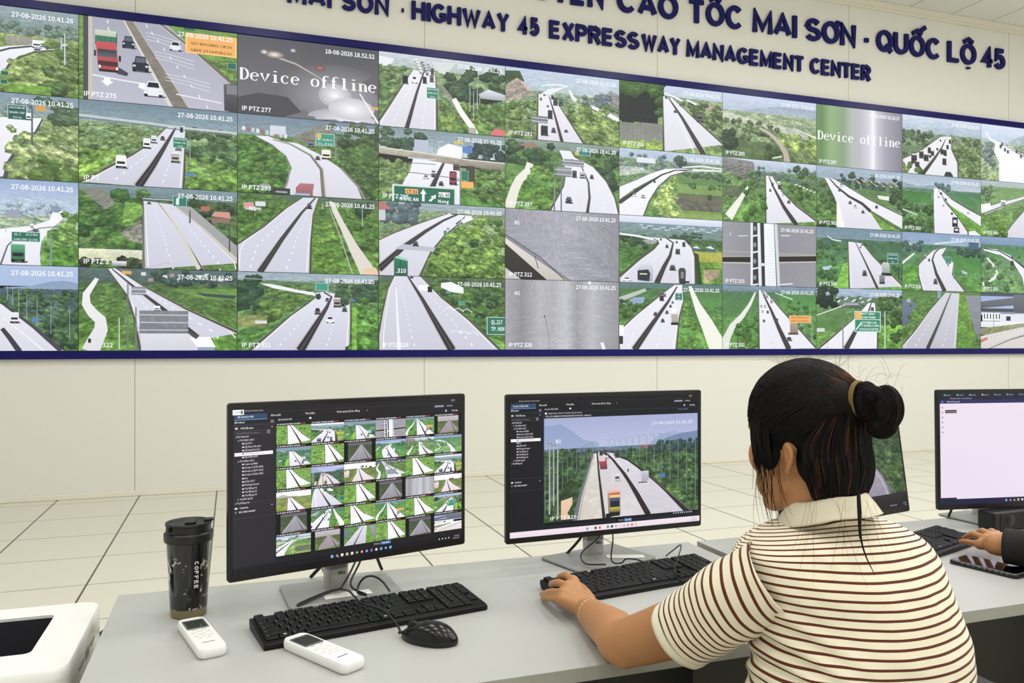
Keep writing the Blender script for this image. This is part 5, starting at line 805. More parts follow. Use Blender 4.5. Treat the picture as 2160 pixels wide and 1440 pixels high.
# ------------------------------------------------------------------ monitor pictures
def scene320(p):
    p.rect(0, 0, 100, 40, '9aa4d0', 'b7bfe0', .04); p.poly([(0, 8), (10, 6), (18, 14), (24, 22), (34, 26), (34, 40), (0, 40)], '8698c4', '93a6cc'); p.poly([(66, 30), (74, 20), (84, 17), (92, 22), (101, 16), (101, 40), (62, 40)], '97a5cd', '8fa2c8')
    p.poly([(70, 32), (78, 24), (88, 20), (101, 18), (101, 40), (68, 40)], '6880ac', '7088a8', .1); p.rect(0, 30, 100, 40, '5f7590', '42606c', .5); p.rect(0, 34, 100, 100, '3f5c4c', '40622c', .8); p.rect(60, 30, 70, 33, '93606c')
    p.trees(130, (0, 32, 36, 100, [(30, 34), (28, 50), (20, 76), (16, 100)], 'l'), 1.6, 3.6, '24402e', '4a6e38', .8); p.trees(180, (52, 33, 101, 100, [(38, 34), (60, 58), (84, 92), (92, 100)], 'r'), 1.4, 3.8, '2a4a34', '5a8038', .8); p.trees(40, (70, 27, 101, 36), 1.4, 2.6, '2c4450', '3c5a54', .5)
    p.poly([(10, 80), (17, 77), (17, 84), (14, 92), (16, 98), (10, 98)], 'e8c49c', 'dcb890'); p.poly([(29.5, 36), (33, 36), (34.5, 60), (36, 101), (19, 101), (22, 80), (26, 56)], 'd9d4d2', 'd4cac0', .12)
    p.poly([(33, 35), (36, 34), (42, 42), (52, 66), (64, 101), (38, 101), (36, 80), (33.5, 50)], 'cfcbd0', 'd8d2d6', .06); p.poly([(37.5, 33.5), (42, 35.5), (52, 44), (70, 68), (90, 97), (90, 101), (66, 101), (52, 66), (44, 44)], 'd8d6e0', 'cdc8d4', .06)
    p.line([(32.4, 34), (33.6, 56), (35.4, 80), (37, 101)], .8, 2, '342c2e'); p.line([(35, 34), (42, 42), (50, 58), (58, 78), (66, 101)], .8, 3.6, '35282c', '2c2226'); p.line([(43, 38), (52, 44), (66, 60), (78, 78), (92, 101)], .7, 2.4, '2e262a'); p.line([(66, 60), (80, 80), (96, 101)], .4, .8, '6c5f62')
    p.line([(30, 36), (26, 56), (21.5, 78), (18.5, 101)], .8, 2.8, '6f7478'); p.line([(31, 37), (27.4, 56), (23.5, 78), (21, 101)], .3, .6, 'a4a29a')
    for i in range(14): u = 40+i*3.4+i*i*.12; v0 = 26-i*.5-(.0 if i < 9 else -(i-8)*1.6); p.pole(u, v0-2, 38+i*i*.36, .22+.02*i, '7c8a94', -2.2-.1*i)
    for i in range(12): u = 30-i*1.6-i*i*.1; v0 = 25+i*.4+i*i*.18; p.pole(u, v0, 42+i*i*.42, .22+.02*i, '6f7d84', 2+.1*i)
    for u, v0, v1 in ((3, 22, 92), (5.5, 24, 84), (8, 28, 94)): p.pole(u, v0, v1, 1, 'aab0ac'); p.line([(u-1.5, v0+2), (u+1.5, v0+2)], .3, .3, '59626a')
    p.poly([(33.5, 43.5), (35, 42), (38.5, 42), (39, 52), (34.6, 52)], 'b02a48', '6a2434'); p.rect(34, 42, 37.6, 44, 'f0b8b8'); p.car(35, 38, 2, 4.4, '3c3440', 'dark'); p.car(45.4, 41, 3, 6, '3a4048', 'dark'); p.car(38.4, 41.6, 2.2, 3, 'e6e6ea', 'truck')
    for i in range(7): p.car(37+i*1.1, 34.5+i*.4, 1.2, 2, '5c4450', 'dark')
    p.poly([(43.5, 59), (44.4, 57.4), (47, 57.4), (47.4, 65), (44, 65)], 'e6e6ea', 'a8a8b0'); p.rect(44, 60, 46.6, 62, '33363e'); p.poly([(61, 57.5), (62, 56), (66, 56), (66, 66), (61.4, 67)], 'c8ccd4', 'a8acb4'); [p.line([(62+i*.8, 58), (62+i*.8, 66)], .12, .12, '868a94') for i in range(5)]; p.rect(59, 67, 65, 68, '35303a')
    p.poly([(39, 76), (40.5, 71.5), (46, 71), (47.3, 76), (47.3, 98), (40, 100)], 'c89a8c', '3c3c20'); p.poly([(39, 72), (46, 71), (47, 75), (39.6, 76)], 'e8c8c0', 'dca8a0'); p.rect(40.2, 76, 47, 78, 'c84838'); p.rect(40.4, 78, 47, 80.4, 'e8c83a'); p.rect(40.4, 81, 47, 84, '3a4c78'); p.rect(40.8, 84, 46.8, 90, '1c222c'); p.rect(40.4, 90, 47, 95, 'c4b82c', '6a6420'); p.rect(40.4, 95, 46.8, 99, '1a1a1c'); p.rect(38, 96, 41, 103, '15151a'); p.rect(73, 60, 77, 64, '2a68b0'); p.rect(52, 53, 52.8, 56, '25252c')
    p.txt('27-08-2026 10.41.25', 96, 10, 3.2, 'e8ecff', 'r', w=28); p.txt('B1', 7, 24, 3.4, 'ffffff'); p.txt('IP PTZ 320', 3.5, 98, 3.6, 'ffffff', w=16)
def ui_common(p, tab, sel, items, sx=16.2, title='XProtect Smart Client', dark='121116', panel='1a191e'):
    p.rect(0, 0, 100, 100, dark); p.rect(0, 9.5, sx, 96, panel); p.line([(0, 3.2), (100, 3.2)], .05, .05, '4a4950'); p.txt(title, 4.6, 2.5, .8, 'c8c8cc')
    p.rect(.6, 4, 13, 7.3, '1d3f66'); p.rect(.6, 7.2, 13, 7.6, '4a90cc'); p.txt(tab, 1.8, 6.2, 1.1, 'ffffff')
    for t, u in (('Bản xuất', 14.5), ('Tìm kiếm', 28), ('Trình quản lý báo động', 41), ('+', 54)): p.txt(t, u, 6, 1.1, 'eeeeee')
    for u in (27, 39.6, 52.2): p.rect(u, 4.4, u+.08, 6.6, '4c4c52')
    p.txt('XProtect', .7, 9.4, 1.1, 'ffffff'); p.rect(14.3, 8.2, 15.6, 10, '77777c'); p.txt('«', 14.95, 9.6, 1, '202024', 'c'); p.txt(tab, sx+1, 9, 1, 'e8e8e8'); p.rect(29.6, 7.9, 30.5, 9, 'e8e8ee')
    p.line([(0, 10.8), (sx, 10.8)], .06, .06, '55555c'); p.rect(.9, 11.9, 1.9, 13, 'd8d8dc'); p.txt('Chế độ xem', 2.9, 13, 1.05, 'ffffff'); p.txt('^', 14.6, 13.2, 1.2, 'ffffff')
    p.rect(.8, 14.2, 14.4, 16.4, '66666c'); p.rect(.86, 14.3, 14.34, 16.3, panel); p.txt('Tìm chế độ xem và camera...', 1.3, 15.8, .8, '8c8c92'); p.txt('⌕', 13, 16, 1.4, 'b8b8bc')
    for ind, t, v in items:
        if t == sel: p.rect(.7, v-1.35, 15.2, v+.75, 'f4f2f6')
        if ind == 2: p.rect(3.5, v-.9, 4.3, v-.05, 'd8d4dc' if t != sel else '8c8c92')
        else: p.txt('▸' if ind < 0 else '◢', [1.0, 1.8][abs(ind) % 2], v-.05, .7, 'b8b8bc')
        p.txt(t, {0: 1.7, 1: 2.7, 2: 4.6, -1: 2.7, -2: 1.7}[ind], v, 1.02, 'eeeaf2' if t != sel else '9c9aa2')
    p.txt('Camera', 2.6, 60.8, 1.05, 'ffffff'); p.rect(.8, 59.9, 1.8, 60.9, 'e8e8ec'); p.txt('▸', .9, 63.2, .8, 'b8b8bc'); p.txt('MS-VMS-MGMT', 2.4, 63.3, 1.05, 'f0f0f4'); p.line([(0, 57.6), (sx, 57.6)], .06, .06, '55555c'); p.line([(0, 66.5), (sx, 66.5)], .06, .06, '55555c'); p.txt('^', 14.6, 61, 1.2, 'ffffff')
    p.rect(86, 4.6, 90.6, 5.9, '8f8fa8'); p.txt('10:41:25', 92, 5.7, .9, 'e0e0e6'); p.txt('Thiết lập', 94.6, 9.2, .9, 'f0f0f4'); p.rect(91.4, 8, 92, 9.3, 'e8e8ee'); p.txt('– ❐ ×', 94, 2, 1, 'd0d0d6')
ITEMS = [(0, 'Tự Gianset', 18), (1, 'Tự Giám sát 1', 20.1), (2, '(1) ETC', 22.2), (2, '(2) Km 274-298', 24.3), (2, '(3) km298-312', 26.3), (2, '(4) km312-hết', 28.4), (2, '(5) HTĐ-HTT', 30.5), (1, 'Tự Giám sát 2', 32.7), (2, 'Cam sự VMS', 34.7), (2, 'Đoạn 1-(275-285)', 36.8), (2, 'Đoạn 2-(297-310)', 38.9), (2, 'Đoạn 3-(312-335)', 41), (2, 'Du', 43.2), (2, 'HTĐ-HTT', 45.2), (2, 'Phòng Server', 47.2), (2, 'Tự động 01', 49.4), (2, 'Tự động 02', 51.4), (2, 'Tự động 03', 53.5), (-1, 'Tự MS-QL45', 55.6), (-2, 'Tự Riêng tư', 57.9)]
def icons(p, u, v, cs, st=2.15, s=1.1):
    for i, c in enumerate(cs):
        a = u+i*st
        if c == 'o': p.ell(a+s/2, v, s*.42, s*.7, 'd8d8de'); p.ell(a+s/2, v, s*.26, s*.44, p.bgc); p.line([(a+s*.75, v+s*.4), (a+s*1.1, v+s)], .2, .2, 'd8d8de')
        elif c[0] == '*': p.ell(a+s/2, v, s*.5, s*.8, c[1:]); p.ell(a+s/2, v, s*.2, s*.34, 'ffffff')
        else: p.rect(a, v-s*.8, a+s, v+s*.8, c)
def pic_grid(p):
    ui_common(p, '(4) km312-hết', '(4) km312-hết', ITEMS, panel='26242b', dark='1a191e'); p.rect(0, 1.2, 4.2, 4.4, 'f6f2f8'); p.txt('Camis', .8, 3.2, 1.2, 'a8a0a8'); p.rect(3, 1.7, 3.8, 3.9, '6a8a4a')
    us = [16.5+13.87*i for i in range(7)]; vs = [10.6+13.72*i for i in range(7)]
    dusk = lambda p: (p.rect(0, 0, 100, 34, 'b8b4b8', 'a49ca0', .1), p.rect(0, 30, 100, 100, '4c5a3c', '6a8438', .6), p.road([(52, 24), (38, 50), (20, 76), (10, 101)], [(58, 24), (74, 48), (101, 84)], 'a89aa2', '9c8a94', med=[(55, 24), (70, 56), (86, 101)], mw=(.8, 5), lanes=False))
    dusk2 = lambda p: (p.rect(0, 0, 100, 22, '55565f', '6c6c72', .3), p.rect(0, 16, 100, 100, '3f4c3c', '4f6038', .5), p.road([(52, 16), (34, 50), (12, 84), (2, 101)], [(60, 16), (78, 50), (101, 90)], 'a8a2ac', '8f8a96', med=[(56, 16), (68, 50), (88, 101)], mw=(.8, 4), mc='4c484c'))
    plain = lambda a: (lambda p: (p.rect(0, 0, 100, 100, '6a9a34', '74a83a', .8), p.trees(30, (0, 0, 34, 100), 3, 6, '4c7a2c', '8fb04c'), p.trees(20, (60, 0, 101, 40), 3, 5, '4f6f3c', '9ab45c'), p.road([(a, 0), (a, 50), (a, 101)], [(a+14, 0), (a+40, 46), (101, 84)], 'fbfafc', 'f4eef2', med=[(a+7, 0), (a+24, 50), (a+40, 101)], mw=(1.5, 5), lanes=False)))
    sky = lambda p: (p.rect(0, 0, 100, 34, 'f4f2f8', 'e4e2ea', .05), p.hill([(0, 24), (20, 14), (36, 24), (60, 26)], 'a8a8a8', 'b4b8a4'), p.rect(0, 30, 100, 100, '7c8a50', '8a9a34', .7), p.road([(34, 34), (32, 60), (30, 101)], [(44, 34), (66, 70), (86, 101)], 'f8f4f8', 'efe6ec', med=[(38, 34), (48, 66), (60, 101)], mw=(1, 4), lanes=False))
    cloudy = lambda p: (p.rect(0, 0, 100, 30, 'f8f4fa', 'e8e4ee', .05), p.trees(20, (50, 18, 101, 40), 3, 5, '3a4c34', '5c6a48'), p.rect(0, 32, 100, 100, '6a7c40', '74883a', .7), p.rect(0, 36, 16, 72, 'e4d8d8', 'c8b4b4', .3), p.rect(2, 38, 8, 44, 'c83a4a'), p.road([(42, 30), (38, 56), (22, 101)], [(50, 30), (72, 64), (101, 94)], 'ecdfe4', 'e4d2d8', med=[(46, 30), (50, 60), (58, 101)], mw=(1, 4), lanes=False))
    F = FEED; g = [[plain(32), F['52'], F['72'], F['62'], F['63'], dusk], [F['72'], plain(42), dusk2, F['82'], F['61'], F['92']], [plain(28), scene320, cloudy, F['13'], plain(24), F['52']],
                   [sky, F['33'], plain(38), dusk2, F['43'], cloudy], [dusk2, F['53'], plain(20), F['63'], plain(30), F['73']], [F['51'], dusk, F['83'], plain(40), dusk2, F['93']]]
    p.lod = 1; k0 = km = p.k
    for r in range(6):
        for c in range(6):
            nar = (r, c) in ((0, 5), (1, 2), (3, 3), (4, 0), (5, 1), (5, 4)); a, b = us[c], us[c+1]; e = (b-a)*.12 if nar else .0
            km = max(km, p.k); p.k = k0; p.full(); p.rect(a, vs[r], b, vs[r+1], '0c0c0e')
            for i in range(12): p.rect(a+.3+i*.95, vs[r]+.45, a+.3+i*.95+.6+(i*7 % 3)*.1, vs[r]+1.2, 'c8c4cc' if i < 10 else 'a02838')
            p.sub(a+e, vs[r]+1.7, b-e-.05, vs[r+1]-.2); p.gain = 1.15; g[r][c](p); p.full()
    p.lod = 0; p.k = km; p.rect(57, 93.4, 60.4, 95.2, '35343a'); p.txt('Phát lại', 57.4, 94.8, .9, 'c8c8cc'); p.rect(60.4, 93.3, 65, 95.3, '2f6fb0'); p.txt('Trực tiếp', 61, 94.8, .9, 'ffffff'); p.rect(0, 96, 100, 100, '131217'); p.line([(0, 96), (100, 96)], .05, .05, '3c3a42'); p.bgc = '131217'
    icons(p, 38.5, 98, ['4ab0e8', 'o', 'e8e4ec', 'e8b84a', 'dcdce4', '*5c9c4a', '*e0503c', '*2a8ad0', '6a4ab0', '*e8e4f4', '4a9ad8', '*3a6ad0', '4aa8e0']); p.txt('10:41 SA', 98.4, 97.6, .8, 'c8c8cc', 'r'); p.txt('8/27/2026', 98.4, 99.2, .8, 'c8c8cc', 'r'); icons(p, 88, 98, ['c8c8cc', 'c8c8cc', 'c8c8cc', 'c8c8cc'], 1.6, .6)
def pic_one(p):
    it = [(0, 'Tự Gianset', 18), (-1, 'Tự Giám sát 1', 20.1), (1, 'Tự Giám sát 2', 22.2)]+[(2, t, 24.3+i*2.08) for i, t in enumerate(('Cam sự VMS', 'Đoạn 1-(275-285)', 'Đoạn 2-(297-310)', 'Đoạn 3-(312-335)', 'Du', 'HTĐ-HTT', 'Phòng Server', 'Tự động 01', 'Tự động 02', 'Tự động 03'))]+[(-1, 'Tự MS-QL45', 45.2), (-2, 'Tự Riêng tư', 47.3)]
    ui_common(p, 'Đoạn 3-(312-335)', 'Đoạn 3-(312-335)', it, title='Milestone XProtect Smart Client', dark='0b0b10', panel='121219')
    p.rect(16.6, 10.4, 99.6, 94.2, '123a5c'); p.rect(16.75, 10.6, 99.5, 94, '050a14'); p.ell(17.8, 11.6, .5, .8, 'ffffff'); p.txt('SPEED DOME - km320 10-08-2026 10.41.25 10 frame', 18.8, 12.1, .85, 'e8e8ec'); p.txt('Phóng to cấu hình', 88, 12.1, .8, '5c8cc4')
    p.txt('PTZ_0071_KM320+900 MS-QL45 (172.17.108.12) - Camera 1', 17.6, 14.3, 1, 'ffffff'); p.sub(16.9, 15.2, 99.3, 91.2); scene320(p); p.full()
    p.bgc = '050a14'; icons(p, 85, 92.2, ['c8d0e0']*9, 1.25, .6); p.rect(54.4, 92.9, 58, 95, '16202c'); p.txt('Phát lại', 54.9, 94.4, .9, 'a8b0b8'); p.rect(58, 92.8, 62, 95.1, '2f6fb0'); p.txt('Trực tiếp', 58.4, 94.5, .9, 'ffffff')
    p.rect(0, 95.8, 100, 100, 'efe0ea', 'e9d8e4'); p.bgc = 'ecdce7'; icons(p, 38, 98, ['3a8ae0', 'o', '3a3a40', 'd83a3a', 'f0e4ec', '3a8a8a', '35353c', '*2a8ac8', '*e0c040', '*d84a3c', '*4a4ac0', 'e04858', 'e8b84a']); p.txt('10:41 SA', 98.4, 97.6, .8, '6a6068', 'r'); p.txt('27/08/2026', 98.4, 99.2, .8, '6a6068', 'r')
def pic_side(p):
    p.rect(0, 0, 100, 100, '18161a'); p.line([(0, 15), (100, 15)], .1, .1, '3c3a40'); p.line([(0, 12.5), (100, 12.5)], .1, .1, '3c3a40'); p.txt('Thiết lập', 99, 10.6, 1, 'c8c8cc', 'r'); p.rect(90, 6, 94.5, 6.8, '6a6870'); p.txt('⋮', 98, 7, 1.3, 'd8d8dc')
    p.sub(18, 17, 99.6, 87); p.rect(0, 0, 100, 10, 'c8cce0', 'a8b4c8', .2); p.rect(0, 6, 100, 100, '2f4a3c', '4f7430', .85)
    for i in range(30): p.rect(30+(i*13) % 68, 5+(i*5) % 4, 31.4+(i*13) % 68, 9+(i*3) % 3, ['e8ecf2', 'b8c0cc'][i % 2])
    p.trees(150, (30, 8, 101, 98), 2, 5, '24402c', '4a6e34', .85); p.poly([(-1, 50), (20, 44), (38, 44), (52, 48), (66, 58), (76, 74), (82, 90), (84, 101), (-1, 101)], 'a9a2b8', '8f889c', .15); p.line([(38, 44), (52, 48.5), (66, 59), (76, 75), (81, 90), (83, 101)], .7, 1.4, '5c5468'); p.line([(38, 46), (50, 50), (63, 61), (73, 77), (78, 92), (80, 101)], .4, .8, 'c8c0d0'); p.line([(40, 42), (56, 47), (70, 58), (80, 74), (86, 90), (88, 101)], .4, .6, '7a7468')
    p.sign(36, 24, 46, 37, '1d8a74', ('N.GIAO', 'TL.506')); p.pole(47, 22, 42, .5); p.full(); p.line([(0, 88.5), (100, 88.5)], .12, .12, '4c4a50'); p.rect(0, 94, 100, 100, '141216'); p.bgc = '141216'; icons(p, 84, 97, ['c8c8cc']*4, 1.6, .6); p.txt('10:41 SA', 98.4, 96.6, .8, 'c8c8cc', 'r'); p.txt('27/08', 98.4, 98.3, .8, 'c8c8cc', 'r')
def pic_page(p):
    p.rect(0, 0, 100, 100, 'ecdcec', 'e6d8ee'); p.rect(0, 0, 100, 7, '141830'); p.rect(0, 6.4, 100, 9.6, '10135a')
    for i, c in enumerate(('3ac86a', '3ac86a', '3ac86a', 'c8c8d0', '4a7ad8', '8c90b8', '4a5ad8', 'c8c8d0')): p.rect(2.6+i*8, 1.3, 3.6+i*8, 2.7, c); p.txt('Giám sát', 4+i*8, 2.6, .85, 'c8ccdc')
    p.txt('Không bảo mật   10.0.108.21/home', 6.6, 5.6, 1, 'b8bcd8'); p.ell(1.6, 8, .7, 1.1, '4048c8'); p.txt('Giám sát tổng quát', 4.4, 8.5, 1.1, 'e8ecff')
    for i in range(6): p.rect(1.2, 12.5+i*4.4, 2, 13.8+i*4.4, '8c8494')
    p.rect(3.4, 15.4, 10.6, 18.2, '25252c'); p.txt('Giám sát tổng quát', 4, 17.3, .9, 'f0f0f4'); p.rect(0, 93.6, 10, 95.4, '2c2c38'); p.rect(0, 95, 100, 100, '0e1034'); p.rect(0, 95, 40, 100, '10123c'); p.bgc = '0e1034'; icons(p, 41, 97.5, ['4ab0e8', 'o', 'o', 'e8b84a', 'd8d8e4', 'c84a6a', '*d04a3c', '4a9ad8'], 2.6, 1.2)

# ------------------------------------------------------------------ monitors
def monitor(lx, ly, rz, zb, picf, label, base=(0, .02), tilt=0, brot=0, brand='DELL', seed=90, w=.5315, h=.345, sticker=None):
    """lx,ly: middle of the panel's lower edge; rz: turn about z"""
    e = empty('monitor', (lx, ly, DT), rz, label, 'monitor', None); zb -= DT
    R = Matrix.Rotation(-tilt, 4, 'X'); T = Matrix.Translation((0, 0, zb))
    bm = B(); prism(bm, rrect(w, h, .006, cy=h/2), 0, .012, axis='y'); o = obj('bezel', bm, M['bezel'], e, bevel=.0015); o.matrix_local = T @ R
    bm = B(); rings(bm, [[Vector((x*s, y, h/2+(z-h/2)*s)) for x, z in rrect(w*.98, h*.97, .01, cy=h/2)] for s, y in ((1, .012), (.985, .024), (.8, .034), (.55, .04))]); o = obj('back_shell', bm, M['silver'], e); o.matrix_local = T @ R
    p = Pic(w-.0165, h-.0235, seed, 3e-6); picf(p); o = p.object('screen', e); o.matrix_local = T @ R @ Matrix.Translation((0, -.0008, h/2+.0025))
    bm = B(); bx, by = base
    rings(bm, [[Vector((bx+x, by+y+.0, z)) for x, y in rrect(.052, .03, .011)] for z in (.006, .06, zb-.03, zb+.02, zb+.1)]); obj('stand_neck', bm, M['silver'], e)
    bm = B(); box(bm, (bx*.5, .035+by*.2, zb+.11), (.1, .03, .08)); obj('mount', bm, M['silver'], e, bevel=.004)
    bm = B(); prism(bm, rrect(.24, .165, .008), .0015, .0075); o = obj('stand_base', bm, M['alu'], e, bevel=.002); o.location = (bx, by-.03, 0); o.rotation_euler.z = brot
    bm = B(); prism(bm, rrect(.236, .161, .008), 0, .0016); o = obj('foot_pad', bm, M['black'], e); o.location = (bx, by-.03, 0); o.rotation_euler.z = brot
    if brand:
        bm = B(); flat_text(bm, brand, (bx+.008, by-.0156, .036), .0055, (1, 0, 0), (0, 0, 1), offset=.03, thick=.0003); obj('brand_mark', bm, M['ink'], e)
    return e
def face(L, Rr): d = Vector(Rr)-Vector(L); return (L[0]+Rr[0])/2, (L[1]+Rr[1])/2, math.atan2(d.y, d.x)
x, y, a = face((-.0075, 1.63), (.507, 1.773)); monitor(x, y, a, .813, pic_grid, 'left monitor showing six rows of small road pictures, behind the long keyboard', base=(-.010, .090), brot=math.radians(-11.5), seed=91)
x, y, a = face((.595, 1.745), (1.127, 1.765)); monitor(x, y, a, .81, pic_one, 'middle monitor showing one large picture of trucks on a bridge road', base=(.004, .088), brot=math.radians(13), seed=92)
monitor(1.577, 1.739, math.radians(12), .793, pic_side, "monitor partly hidden behind the woman's hair, showing a curving road in a forest", base=(0, .085), tilt=math.radians(8), seed=93, brand=None)
monitor(2.174, 1.7245, math.radians(-9), .795, pic_page, 'rightmost monitor showing a nearly blank pink web page', base=(0.01, .158), brot=math.radians(12), tilt=math.radians(1), seed=94, brand=None)
bm = B(); box(bm, (0, 0, .0005), (.1, .032, .0006), rz=.1); obj_ = obj('paper_label', bm, M['paper'], loc=(.232, 1.713, DT+.008)); tag(obj_, 'small white printed paper label lying on the left monitor base', 'label')
bm = B(); box(bm, (0, 0, .0005), (.095, .03, .0006), rz=-.3); obj_ = obj('paper_label', bm, M['paper'], loc=(.925, 1.79, DT+.008)); tag(obj_, 'small white paper label lying on the middle monitor base', 'label')

# ------------------------------------------------------------------ keyboards
def key_layout():
    """(x, row, width in key units, legend) ; row 0 is the function row at the back"""
    K = []; R = lambda r, x, ks: [K.append((x + sum(k[1] for k in ks[:i]), r, ks[i][1], ks[i][0])) for i in range(len(ks))]
    one = lambda s: [(c, 1) for c in s.split()]
    R(0, 0, one('Esc')); R(0, 2, one('F1 F2 F3 F4')); R(0, 6.5, one('F5 F6 F7 F8')); R(0, 11, one('F9 F10 F11 F12')); R(0, 15.25, one('PrS ScL Pau')); R(0, 18.5, one('= < > +'))
    R(1, 0, one('~ 1 2 3 4 5 6 7 8 9 0 - +')+[('Back', 2)]); R(1, 15.25, one('Ins Hom PgU')); R(1, 18.5, one('Num / * -'))
    R(2, 0, [('Tab', 1.5)]+one('Q W E R T Y U I O P [ ]')+[('|', 1.5)]); R(2, 15.25, one('Del End PgD')); R(2, 18.5, one('7 8 9 +'))
    R(3, 0, [('Caps', 1.75)]+one('A S D F G H J K L ; "')+[('Enter', 2.25)]); R(3, 18.5, one('4 5 6'))
    R(4, 0, [('Shift', 2.25)]+one('Z X C V B N M , . ?')+[('Shift', 2.75)]); R(4, 16.25, one('^')); R(4, 18.5, one('1 2 3 Ent'))
    R(5, 0, [('Ctrl', 1.25), ('#', 1.25), ('Alt', 1.25), ('', 6.25), ('Alt', 1.25), ('#', 1.25), ('=', 1.25), ('Ctrl', 1.25)]); R(5, 15.25, one('< v >')); R(5, 18.5, [('0', 2)]+one('.'))
    return K
U, RP = .01905, .0186; TILT = math.atan2(.009, .127)
_km = {}
def keymesh(w, lg, blue):
    if (w, lg, blue) in _km: return _km[w, lg, blue]
    bm = B(); W_, D_ = w*U-.0016, RP-.0018
    lo = rrect(W_, D_, .0016, 2); hi = rrect(W_-.0022, D_-.0026, .0015, 2)
    rings(bm, [[Vector((x, y, 0)) for x, y in lo], [Vector((x, y, .0022)) for x, y in lo], [Vector((x, y+.0002, .0042)) for x, y in hi]])
    if lg == '#':
        for i in (0, 1):
            for j in (0, 1): box(bm, (-.0022+i*.003, -.0012+j*.0026, .00428), (.0026, .0022, .0001), mi=1)
    elif lg: flat_text(bm, lg, (-W_/2+.0026, D_/2-.0064, .00432), .0024 if len(lg) < 3 else .0016, (1, 0, 0), (0, 1, 0), mi=1, align='l', offset=.02)
    me = bpy.data.meshes.new('key'); bm.to_mesh(me); bm.free(); me.materials.append(M['key']); me.materials.append(M['blue_legend'] if blue else M['legend']); _km[w, lg, blue] = me; return me
def keyboard(cx, cy, rz, label):
    e = empty('keyboard', (cx, cy, DT), rz, label, 'keyboard'); w, d = .442, .127
    bm = B(); prof = [(-d/2+.002, .0), (-d/2, .006), (-d/2+.001, .0105), (-d/2+.008, .0125), (d/2-.006, .0215), (d/2-.001, .020), (d/2, .012), (d/2-.006, .002)]
    rings(bm, [[Vector((sx, y, z)) for y, z in prof] for sx in (-w/2, w/2)]); bmesh.ops.recalc_face_normals(bm, faces=bm.faces[:]); obj('case', bm, M['kbody'], e, bevel=.0018, seg=3)
    for i, (x, r, kw, lg) in enumerate(key_layout()):
        y = d/2-.0105-r*RP-(0 if r == 0 else .0012); X_ = -w/2+.0068+(x+kw/2)*U; z = .0125+(y+d/2-.008)/(d-.014)*.009-.0004
        k = link('key', keymesh(kw, lg, r == 1 and 15 < x < 18), e, (X_, y, z)); k.rotation_euler = (TILT, 0, 0)
    for sx in (-1, 1):
        bm = B(); box(bm, (sx*.18, .052, .0035), (.03, .012, .007)); obj('foot', bm, M['kbody'], e)
    return e
keyboard(.260, 1.567, math.radians(10.3), 'long black keyboard in front of the left monitor, mouse cable lying across it')
keyboard(.866, 1.611, math.radians(8.7), "black keyboard under the woman's fingers")
keyboard(1.695, 1.619, math.radians(18), 'black keyboard at right, half hidden behind the striped shirt')

# ------------------------------------------------------------------ mouse
def mouse(x, y, rz, label):
    e = empty('mouse', (x, y, DT), rz, label, 'mouse')
    def ring(t, bottom):                          # t along the body, 0 = tail, 1 = nose
        yy = -.0565+.113*t; wd = .031*math.sin(math.pi*min(1, max(0, .12+.8*t)))**.42*(1-.12*t); h = .037*math.sin(math.pi*(.08+.80*t)**.8)**.62
        n = 14; out = []
        for i in range(n+1):
            a = math.pi*i/n; out.append(Vector((wd*math.cos(a), yy, .009+(h-.009)*math.sin(a)**.8)))
        return out, wd, yy
    bm = B(); n = 18; vv = []; ts = [.0+.5*(1-math.cos(math.pi*i/n)) for i in range(n+1)]; top = []
    for t in ts:
        o, wd, yy = ring(t, 0); s = max(.04, (1-abs(2*t-1)**3.2)**.5); top.append([Vector((p.x*s, p.y*.99, .009+(p.z-.009)*s)) for p in o]+[Vector((-wd*s*.5, yy, .008)), Vector((wd*s*.5, yy, .008))])
    rings(bm, top); bmesh.ops.recalc_face_normals(bm, faces=bm.faces[:]); obj('upper_shell', bm, M['gloss'], e, ang=60)
    bm = B(); lo = [[Vector((p.x*1.015, p.y, .0095)) for p in (r[0], r[14])] for r in top]
    out = [r[0] for r in lo]+[r[1] for r in lo][::-1]; rings(bm, [[Vector((p.x*.93, p.y*.96, 0)) for p in out], [Vector((p.x, p.y, .004)) for p in out], [Vector((p.x, p.y, .0095)) for p in out]]); bmesh.ops.recalc_face_normals(bm, faces=bm.faces[:]); obj('base', bm, M['black'], e, ang=60)
    bm = B(); rings(bm, [[Vector((xx, .033+.0105*math.cos(a), .0235+.0105*math.sin(a))) for a in [2*math.pi*i/20 for i in range(20)]] for xx in (-.0035, .0035)]); obj('scroll_wheel', bm, M['black'], e, bevel=.001)
    bm = B(); tube(bm, [(0, .054, .009), (0, .062, .009)], .0035); obj('strain_relief', bm, M['black'], e); return e
mouse(.338, 1.418, math.radians(50), 'glossy black mouse on the grey desk, right of the long keyboard')
def cable(pts, r, label, k=10):
    bm = B(); tube(bm, pts, r, n=8, k=k); return tag(obj('cable', bm, M['black'], ang=80), label, 'cable')
P3 = lambda x, y, z: tuple(atz(x, y, z))
cable([(.293, 1.457, .745), P3(838, 1318, .75), P3(815, 1292, .762), P3(790, 1280, .766), P3(762, 1272, .768), P3(748, 1258, .77), P3(735, 1246, .763), P3(712, 1243, .752), P3(680, 1252, .747), P3(634, 1272, .746), P3(632, 1276, .7455), P3(665, 1262, .747), P3(700, 1247, .75), P3(722, 1236, .76), (.262, 1.79, .80), (.258, 1.80, .84)], .0022, 'thin black mouse cable running over the long keyboard to the left monitor')
cable([P3(823, 1247, .757), P3(806, 1225, .775), P3(787, 1215, .787), P3(770, 1218, .785), P3(758, 1232, .772), P3(755, 1250, .758), (.262, 1.655, .757), P3(740, 1233, .765), (.268, 1.77, .80), (.27, 1.78, .84)], .0022, 'black keyboard cable looping up behind the long keyboard')
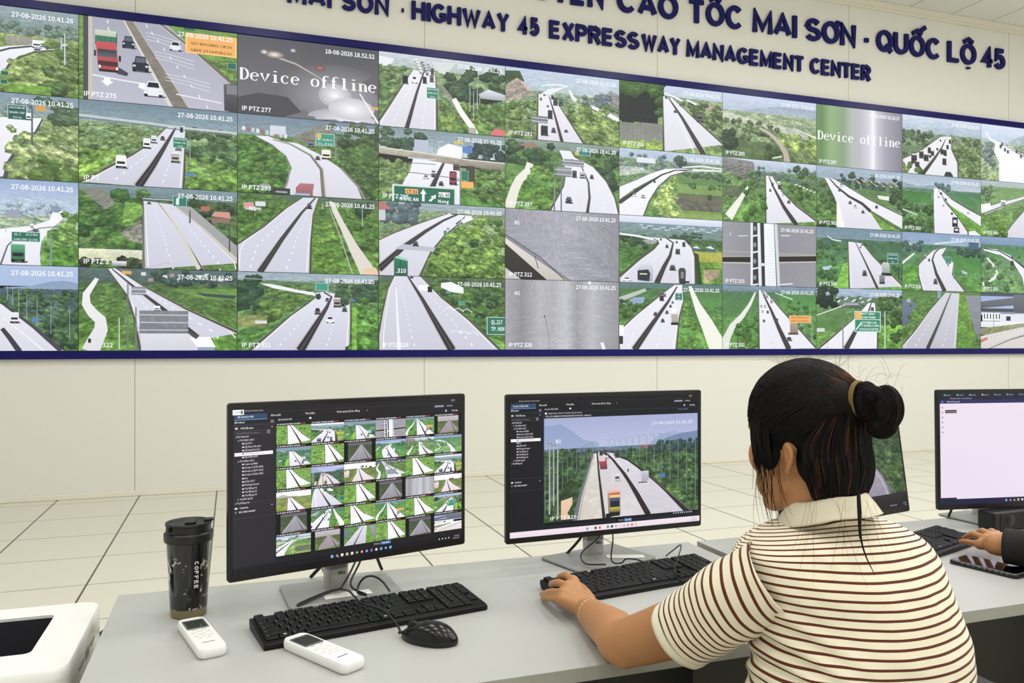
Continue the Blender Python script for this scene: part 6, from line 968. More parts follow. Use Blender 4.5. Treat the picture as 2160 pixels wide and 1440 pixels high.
cable([P3(1278, 1190, .757), P3(1235, 1188, .75), P3(1228, 1165, .762), (.86, 1.80, .80), (.862, 1.83, .84)], .0018, 'black cable hanging left of the middle monitor stand')
cable([(.885, 1.83, .84), (.89, 1.79, .80), P3(1290, 1180, .768), P3(1310, 1187, .757), P3(1322, 1178, .77), P3(1345, 1180, .765), P3(1360, 1186, .757)], .0018, 'black cable crossing from the middle monitor stand to its keyboard')
cable([P3(1405, 1172, .757), P3(1420, 1160, .775), P3(1437, 1149, .795), P3(1430, 1178, .775), P3(1424, 1200, .766), P3(1430, 1218, .75), P3(1440, 1226, .745)], .0014, 'thin black cable rising in a peak above the middle keyboard')
cable([(.17, 1.875, .74), (.21, 1.865, .785), (.25, 1.83, .85)], .004, 'thick black monitor lead running down behind the left screen')
cable([(.27, 1.83, .80), (.31, 1.87, .79), (.335, 1.885, .74)], .0035, 'short black lead curving over the desk edge right of the left monitor stand')
cable([(.80, 1.87, .74), (.83, 1.86, .775), (.87, 1.84, .84)], .0035, 'black lead behind the middle monitor stand')
cable([(2.08, 1.885, .74), (2.10, 1.875, .785), (2.13, 1.84, .84)], .0035, 'black lead behind the rightmost monitor')

# ------------------------------------------------------------------ two remote controls
def remote(x, y, rz, label):
    e = empty('remote_control', (x, y, DT), rz, label, 'remote control', 'white remote controls'); e.scale = (1.04, 1.04, 1); L_, W_, H_ = .166, .047, .0185
    bm = B(); out = []
    for i in range(44):                             # rounded outline with a bowed front and a gently arched back
        pass
    o = rrect(W_, L_, .009, 5); bow = lambda p: (p[0], p[1]+(.006*(1-(p[0]/(W_/2))**2) if p[1] > L_/2-.012 else (-.004*(1-(p[0]/(W_/2))**2) if p[1] < -L_/2+.012 else 0)))
    o = [bow(p) for p in o]; sc = lambda k, z: [Vector((p[0]*(1-(1-k)*1.0), p[1]*(1-(1-k)*.3), z)) for p in o]
    rings(bm, [sc(.86, 0), sc(.96, .003), sc(1, .008), sc(1, H_-.006), sc(.965, H_-.0015), sc(.93, H_), sc(.86, H_)]); obj('body', bm, M['white'], e, ang=50)
    bm = B(); prism(bm, rrect(W_*.80, .05, .004, cy=.046), H_-.0005, H_+.0006); obj('display_frame', bm, M['lcdframe'], e, bevel=.0003)
    bm = B(); prism(bm, rrect(W_*.68, .038, .002, cy=.046), H_+.0004, H_+.0010); obj('display', bm, M['lcd'], e)
    for bx_, by_, bw, bh in ((0, .006, .014, .008), (-.0125, -.0005, .008, .010), (.0125, -.0005, .008, .010), (0, -.008, .014, .007), (-.0125, -.019, .010, .006), (0, -.0195, .010, .006), (.0125, -.019, .010, .006), (-.0065, -.030, .010, .006), (.0065, -.030, .010, .006)):
        bm = B(); prism(bm, rrect(bw, bh, .002, 3, bx_, by_), H_-.0004, H_+.0009); box(bm, (bx_, by_, H_+.00095), (bw*.5, .0008, .0001), mi=1); obj('button', bm, [M['button'], M['greyink']], e, bevel=.0003)
    bm = B(); rn = random.Random(3)
    for i in range(11): box(bm, (-.0095+i*.0019, -.052+rn.uniform(-.0004, .0004), H_+.0002), (.0012, rn.uniform(.0018, .0034), .0002))
    for bx_, by_ in ((-.008, .0165), (.008, .0165)): box(bm, (bx_, by_, H_+.0002), (.009, .001, .0002))
    obj('print', bm, M['ink'], e); return e
remote(-.051, 1.548, math.radians(14.6), 'white remote control at left, leaning toward the black tumbler')
remote(.148, 1.402, math.radians(30), 'white remote control in front of the keyboard corner, nearest the desk edge')

# ------------------------------------------------------------------ tumbler
def camo(name):
    m = mat(name, '060607', .2, spec=.5, coat=.35); nt = m.node_tree; b = nt.nodes['Principled BSDF']; L = nt.links.new; N = nt.nodes.new
    tc = N('ShaderNodeTexCoord'); n = N('ShaderNodeTexNoise'); n.inputs['Scale'].default_value = 75; n.inputs['Detail'].default_value = 5; n.inputs['Roughness'].default_value = .62; L(tc.outputs['Object'], n.inputs['Vector'])
    n2 = N('ShaderNodeTexNoise'); n2.inputs['Scale'].default_value = 17; n2.inputs['Detail'].default_value = 1; L(tc.outputs['Object'], n2.inputs['Vector'])
    sx = N('ShaderNodeSeparateXYZ'); L(tc.outputs['Object'], sx.inputs[0])
    mz = N('ShaderNodeMapRange'); mz.inputs[1].default_value = .13; mz.inputs[2].default_value = .12; L(sx.outputs['Z'], mz.inputs[0])
    ad = N('ShaderNodeMath'); ad.operation = 'MULTIPLY_ADD'; L(n2.outputs['Fac'], ad.inputs[0]); ad.inputs[1].default_value = .55; L(n.outputs['Fac'], ad.inputs[2])
    gt = N('ShaderNodeMath'); gt.operation = 'GREATER_THAN'; gt.inputs[1].default_value = .865; L(ad.outputs[0], gt.inputs[0])
    mu = N('ShaderNodeMath'); mu.operation = 'MULTIPLY'; L(gt.outputs[0], mu.inputs[0]); L(mz.outputs[0], mu.inputs[1])
    mx = N('ShaderNodeMix'); mx.data_type = 'RGBA'; L(mu.outputs[0], mx.inputs[0]); mx.inputs[6].default_value = (*lin('060607'), 1); mx.inputs[7].default_value = (*lin('b9b4ad'), 1); L(mx.outputs[2], b.inputs['Base Color']); return m
tu = empty('tumbler', (-.080, 1.716, DT), 0, 'tall black coffee tumbler with white flakes and a steel foot', 'tumbler')
tu.scale = (.92, .92, .945)
rad = lambda z: .0365+(.0455-.0365)*(z-.0)/.17
bm = B(); lathe(bm, [(.034, 0), (.0362, .002), (rad(.018), .0185)], 48); obj('steel_foot', bm, M['steel'], tu)
bm = B(); lathe(bm, [(rad(.018)-.001, .018), (rad(.0185)+.0004, .0188), (rad(.06), .06), (rad(.12), .12), (rad(.166), .166)], 56); obj('body', bm, camo('flaked_black_lacquer'), tu)
bm = B(); lathe(bm, [(.046, .155), (.0495, .157), (.0505, .163), (.0505, .173), (.0475, .176), (.046, .1765)], 48); obj('grip_ring', bm, M['black'], tu)
bm = B(); lathe(bm, [(.0455, .172), (.0455, .189), (.0475, .1905), (.0475, .194), (.0465, .1955), (.041, .1955), (.039, .1935), (.0, .1930)], 48, cap=False); obj('lid', bm, M['black'], tu)
bm = B(); prism(bm, rrect(.022, .058, .006, cx=.004, cy=.002), .193, .1985); box(bm, (.04, .0, .1975), (.02, .02, .004), rz=.1); obj('flip_cap', bm, M['black'], tu, bevel=.001)
bm = B(); box(bm, (-.036, -.028, .187), (.013, .01, .012), rz=.65); obj('lid_latch', bm, M['black'], tu, bevel=.0015)
A0 = math.radians(-68)                            # the strap faces the camera, a little to the right
bm = B(); n = 6; R0 = lambda z: rad(z)+.0016
rs = []
for z in (.022, .05, .08, .11, .135, .150, .158): rs.append([Vector((R0(z)*math.cos(A0+a), R0(z)*math.sin(A0+a), z)) for a in [(-.2+.4*i/n)*(1.1 if z < .15 else .8) for i in range(n+1)]]+[Vector(((rad(z)-.0005)*math.cos(A0+a), (rad(z)-.0005)*math.sin(A0+a), z)) for a in (.2, -.2)])
rings(bm, rs); bmesh.ops.recalc_face_normals(bm, faces=bm.faces[:]); obj('strap', bm, M['gloss'], tu)
for i, ch in enumerate('COFFEE'):
    z = .116-i*.0098; bm = B(); r = R0(z)+.0004; d = Vector((math.cos(A0+.02), math.sin(A0+.02), 0)); ex = Vector((0, 0, -1)); ey = Vector((-d.y, d.x, 0))
    stroke_letter(bm, ch, 0, .0078, .0088, .0021, 0, .0005, ex, ey, d, d*r+Vector((0, 0, z+.004))-ey*.0044); obj('letter', bm, M['paper'], tu)

# ------------------------------------------------------------------ printer on its cabinet
PZ = .70; pcx, pcy, pw_, pd = -.272-.21, 1.79, .42, .40
pr = empty('printer', (pcx, pcy, .42), 0, 'white office printer with a dark sunken paper tray, beside the left end of the desk', 'printer'); ph = PZ-.42
out = rrect(pw_, pd, .035, 6); hx = (pcx, pcy)
hole = rrect(.262, .225, .014, 4, cx=.0, cy=.02)
bm = B(); rings(bm, [[Vector((x*k, y*k, z)) for x, y in out] for k, z in ((.97, 0), (.985, .02), (1, .06), (1, ph-.018))], cap=False); bmesh.ops.recalc_face_normals(bm, faces=bm.faces[:]); obj('body', bm, M['offwhite'], pr)
def hole_pts(z, k=1, dy=0): # hole outline resampled at the same angles as the outer outline
    res = []
    for x, y in rrect(.262, .225, .014, 6): res.append(Vector((x*k, (y+.016)*1.0+dy, z)))
    return res
bm = B(); rings(bm, [[Vector((x, y, z)) for x, y in out] for z in (ph-.018, ph-.006)]+[[Vector((x*.985, y*.985, ph)) for x, y in out], [Vector((x*.975, y*.975, ph)) for x, y in out]]+[hole_pts(ph, 1.01), hole_pts(ph), hole_pts(ph-.006)], cap=False); bmesh.ops.recalc_face_normals(bm, faces=bm.faces[:]); obj('top_cover', bm, M['white'], pr, ang=50)
bm = B(); b_ = hole_pts(ph-.006); fl = [Vector((p.x, p.y, ph-.05-.03*(p.y/.1))) for p in b_]; rings(bm, [b_, fl], cap=False); bm.faces.new([bm.verts.new(p) for p in fl]); bmesh.ops.recalc_face_normals(bm, faces=bm.faces[:])
for f in bm.faces: f.normal_flip()
obj('paper_tray', bm, M['tray'], pr)
for y in (.07, -.06):
    bm = B(); box(bm, (pw_/2+.0002, y, ph-.045), (.001, .055, .004)); obj('side_slot', bm, M['greyink'], pr)
bm = B(); box(bm, (pw_/2+.0003, .005, ph-.045), (.0012, .035, .018)); obj('side_latch', bm, M['cabinet'], pr, bevel=.0004)
bm = B(); box(bm, (-.02, -pd/2-.0002, .12), (.33, .002, .11)); obj('front_door', bm, M['offwhite'], pr, bevel=.0008)
cb = empty('cabinet', (pcx, pcy, 0), 0, 'low grey cabinet standing under the white printer', 'cabinet')
bm = B(); box(bm, (0, 0, .21), (.42, .42, .41)); obj('body', bm, M['cabinet'], cb, bevel=.003)
bm = B(); box(bm, (0, -.212, .21), (.40, .008, .37)); d_ = obj('door', bm, M['panel'], cb, bevel=.002)
bm = B(); box(bm, (.15, -.219, .3), (.01, .01, .08)); obj('handle', bm, M['silver'], d_, bevel=.002)
cable([(-.30, 1.985, .60), (-.262, 2.0, .63), (-.24, 1.99, .62), (-.235, 1.96, .3), (-.24, 2.0, .01)], .006, 'black power lead behind the printer beside the desk corner')

# ------------------------------------------------------------------ speaker bar and phone
sb = empty('speaker_bar', (2.047+.2, 1.731, DT), math.radians(3), 'black speaker bar in front of the rightmost monitor', 'speaker')
bm = B(); box(bm, (0, 0, .0315), (.42, .056, .055)); obj('housing', bm, M['black'], sb, bevel=.008, seg=4)
bm = B(); box(bm, (0, -.0284, .0315), (.375, .002, .042)); g_ = obj('grille', bm, M['chair'], sb, bevel=.0008)
bm = B(); [rings(bm, [[Vector((-.145+.018*math.cos(t)*k, -.0296-.0006*j, .032+.018*math.sin(t)*k)) for t in [2*math.pi*i/28 for i in range(28)]] for j, k in ((0, 1), (1, .95))])]; obj('driver', bm, M['black'], g_)
for sx in (-.16, .16):
    bm = B(); box(bm, (sx, 0, .002), (.03, .045, .004)); obj('foot', bm, M['black'], sb)
phn = empty('phone', (1.713, 1.433, DT), math.radians(11.5), 'phone in a dark ridged case lying on the right desk beside the black sleeve', 'phone')
bm = B(); prism(bm, rrect(.08, .16, .012), 0, .0095); obj('case', bm, M['black'], phn, bevel=.0025, seg=3)
bm = B(); prism(bm, rrect(.077, .157, .0115), .0085, .0112); obj('case_rim', bm, M['clear'], phn, bevel=.0008)
bm = B(); prism(bm, rrect(.0725, .1525, .010), .0105, .0116); obj('glass', bm, M['screenoff'], phn)
for i in range(9):
    bm = B(); box(bm, (-.0398, -.06+i*.013, .0075), (.0012, .005, .002)); obj('case_ridge', bm, M['clear'], phn)

# ------------------------------------------------------------------ people
def skin_mat(name, c, c2):
    m = mat(name, c, .46, spec=.4); nt = m.node_tree; b = nt.nodes['Principled BSDF']; L = nt.links.new; N = nt.nodes.new
    tc = N('ShaderNodeTexCoord'); n = N('ShaderNodeTexNoise'); n.inputs['Scale'].default_value = 9; n.inputs['Detail'].default_value = 5; L(tc.outputs['Object'], n.inputs['Vector'])
    mx = N('ShaderNodeMix'); mx.data_type = 'RGBA'; mx.inputs[6].default_value = (*lin(c2), 1); mx.inputs[7].default_value = (*lin(c), 1); L(n.outputs['Fac'], mx.inputs[0]); L(mx.outputs[2], b.inputs['Base Color'])
    v = N('ShaderNodeTexVoronoi'); v.inputs['Scale'].default_value = 420; L(tc.outputs['Object'], v.inputs['Vector'])
    bp = N('ShaderNodeBump'); bp.inputs['Strength'].default_value = .12; bp.inputs['Distance'].default_value = .0008; L(v.outputs['Distance'], bp.inputs['Height']); L(bp.outputs['Normal'], b.inputs['Normal'])
    b.inputs['Subsurface Weight'].default_value = .12; b.inputs['Subsurface Radius'].default_value = (1, .35, .18); b.inputs['Subsurface Scale'].default_value = .008; return m
M['skin'] = skin_mat('warm_skin', 'bd8a5e', 'a87448')
def hair_mat():
    m = mat('dark_hair', '060606', .58, spec=.16); nt = m.node_tree; b = nt.nodes['Principled BSDF']; L = nt.links.new; N = nt.nodes.new
    a = N('ShaderNodeAttribute'); a.attribute_name = 'strand'; r = N('ShaderNodeValToRGB'); e = r.color_ramp.elements
    e[0].color = (*lin('040404'), 1); e[1].color = (*lin('6e3c24'), 1); e[1].position = 1; k = e.new(.72); k.color = (*lin('0c0908'), 1); L(a.outputs['Fac'], r.inputs['Fac']); L(r.outputs['Color'], b.inputs['Base Color']); return m
M['hair'] = hair_mat()
def stripe_mat():
    m = mat('cream_shirt_brown_stripes', 'e9e1c8', .85, spec=.15); nt = m.node_tree; b = nt.nodes['Principled BSDF']; L = nt.links.new; N = nt.nodes.new
    a = N('ShaderNodeAttribute'); a.attribute_name = 'stripe'; x = a.outputs['Fac']
    for op, v in (('DIVIDE', .0113), ('FRACT', None), ('LESS_THAN', .29)):
        n = N('ShaderNodeMath'); n.operation = op; L(x, n.inputs[0]); x = n.outputs[0]
        if v: n.inputs[1].default_value = v
    h = N('ShaderNodeAttribute'); h.attribute_name = 'plain'; s1 = N('ShaderNodeMath'); s1.operation = 'SUBTRACT'; L(x, s1.inputs[0]); L(h.outputs['Fac'], s1.inputs[1]); s1.use_clamp = True
    mx = N('ShaderNodeMix'); mx.data_type = 'RGBA'; L(s1.outputs[0], mx.inputs[0]); mx.inputs[6].default_value = (*lin('ece4cc'), 1); mx.inputs[7].default_value = (*lin('5e3020'), 1); L(mx.outputs[2], b.inputs['Base Color'])
    tc = N('ShaderNodeTexCoord'); n = N('ShaderNodeTexNoise'); n.inputs['Scale'].default_value = 600; L(tc.outputs['Object'], n.inputs['Vector']); bp = N('ShaderNodeBump'); bp.inputs['Strength'].default_value = .15; bp.inputs['Distance'].default_value = .001; L(n.outputs['Fac'], bp.inputs['Height']); L(bp.outputs['Normal'], b.inputs['Normal']); b.inputs['Sheen Weight'].default_value = .15; return m
M['shirt'] = stripe_mat(); M['collar'] = mat('cream_collar', 'dcd3bc', .85, noise_amt=.03, noise_scale=60, bump=.2, bump_scale=700, spec=.15)

Rh = None; HS = .90
def ellip(bm, c, r, R=None, seg=3):
    q = bmesh.ops.create_icosphere(bm, subdivisions=seg, radius=1); Mx = (R.to_4x4() if R else Matrix.Identity(4))
    if R is Rh: r = (r[0]*HS, r[1]*HS, r[2])
    for v in q['verts']: v.co = Vector(c) + (Mx @ Vector((v.co.x*r[0], v.co.y*r[1], v.co.z*r[2])))
def limb(bm, pts, rs, n=16, k=6):
    """tapered tube with rounded ends through pts, radii rs at the points"""
    m = len(rs); f = lambda t: rs[min(m-1, int(t*(m-1)))]*(1-(t*(m-1) % 1))+rs[min(m-1, int(t*(m-1))+1)]*(t*(m-1) % 1)
    tube(bm, pts, f, n=n, k=k); ellip(bm, pts[0], (rs[0],)*3, seg=2); ellip(bm, pts[-1], (rs[-1],)*3, seg=2)
def fuse(name, bm, voxel, smooth=4, dec=None):
    """unite overlapping closed shapes into one continuous surface"""
    me = bpy.data.meshes.new('t'); bm.to_mesh(me); bm.free(); o = bpy.data.objects.new('t', me); COL.objects.link(o)
    r = o.modifiers.new('r', 'REMESH'); r.mode = 'VOXEL'; r.voxel_size = voxel
    s = o.modifiers.new('s', 'SMOOTH'); s.factor = .6; s.iterations = smooth
    bpy.context.view_layer.update(); out = bpy.data.meshes.new_from_object(o.evaluated_get(bpy.context.evaluated_depsgraph_get()))
    bpy.data.objects.remove(o); bpy.data.meshes.remove(me); out.name = name; out.polygons.foreach_set('use_smooth', [True]*len(out.polygons)); return out
def attr(me, name, fn):
    a = me.attributes.new(name, 'FLOAT', 'POINT'); n = len(me.vertices); co = np.empty(n*3, dtype=np.float32); me.vertices.foreach_get('co', co); co = co.reshape(-1, 3); a.data.foreach_set('value', np.array(fn(co), dtype=np.float32))

def P(x, y, zc): return at(x, y, zc)
Rh = Euler((math.radians(-6), 0, math.radians(15))).to_matrix()          # the head looks along its local +Y: 15 degrees left of the wall normal, slightly down
HC = P(1701, 928, 1.225)
H = lambda x, y, z: HC + Rh @ Vector((x*HS, y*HS, z))
SH, EL, WR = P(1592, 1248, 1.155), P(1318, 1354, 1.333), P(1241, 1288, 1.53)
person = empty('person', (.85, .93, 0), 0, 'person with a dark hair bun, seen from behind, in a brown striped cream shirt', 'person')
PO = Vector((.85, .93, 0))
def pobj(name, me, mats, parent=None):
    for m in (mats if isinstance(mats, list) else [mats]): me.materials.append(m)
    o = link(name, me, parent or person); 
    me.transform(Matrix.Translation(-PO)); return o
def bmesh_of(bm, name):
    me = bpy.data.meshes.new(name); bmesh.ops.recalc_face_normals(bm, faces=bm.faces[:]); bm.to_mesh(me); bm.free(); me.polygons.foreach_set('use_smooth', [True]*len(me.polygons)); return me
def hand(bm, wrist, fingers, r=.0082, palm=.0145, thumb=None):
    for i, (a, b, c) in enumerate(fingers):
        mid = wrist.lerp(a, .5); k = (.96, 1, .98, .88)[i]
        limb(bm, [wrist, mid, a], [.019, palm, palm*.86], n=14)
        limb(bm, [a, a.lerp(b, .55)+Vector((0, 0, .0006)), b], [r*1.22*k, r*1.02*k, r*1.08*k], n=12); limb(bm, [b, b.lerp(c, .5)+Vector((0, 0, .0012)), c], [r*1.06*k, r*.95*k, r*.86*k], n=12)
    for (a, _, _), (b, _, _) in zip(fingers, fingers[1:]): limb(bm, [wrist.lerp(a, .55), a.lerp(b, .5)-Vector((0, 0, .002)), wrist.lerp(b, .55)], [palm, palm*.8, palm], n=12)
    if thumb: limb(bm, thumb, [.014, .011, .0098, .0082], n=12)
# ---- her body: torso core, neck, head with a face, both arms and hands, legs
bm = B()
limb(bm, [(.862, .90, .56), (.86, .93, .72), (.855, .955, .86), (.85, .975, .95)], [.115, .105, .095, .07], n=24); ellip(bm, (.84, .975, .92), (.12, .06, .05))
limb(bm, [P(1738, 1112, 1.20), P(1726, 1078, 1.205), H(.0, -.012, -.055)], [.053, .050, .052], n=24)
ellip(bm, H(0, -.004, .022), (.0735, .092, .092), Rh, 4); ellip(bm, H(0, .028, -.035), (.060, .062, .062), Rh, 4); ellip(bm, H(0, .036, -.028), (.066, .050, .070), Rh, 4); [ellip(bm, H(s*.040, .016, -.058), (.024, .036, .028), Rh) for s in (-1, 1)]; ellip(bm, H(0, .02, -.07), (.05, .05, .03), Rh); [ellip(bm, H(s*.028, .044, -.062), (.032, .038, .034), Rh) for s in (-1, 1)]; limb(bm, [H(-.048, .005, -.062), H(-.03, .05, -.086), H(0, .073, -.094), H(.03, .05, -.086), H(.048, .005, -.062)], [.017, .016, .017, .016, .017])
for s in (-1, 1):
    ellip(bm, H(s*.043, .056, -.020), (.026, .026, .030), Rh); ellip(bm, H(s*.03, .075, .026), (.022, .012, .012), Rh)
    e0 = H(s*.074, -.006, -.018); limb(bm, [H(s*.072, -.012, -.040), H(s*.076, -.019, -.032), H(s*.080, -.028, -.018), H(s*.080, -.026, -.008), H(s*.077, -.018, -.002), H(s*.073, -.010, -.006)], [.0055, .0042, .0036, .0036, .0036, .003], n=8); ellip(bm, H(s*.073, -.018, -.016), (.005, .011, .020), Rh)
limb(bm, [H(0, .084, .02), H(0, .099, -.012), H(0, .101, -.02)], [.008, .009, .010]); [ellip(bm, H(s*.011, .094, -.024), (.008, .009, .007), Rh) for s in (-1, 1)]
limb(bm, [H(-.022, .086, -.054), H(0, .096, -.050), H(.022, .086, -.054)], [.004, .006, .004]); limb(bm, [H(-.018, .085, -.062), H(0, .094, -.062), H(.018, .085, -.062)], [.004, .0068, .004])
limb(bm, [SH, P(1500, 1292, 1.207), P(1404, 1331, 1.272), EL, EL+(WR-EL)*.25+Vector((0, 0, .003)), EL.lerp(WR, .62), EL.lerp(WR, .86), WR], [.044, .046, .0435, .0385, .0385, .0335, .0275, .0255], n=28); ellip(bm, EL+Vector((-.006, -.012, -.004)), (.03, .03, .034))
zf = lambda x, y, z: atz(x, y, z)
FING = [(zf(1209, 1224, .789), zf(1194, 1213, .790), zf(1180, 1217, .768)), (zf(1197, 1236, .789), zf(1178, 1229, .786), zf(1163, 1232, .762)), (zf(1189, 1250, .783), zf(1166, 1249, .772), zf(1145, 1253, .747)), (zf(1186, 1264, .775), zf(1165, 1262, .762), zf(1146, 1262, .745))]
hand(bm, WR+Vector((-.001, .012, .0)), FING, thumb=[zf(1244, 1266, .768), zf(1232, 1246, .762), zf(1218, 1234, .758), zf(1204, 1228, .757)])
RS, RE, RW = Vector((.965, .99, .90)), Vector((1.10, 1.10, .79)), Vector((1.06, 1.29, .765))
limb(bm, [RS, RS.lerp(RE, .5), RE, RE.lerp(RW, .5), RW], [.042, .042, .040, .034, .025], n=20)
hand(bm, RW, [(RW+Vector((-.03, .06, .012)), RW+Vector((-.045, .092, .010)), RW+Vector((-.05, .11, -.012))), (RW+Vector((-.012, .066, .013)), RW+Vector((-.02, .1, .010)), RW+Vector((-.02, .12, -.012))), (RW+Vector((.006, .062, .012)), RW+Vector((.006, .095, .008)), RW+Vector((.008, .115, -.012))), (RW+Vector((.022, .054, .008)), RW+Vector((.028, .08, .004)), RW+Vector((.032, .096, -.013)))], thumb=[RW+Vector((-.012, .012, 0)), RW+Vector((-.036, .03, 0)), RW+Vector((-.05, .05, -.006)), RW+Vector((-.056, .068, -.012))])
for s in (-1, 1):
    kx = .862+s*.10; limb(bm, [(.862+s*.07, .90, .55), (kx, 1.12, .545), (kx, 1.31, .53)], [.07, .06, .044], n=20); limb(bm, [(kx, 1.32, .53), (kx, 1.365, .28), (kx, 1.335, .09)], [.044, .038, .028], n=20); limb(bm, [(kx, 1.32, .05), (kx, 1.42, .035), (kx+s*.01, 1.50, .03)], [.036, .034, .026], n=16)
body = pobj('body', fuse('body', bm, .0026, 5), M['skin'])
for (a, b, c) in FING:                                                   # nails
    d = (c-b).normalized(); bm = B(); upv = Vector((0, 0, 1)); sd = d.cross(upv).normalized(); nn = sd.cross(d).normalized(); ctr = c+nn*.0066+d*.0015
    rings(bm, [[ctr+nn*z+sd*.0044*k*math.cos(t)+d*.0055*k*math.sin(t) for t in [2*math.pi*i/14 for i in range(14)]] for z, k in ((0, 1), (.0008, .7))]); pobj('fingernail', bmesh_of(bm, 'fingernail'), M['nail'])
for s in (-1, 1):
    bm = B(); ellip(bm, H(s*.03, .0745, .014), (.011, .0095, .0095), Rh); pobj('eye', bmesh_of(bm, 'eye'), M['eye'])
bm = B(); bx = WR+(EL-WR)*.12; ax = (EL-WR).normalized(); u_ = ax.cross(Vector((0, 0, 1))).normalized(); v_ = ax.cross(u_); pts = []
for i in range(42):
    t = 2*math.pi*i/42; pts.append(bx+ax*(.007*math.sin(t+.6)+.0012*(i % 2))+(u_*math.cos(t)+v_*math.sin(t))*(.0272))
tube(bm, pts+[pts[0]], lambda t: .0011+.0005*math.sin(t*260), n=6, k=3, cap=False); pobj('bracelet', bmesh_of(bm, 'bracelet'), M['gold'])

# ---- shirt: torso loft, sleeves, collar
LV = [(1082, 1672, 1816, 1.20, .052), (1093, 1655, 1848, 1.205, .056), (1102, 1632, 1882, 1.205, .064), (1111, 1606, 1908, 1.205, .071), (1123, 1580, 1931, 1.20, .079), (1141, 1554, 1958, 1.20, .089), (1165, 1543, 1978, 1.20, .099), (1200, 1550, 1990, 1.195, .108), (1260, 1566, 2012, 1.19, .117), (1330, 1582, 2030, 1.175, .121),
      (1400, 1579, 2043, 1.16, .122), (1470, 1572, 2050, 1.14, .124), (1560, 1562, 2062, 1.12, .13), (1720, 1545, 2080, 1.08, .14), (1850, 1540, 2090, 1.06, .15)]
def interp_lv(k):
    i = min(len(LV)-2, int(k)); t = k-i; p0, p1, p2, p3 = (LV[max(0, i-1)], LV[i], LV[i+1], LV[min(len(LV)-1, i+2)])
    return [.5*(2*b+(c-a)*t+(2*a-5*b+4*c-d)*t*t+(3*b-a-3*c+d)*t**3) for a, b, c, d in zip(p0, p1, p2, p3)]
def shirt_ring(k, n=120, inset=0):
    y, xl, xr, zc, b = interp_lv(k); c = P((xl+xr)/2, y, zc); w = (xr-xl)/2*zc/FPX-inset; b -= inset; ca, sa = math.cos(YAW), math.sin(YAW)
    a = math.sqrt(max(1e-4, w*w-b*b*sa*sa))/ca; out = []
    for i in range(n):
        t = 2*math.pi*i/n; cx, sy = math.cos(t), math.sin(t); e = 2/2.35
        x_ = a*abs(cx)**e*math.copysign(1, cx); y_ = b*abs(sy)**e*math.copysign(1, sy); out.append(Vector((c.x+x_, c.y+y_, c.z)))
    return out
bm = B(); RR = []; K = 100
for q in range(K+1):
    k = (len(LV)-1)*(q/K)**1.15; ring = shirt_ring(k); z = ring[0].z
    for i, p in enumerate(ring):
        f = noise.noise(Vector((p.x*9, p.y*7, p.z*16)))*.0045 + noise.noise(Vector((p.x*30+p.z*22, p.y*20, p.z*26)))*.0018
        arm = math.exp(-((p.z-.845)/.07)**2)*math.exp(-((p.x-.70)/.05)**2); f += arm*(.006*math.sin((p.z*1.3+p.x*.9)*150)-.004)       # armpit creases
        yk = math.exp(-((p.z-1.0)/.035)**2)*math.exp(-((p.x-.74)/.07)**2); f += yk*.0028*math.sin((p.x*1.2+p.y)*170)                 # gathers by the collar
        c = Vector((sum(v.x for v in ring)/len(ring), sum(v.y for v in ring)/len(ring), p.z)); d = (p-c); d.normalize(); ring[i] = p+d*f
    RR.append(ring)
vv = rings(bm, RR, cap=False); me = bmesh_of(bm, 'shirt')
def stripe_torso(co):
    w = np.clip((co[:, 2]-.965)/.05, 0, 1); yb = .868
    return co[:, 2]+w*.75*(co[:, 1]-yb-.02)+.004*np.sin(co[:, 0]*16)+10
attr(me, 'stripe', stripe_torso); attr(me, 'plain', lambda co: co[:, 2]*0)
shirt = pobj('shirt', me, M['shirt']); sd = shirt.modifiers.new('solid', 'SOLIDIFY'); sd.thickness = .0014
def sleeve(path, rad, hem, s0=10.0, cres=True, name='sleeve'):
    pth = catmull(path, 12); n = 56; m = len(pth); T = [(pth[min(i+1, m-1)]-pth[max(i-1, 0)]).normalized() for i in range(m)]; u = T[0].cross(Vector((0, 0, 1))).normalized(); rs = []; S_ = []; PL = []; acc = 0; tot = sum((b-a).length for a, b in zip(pth, pth[1:]))
    for i in range(m):
        if i: acc += (pth[i]-pth[i-1]).length
        u = (u-T[i]*u.dot(T[i])).normalized(); v = T[i].cross(u); t = i/(m-1); r = rad(t); rg = []
        for j in range(n):
            a = 2*math.pi*j/n; d = u*math.cos(a)+v*math.sin(a); p = pth[i]+d*r*(1+.06*math.sin(a*2+1.2))
            f = noise.noise(p*14)*.005+noise.noise(p*38)*.0016; under = max(0, -d.z)*math.exp(-t*4); f += under*.006*math.sin(acc*230+a*3); rg.append(p+d*f)
            S_.append(s0+acc*(.72+.18*t)+.004*math.cos(a)+.003*math.sin(2*a)); PL.append(1.0 if acc > tot-hem else 0.0)
        rs.append(rg)
    bm = B(); rings(bm, rs, cap=False); bm.verts.ensure_lookup_table(); me = bmesh_of(bm, name); attr(me, 'stripe', lambda co: S_); attr(me, 'plain', lambda co: PL); o = pobj(name, me, M['shirt'], shirt); sd = o.modifiers.new('solid', 'SOLIDIFY'); sd.thickness = .0016; sd.offset = -1; return o
HEM = P(1437, 1339, 1.238)
sleeve([P(1634, 1216, 1.150), P(1570, 1250, 1.170), P(1502, 1292, 1.205), HEM], lambda t: .0645-.0065*t, .016)
sleeve([(.955, .985, .91), (.99, 1.01, .885), (1.03, 1.05, .845), (1.055, 1.08, .82)], lambda t: .052, .016)
bm = B(); rs = []; cN = P(1742, 1091, 1.195)
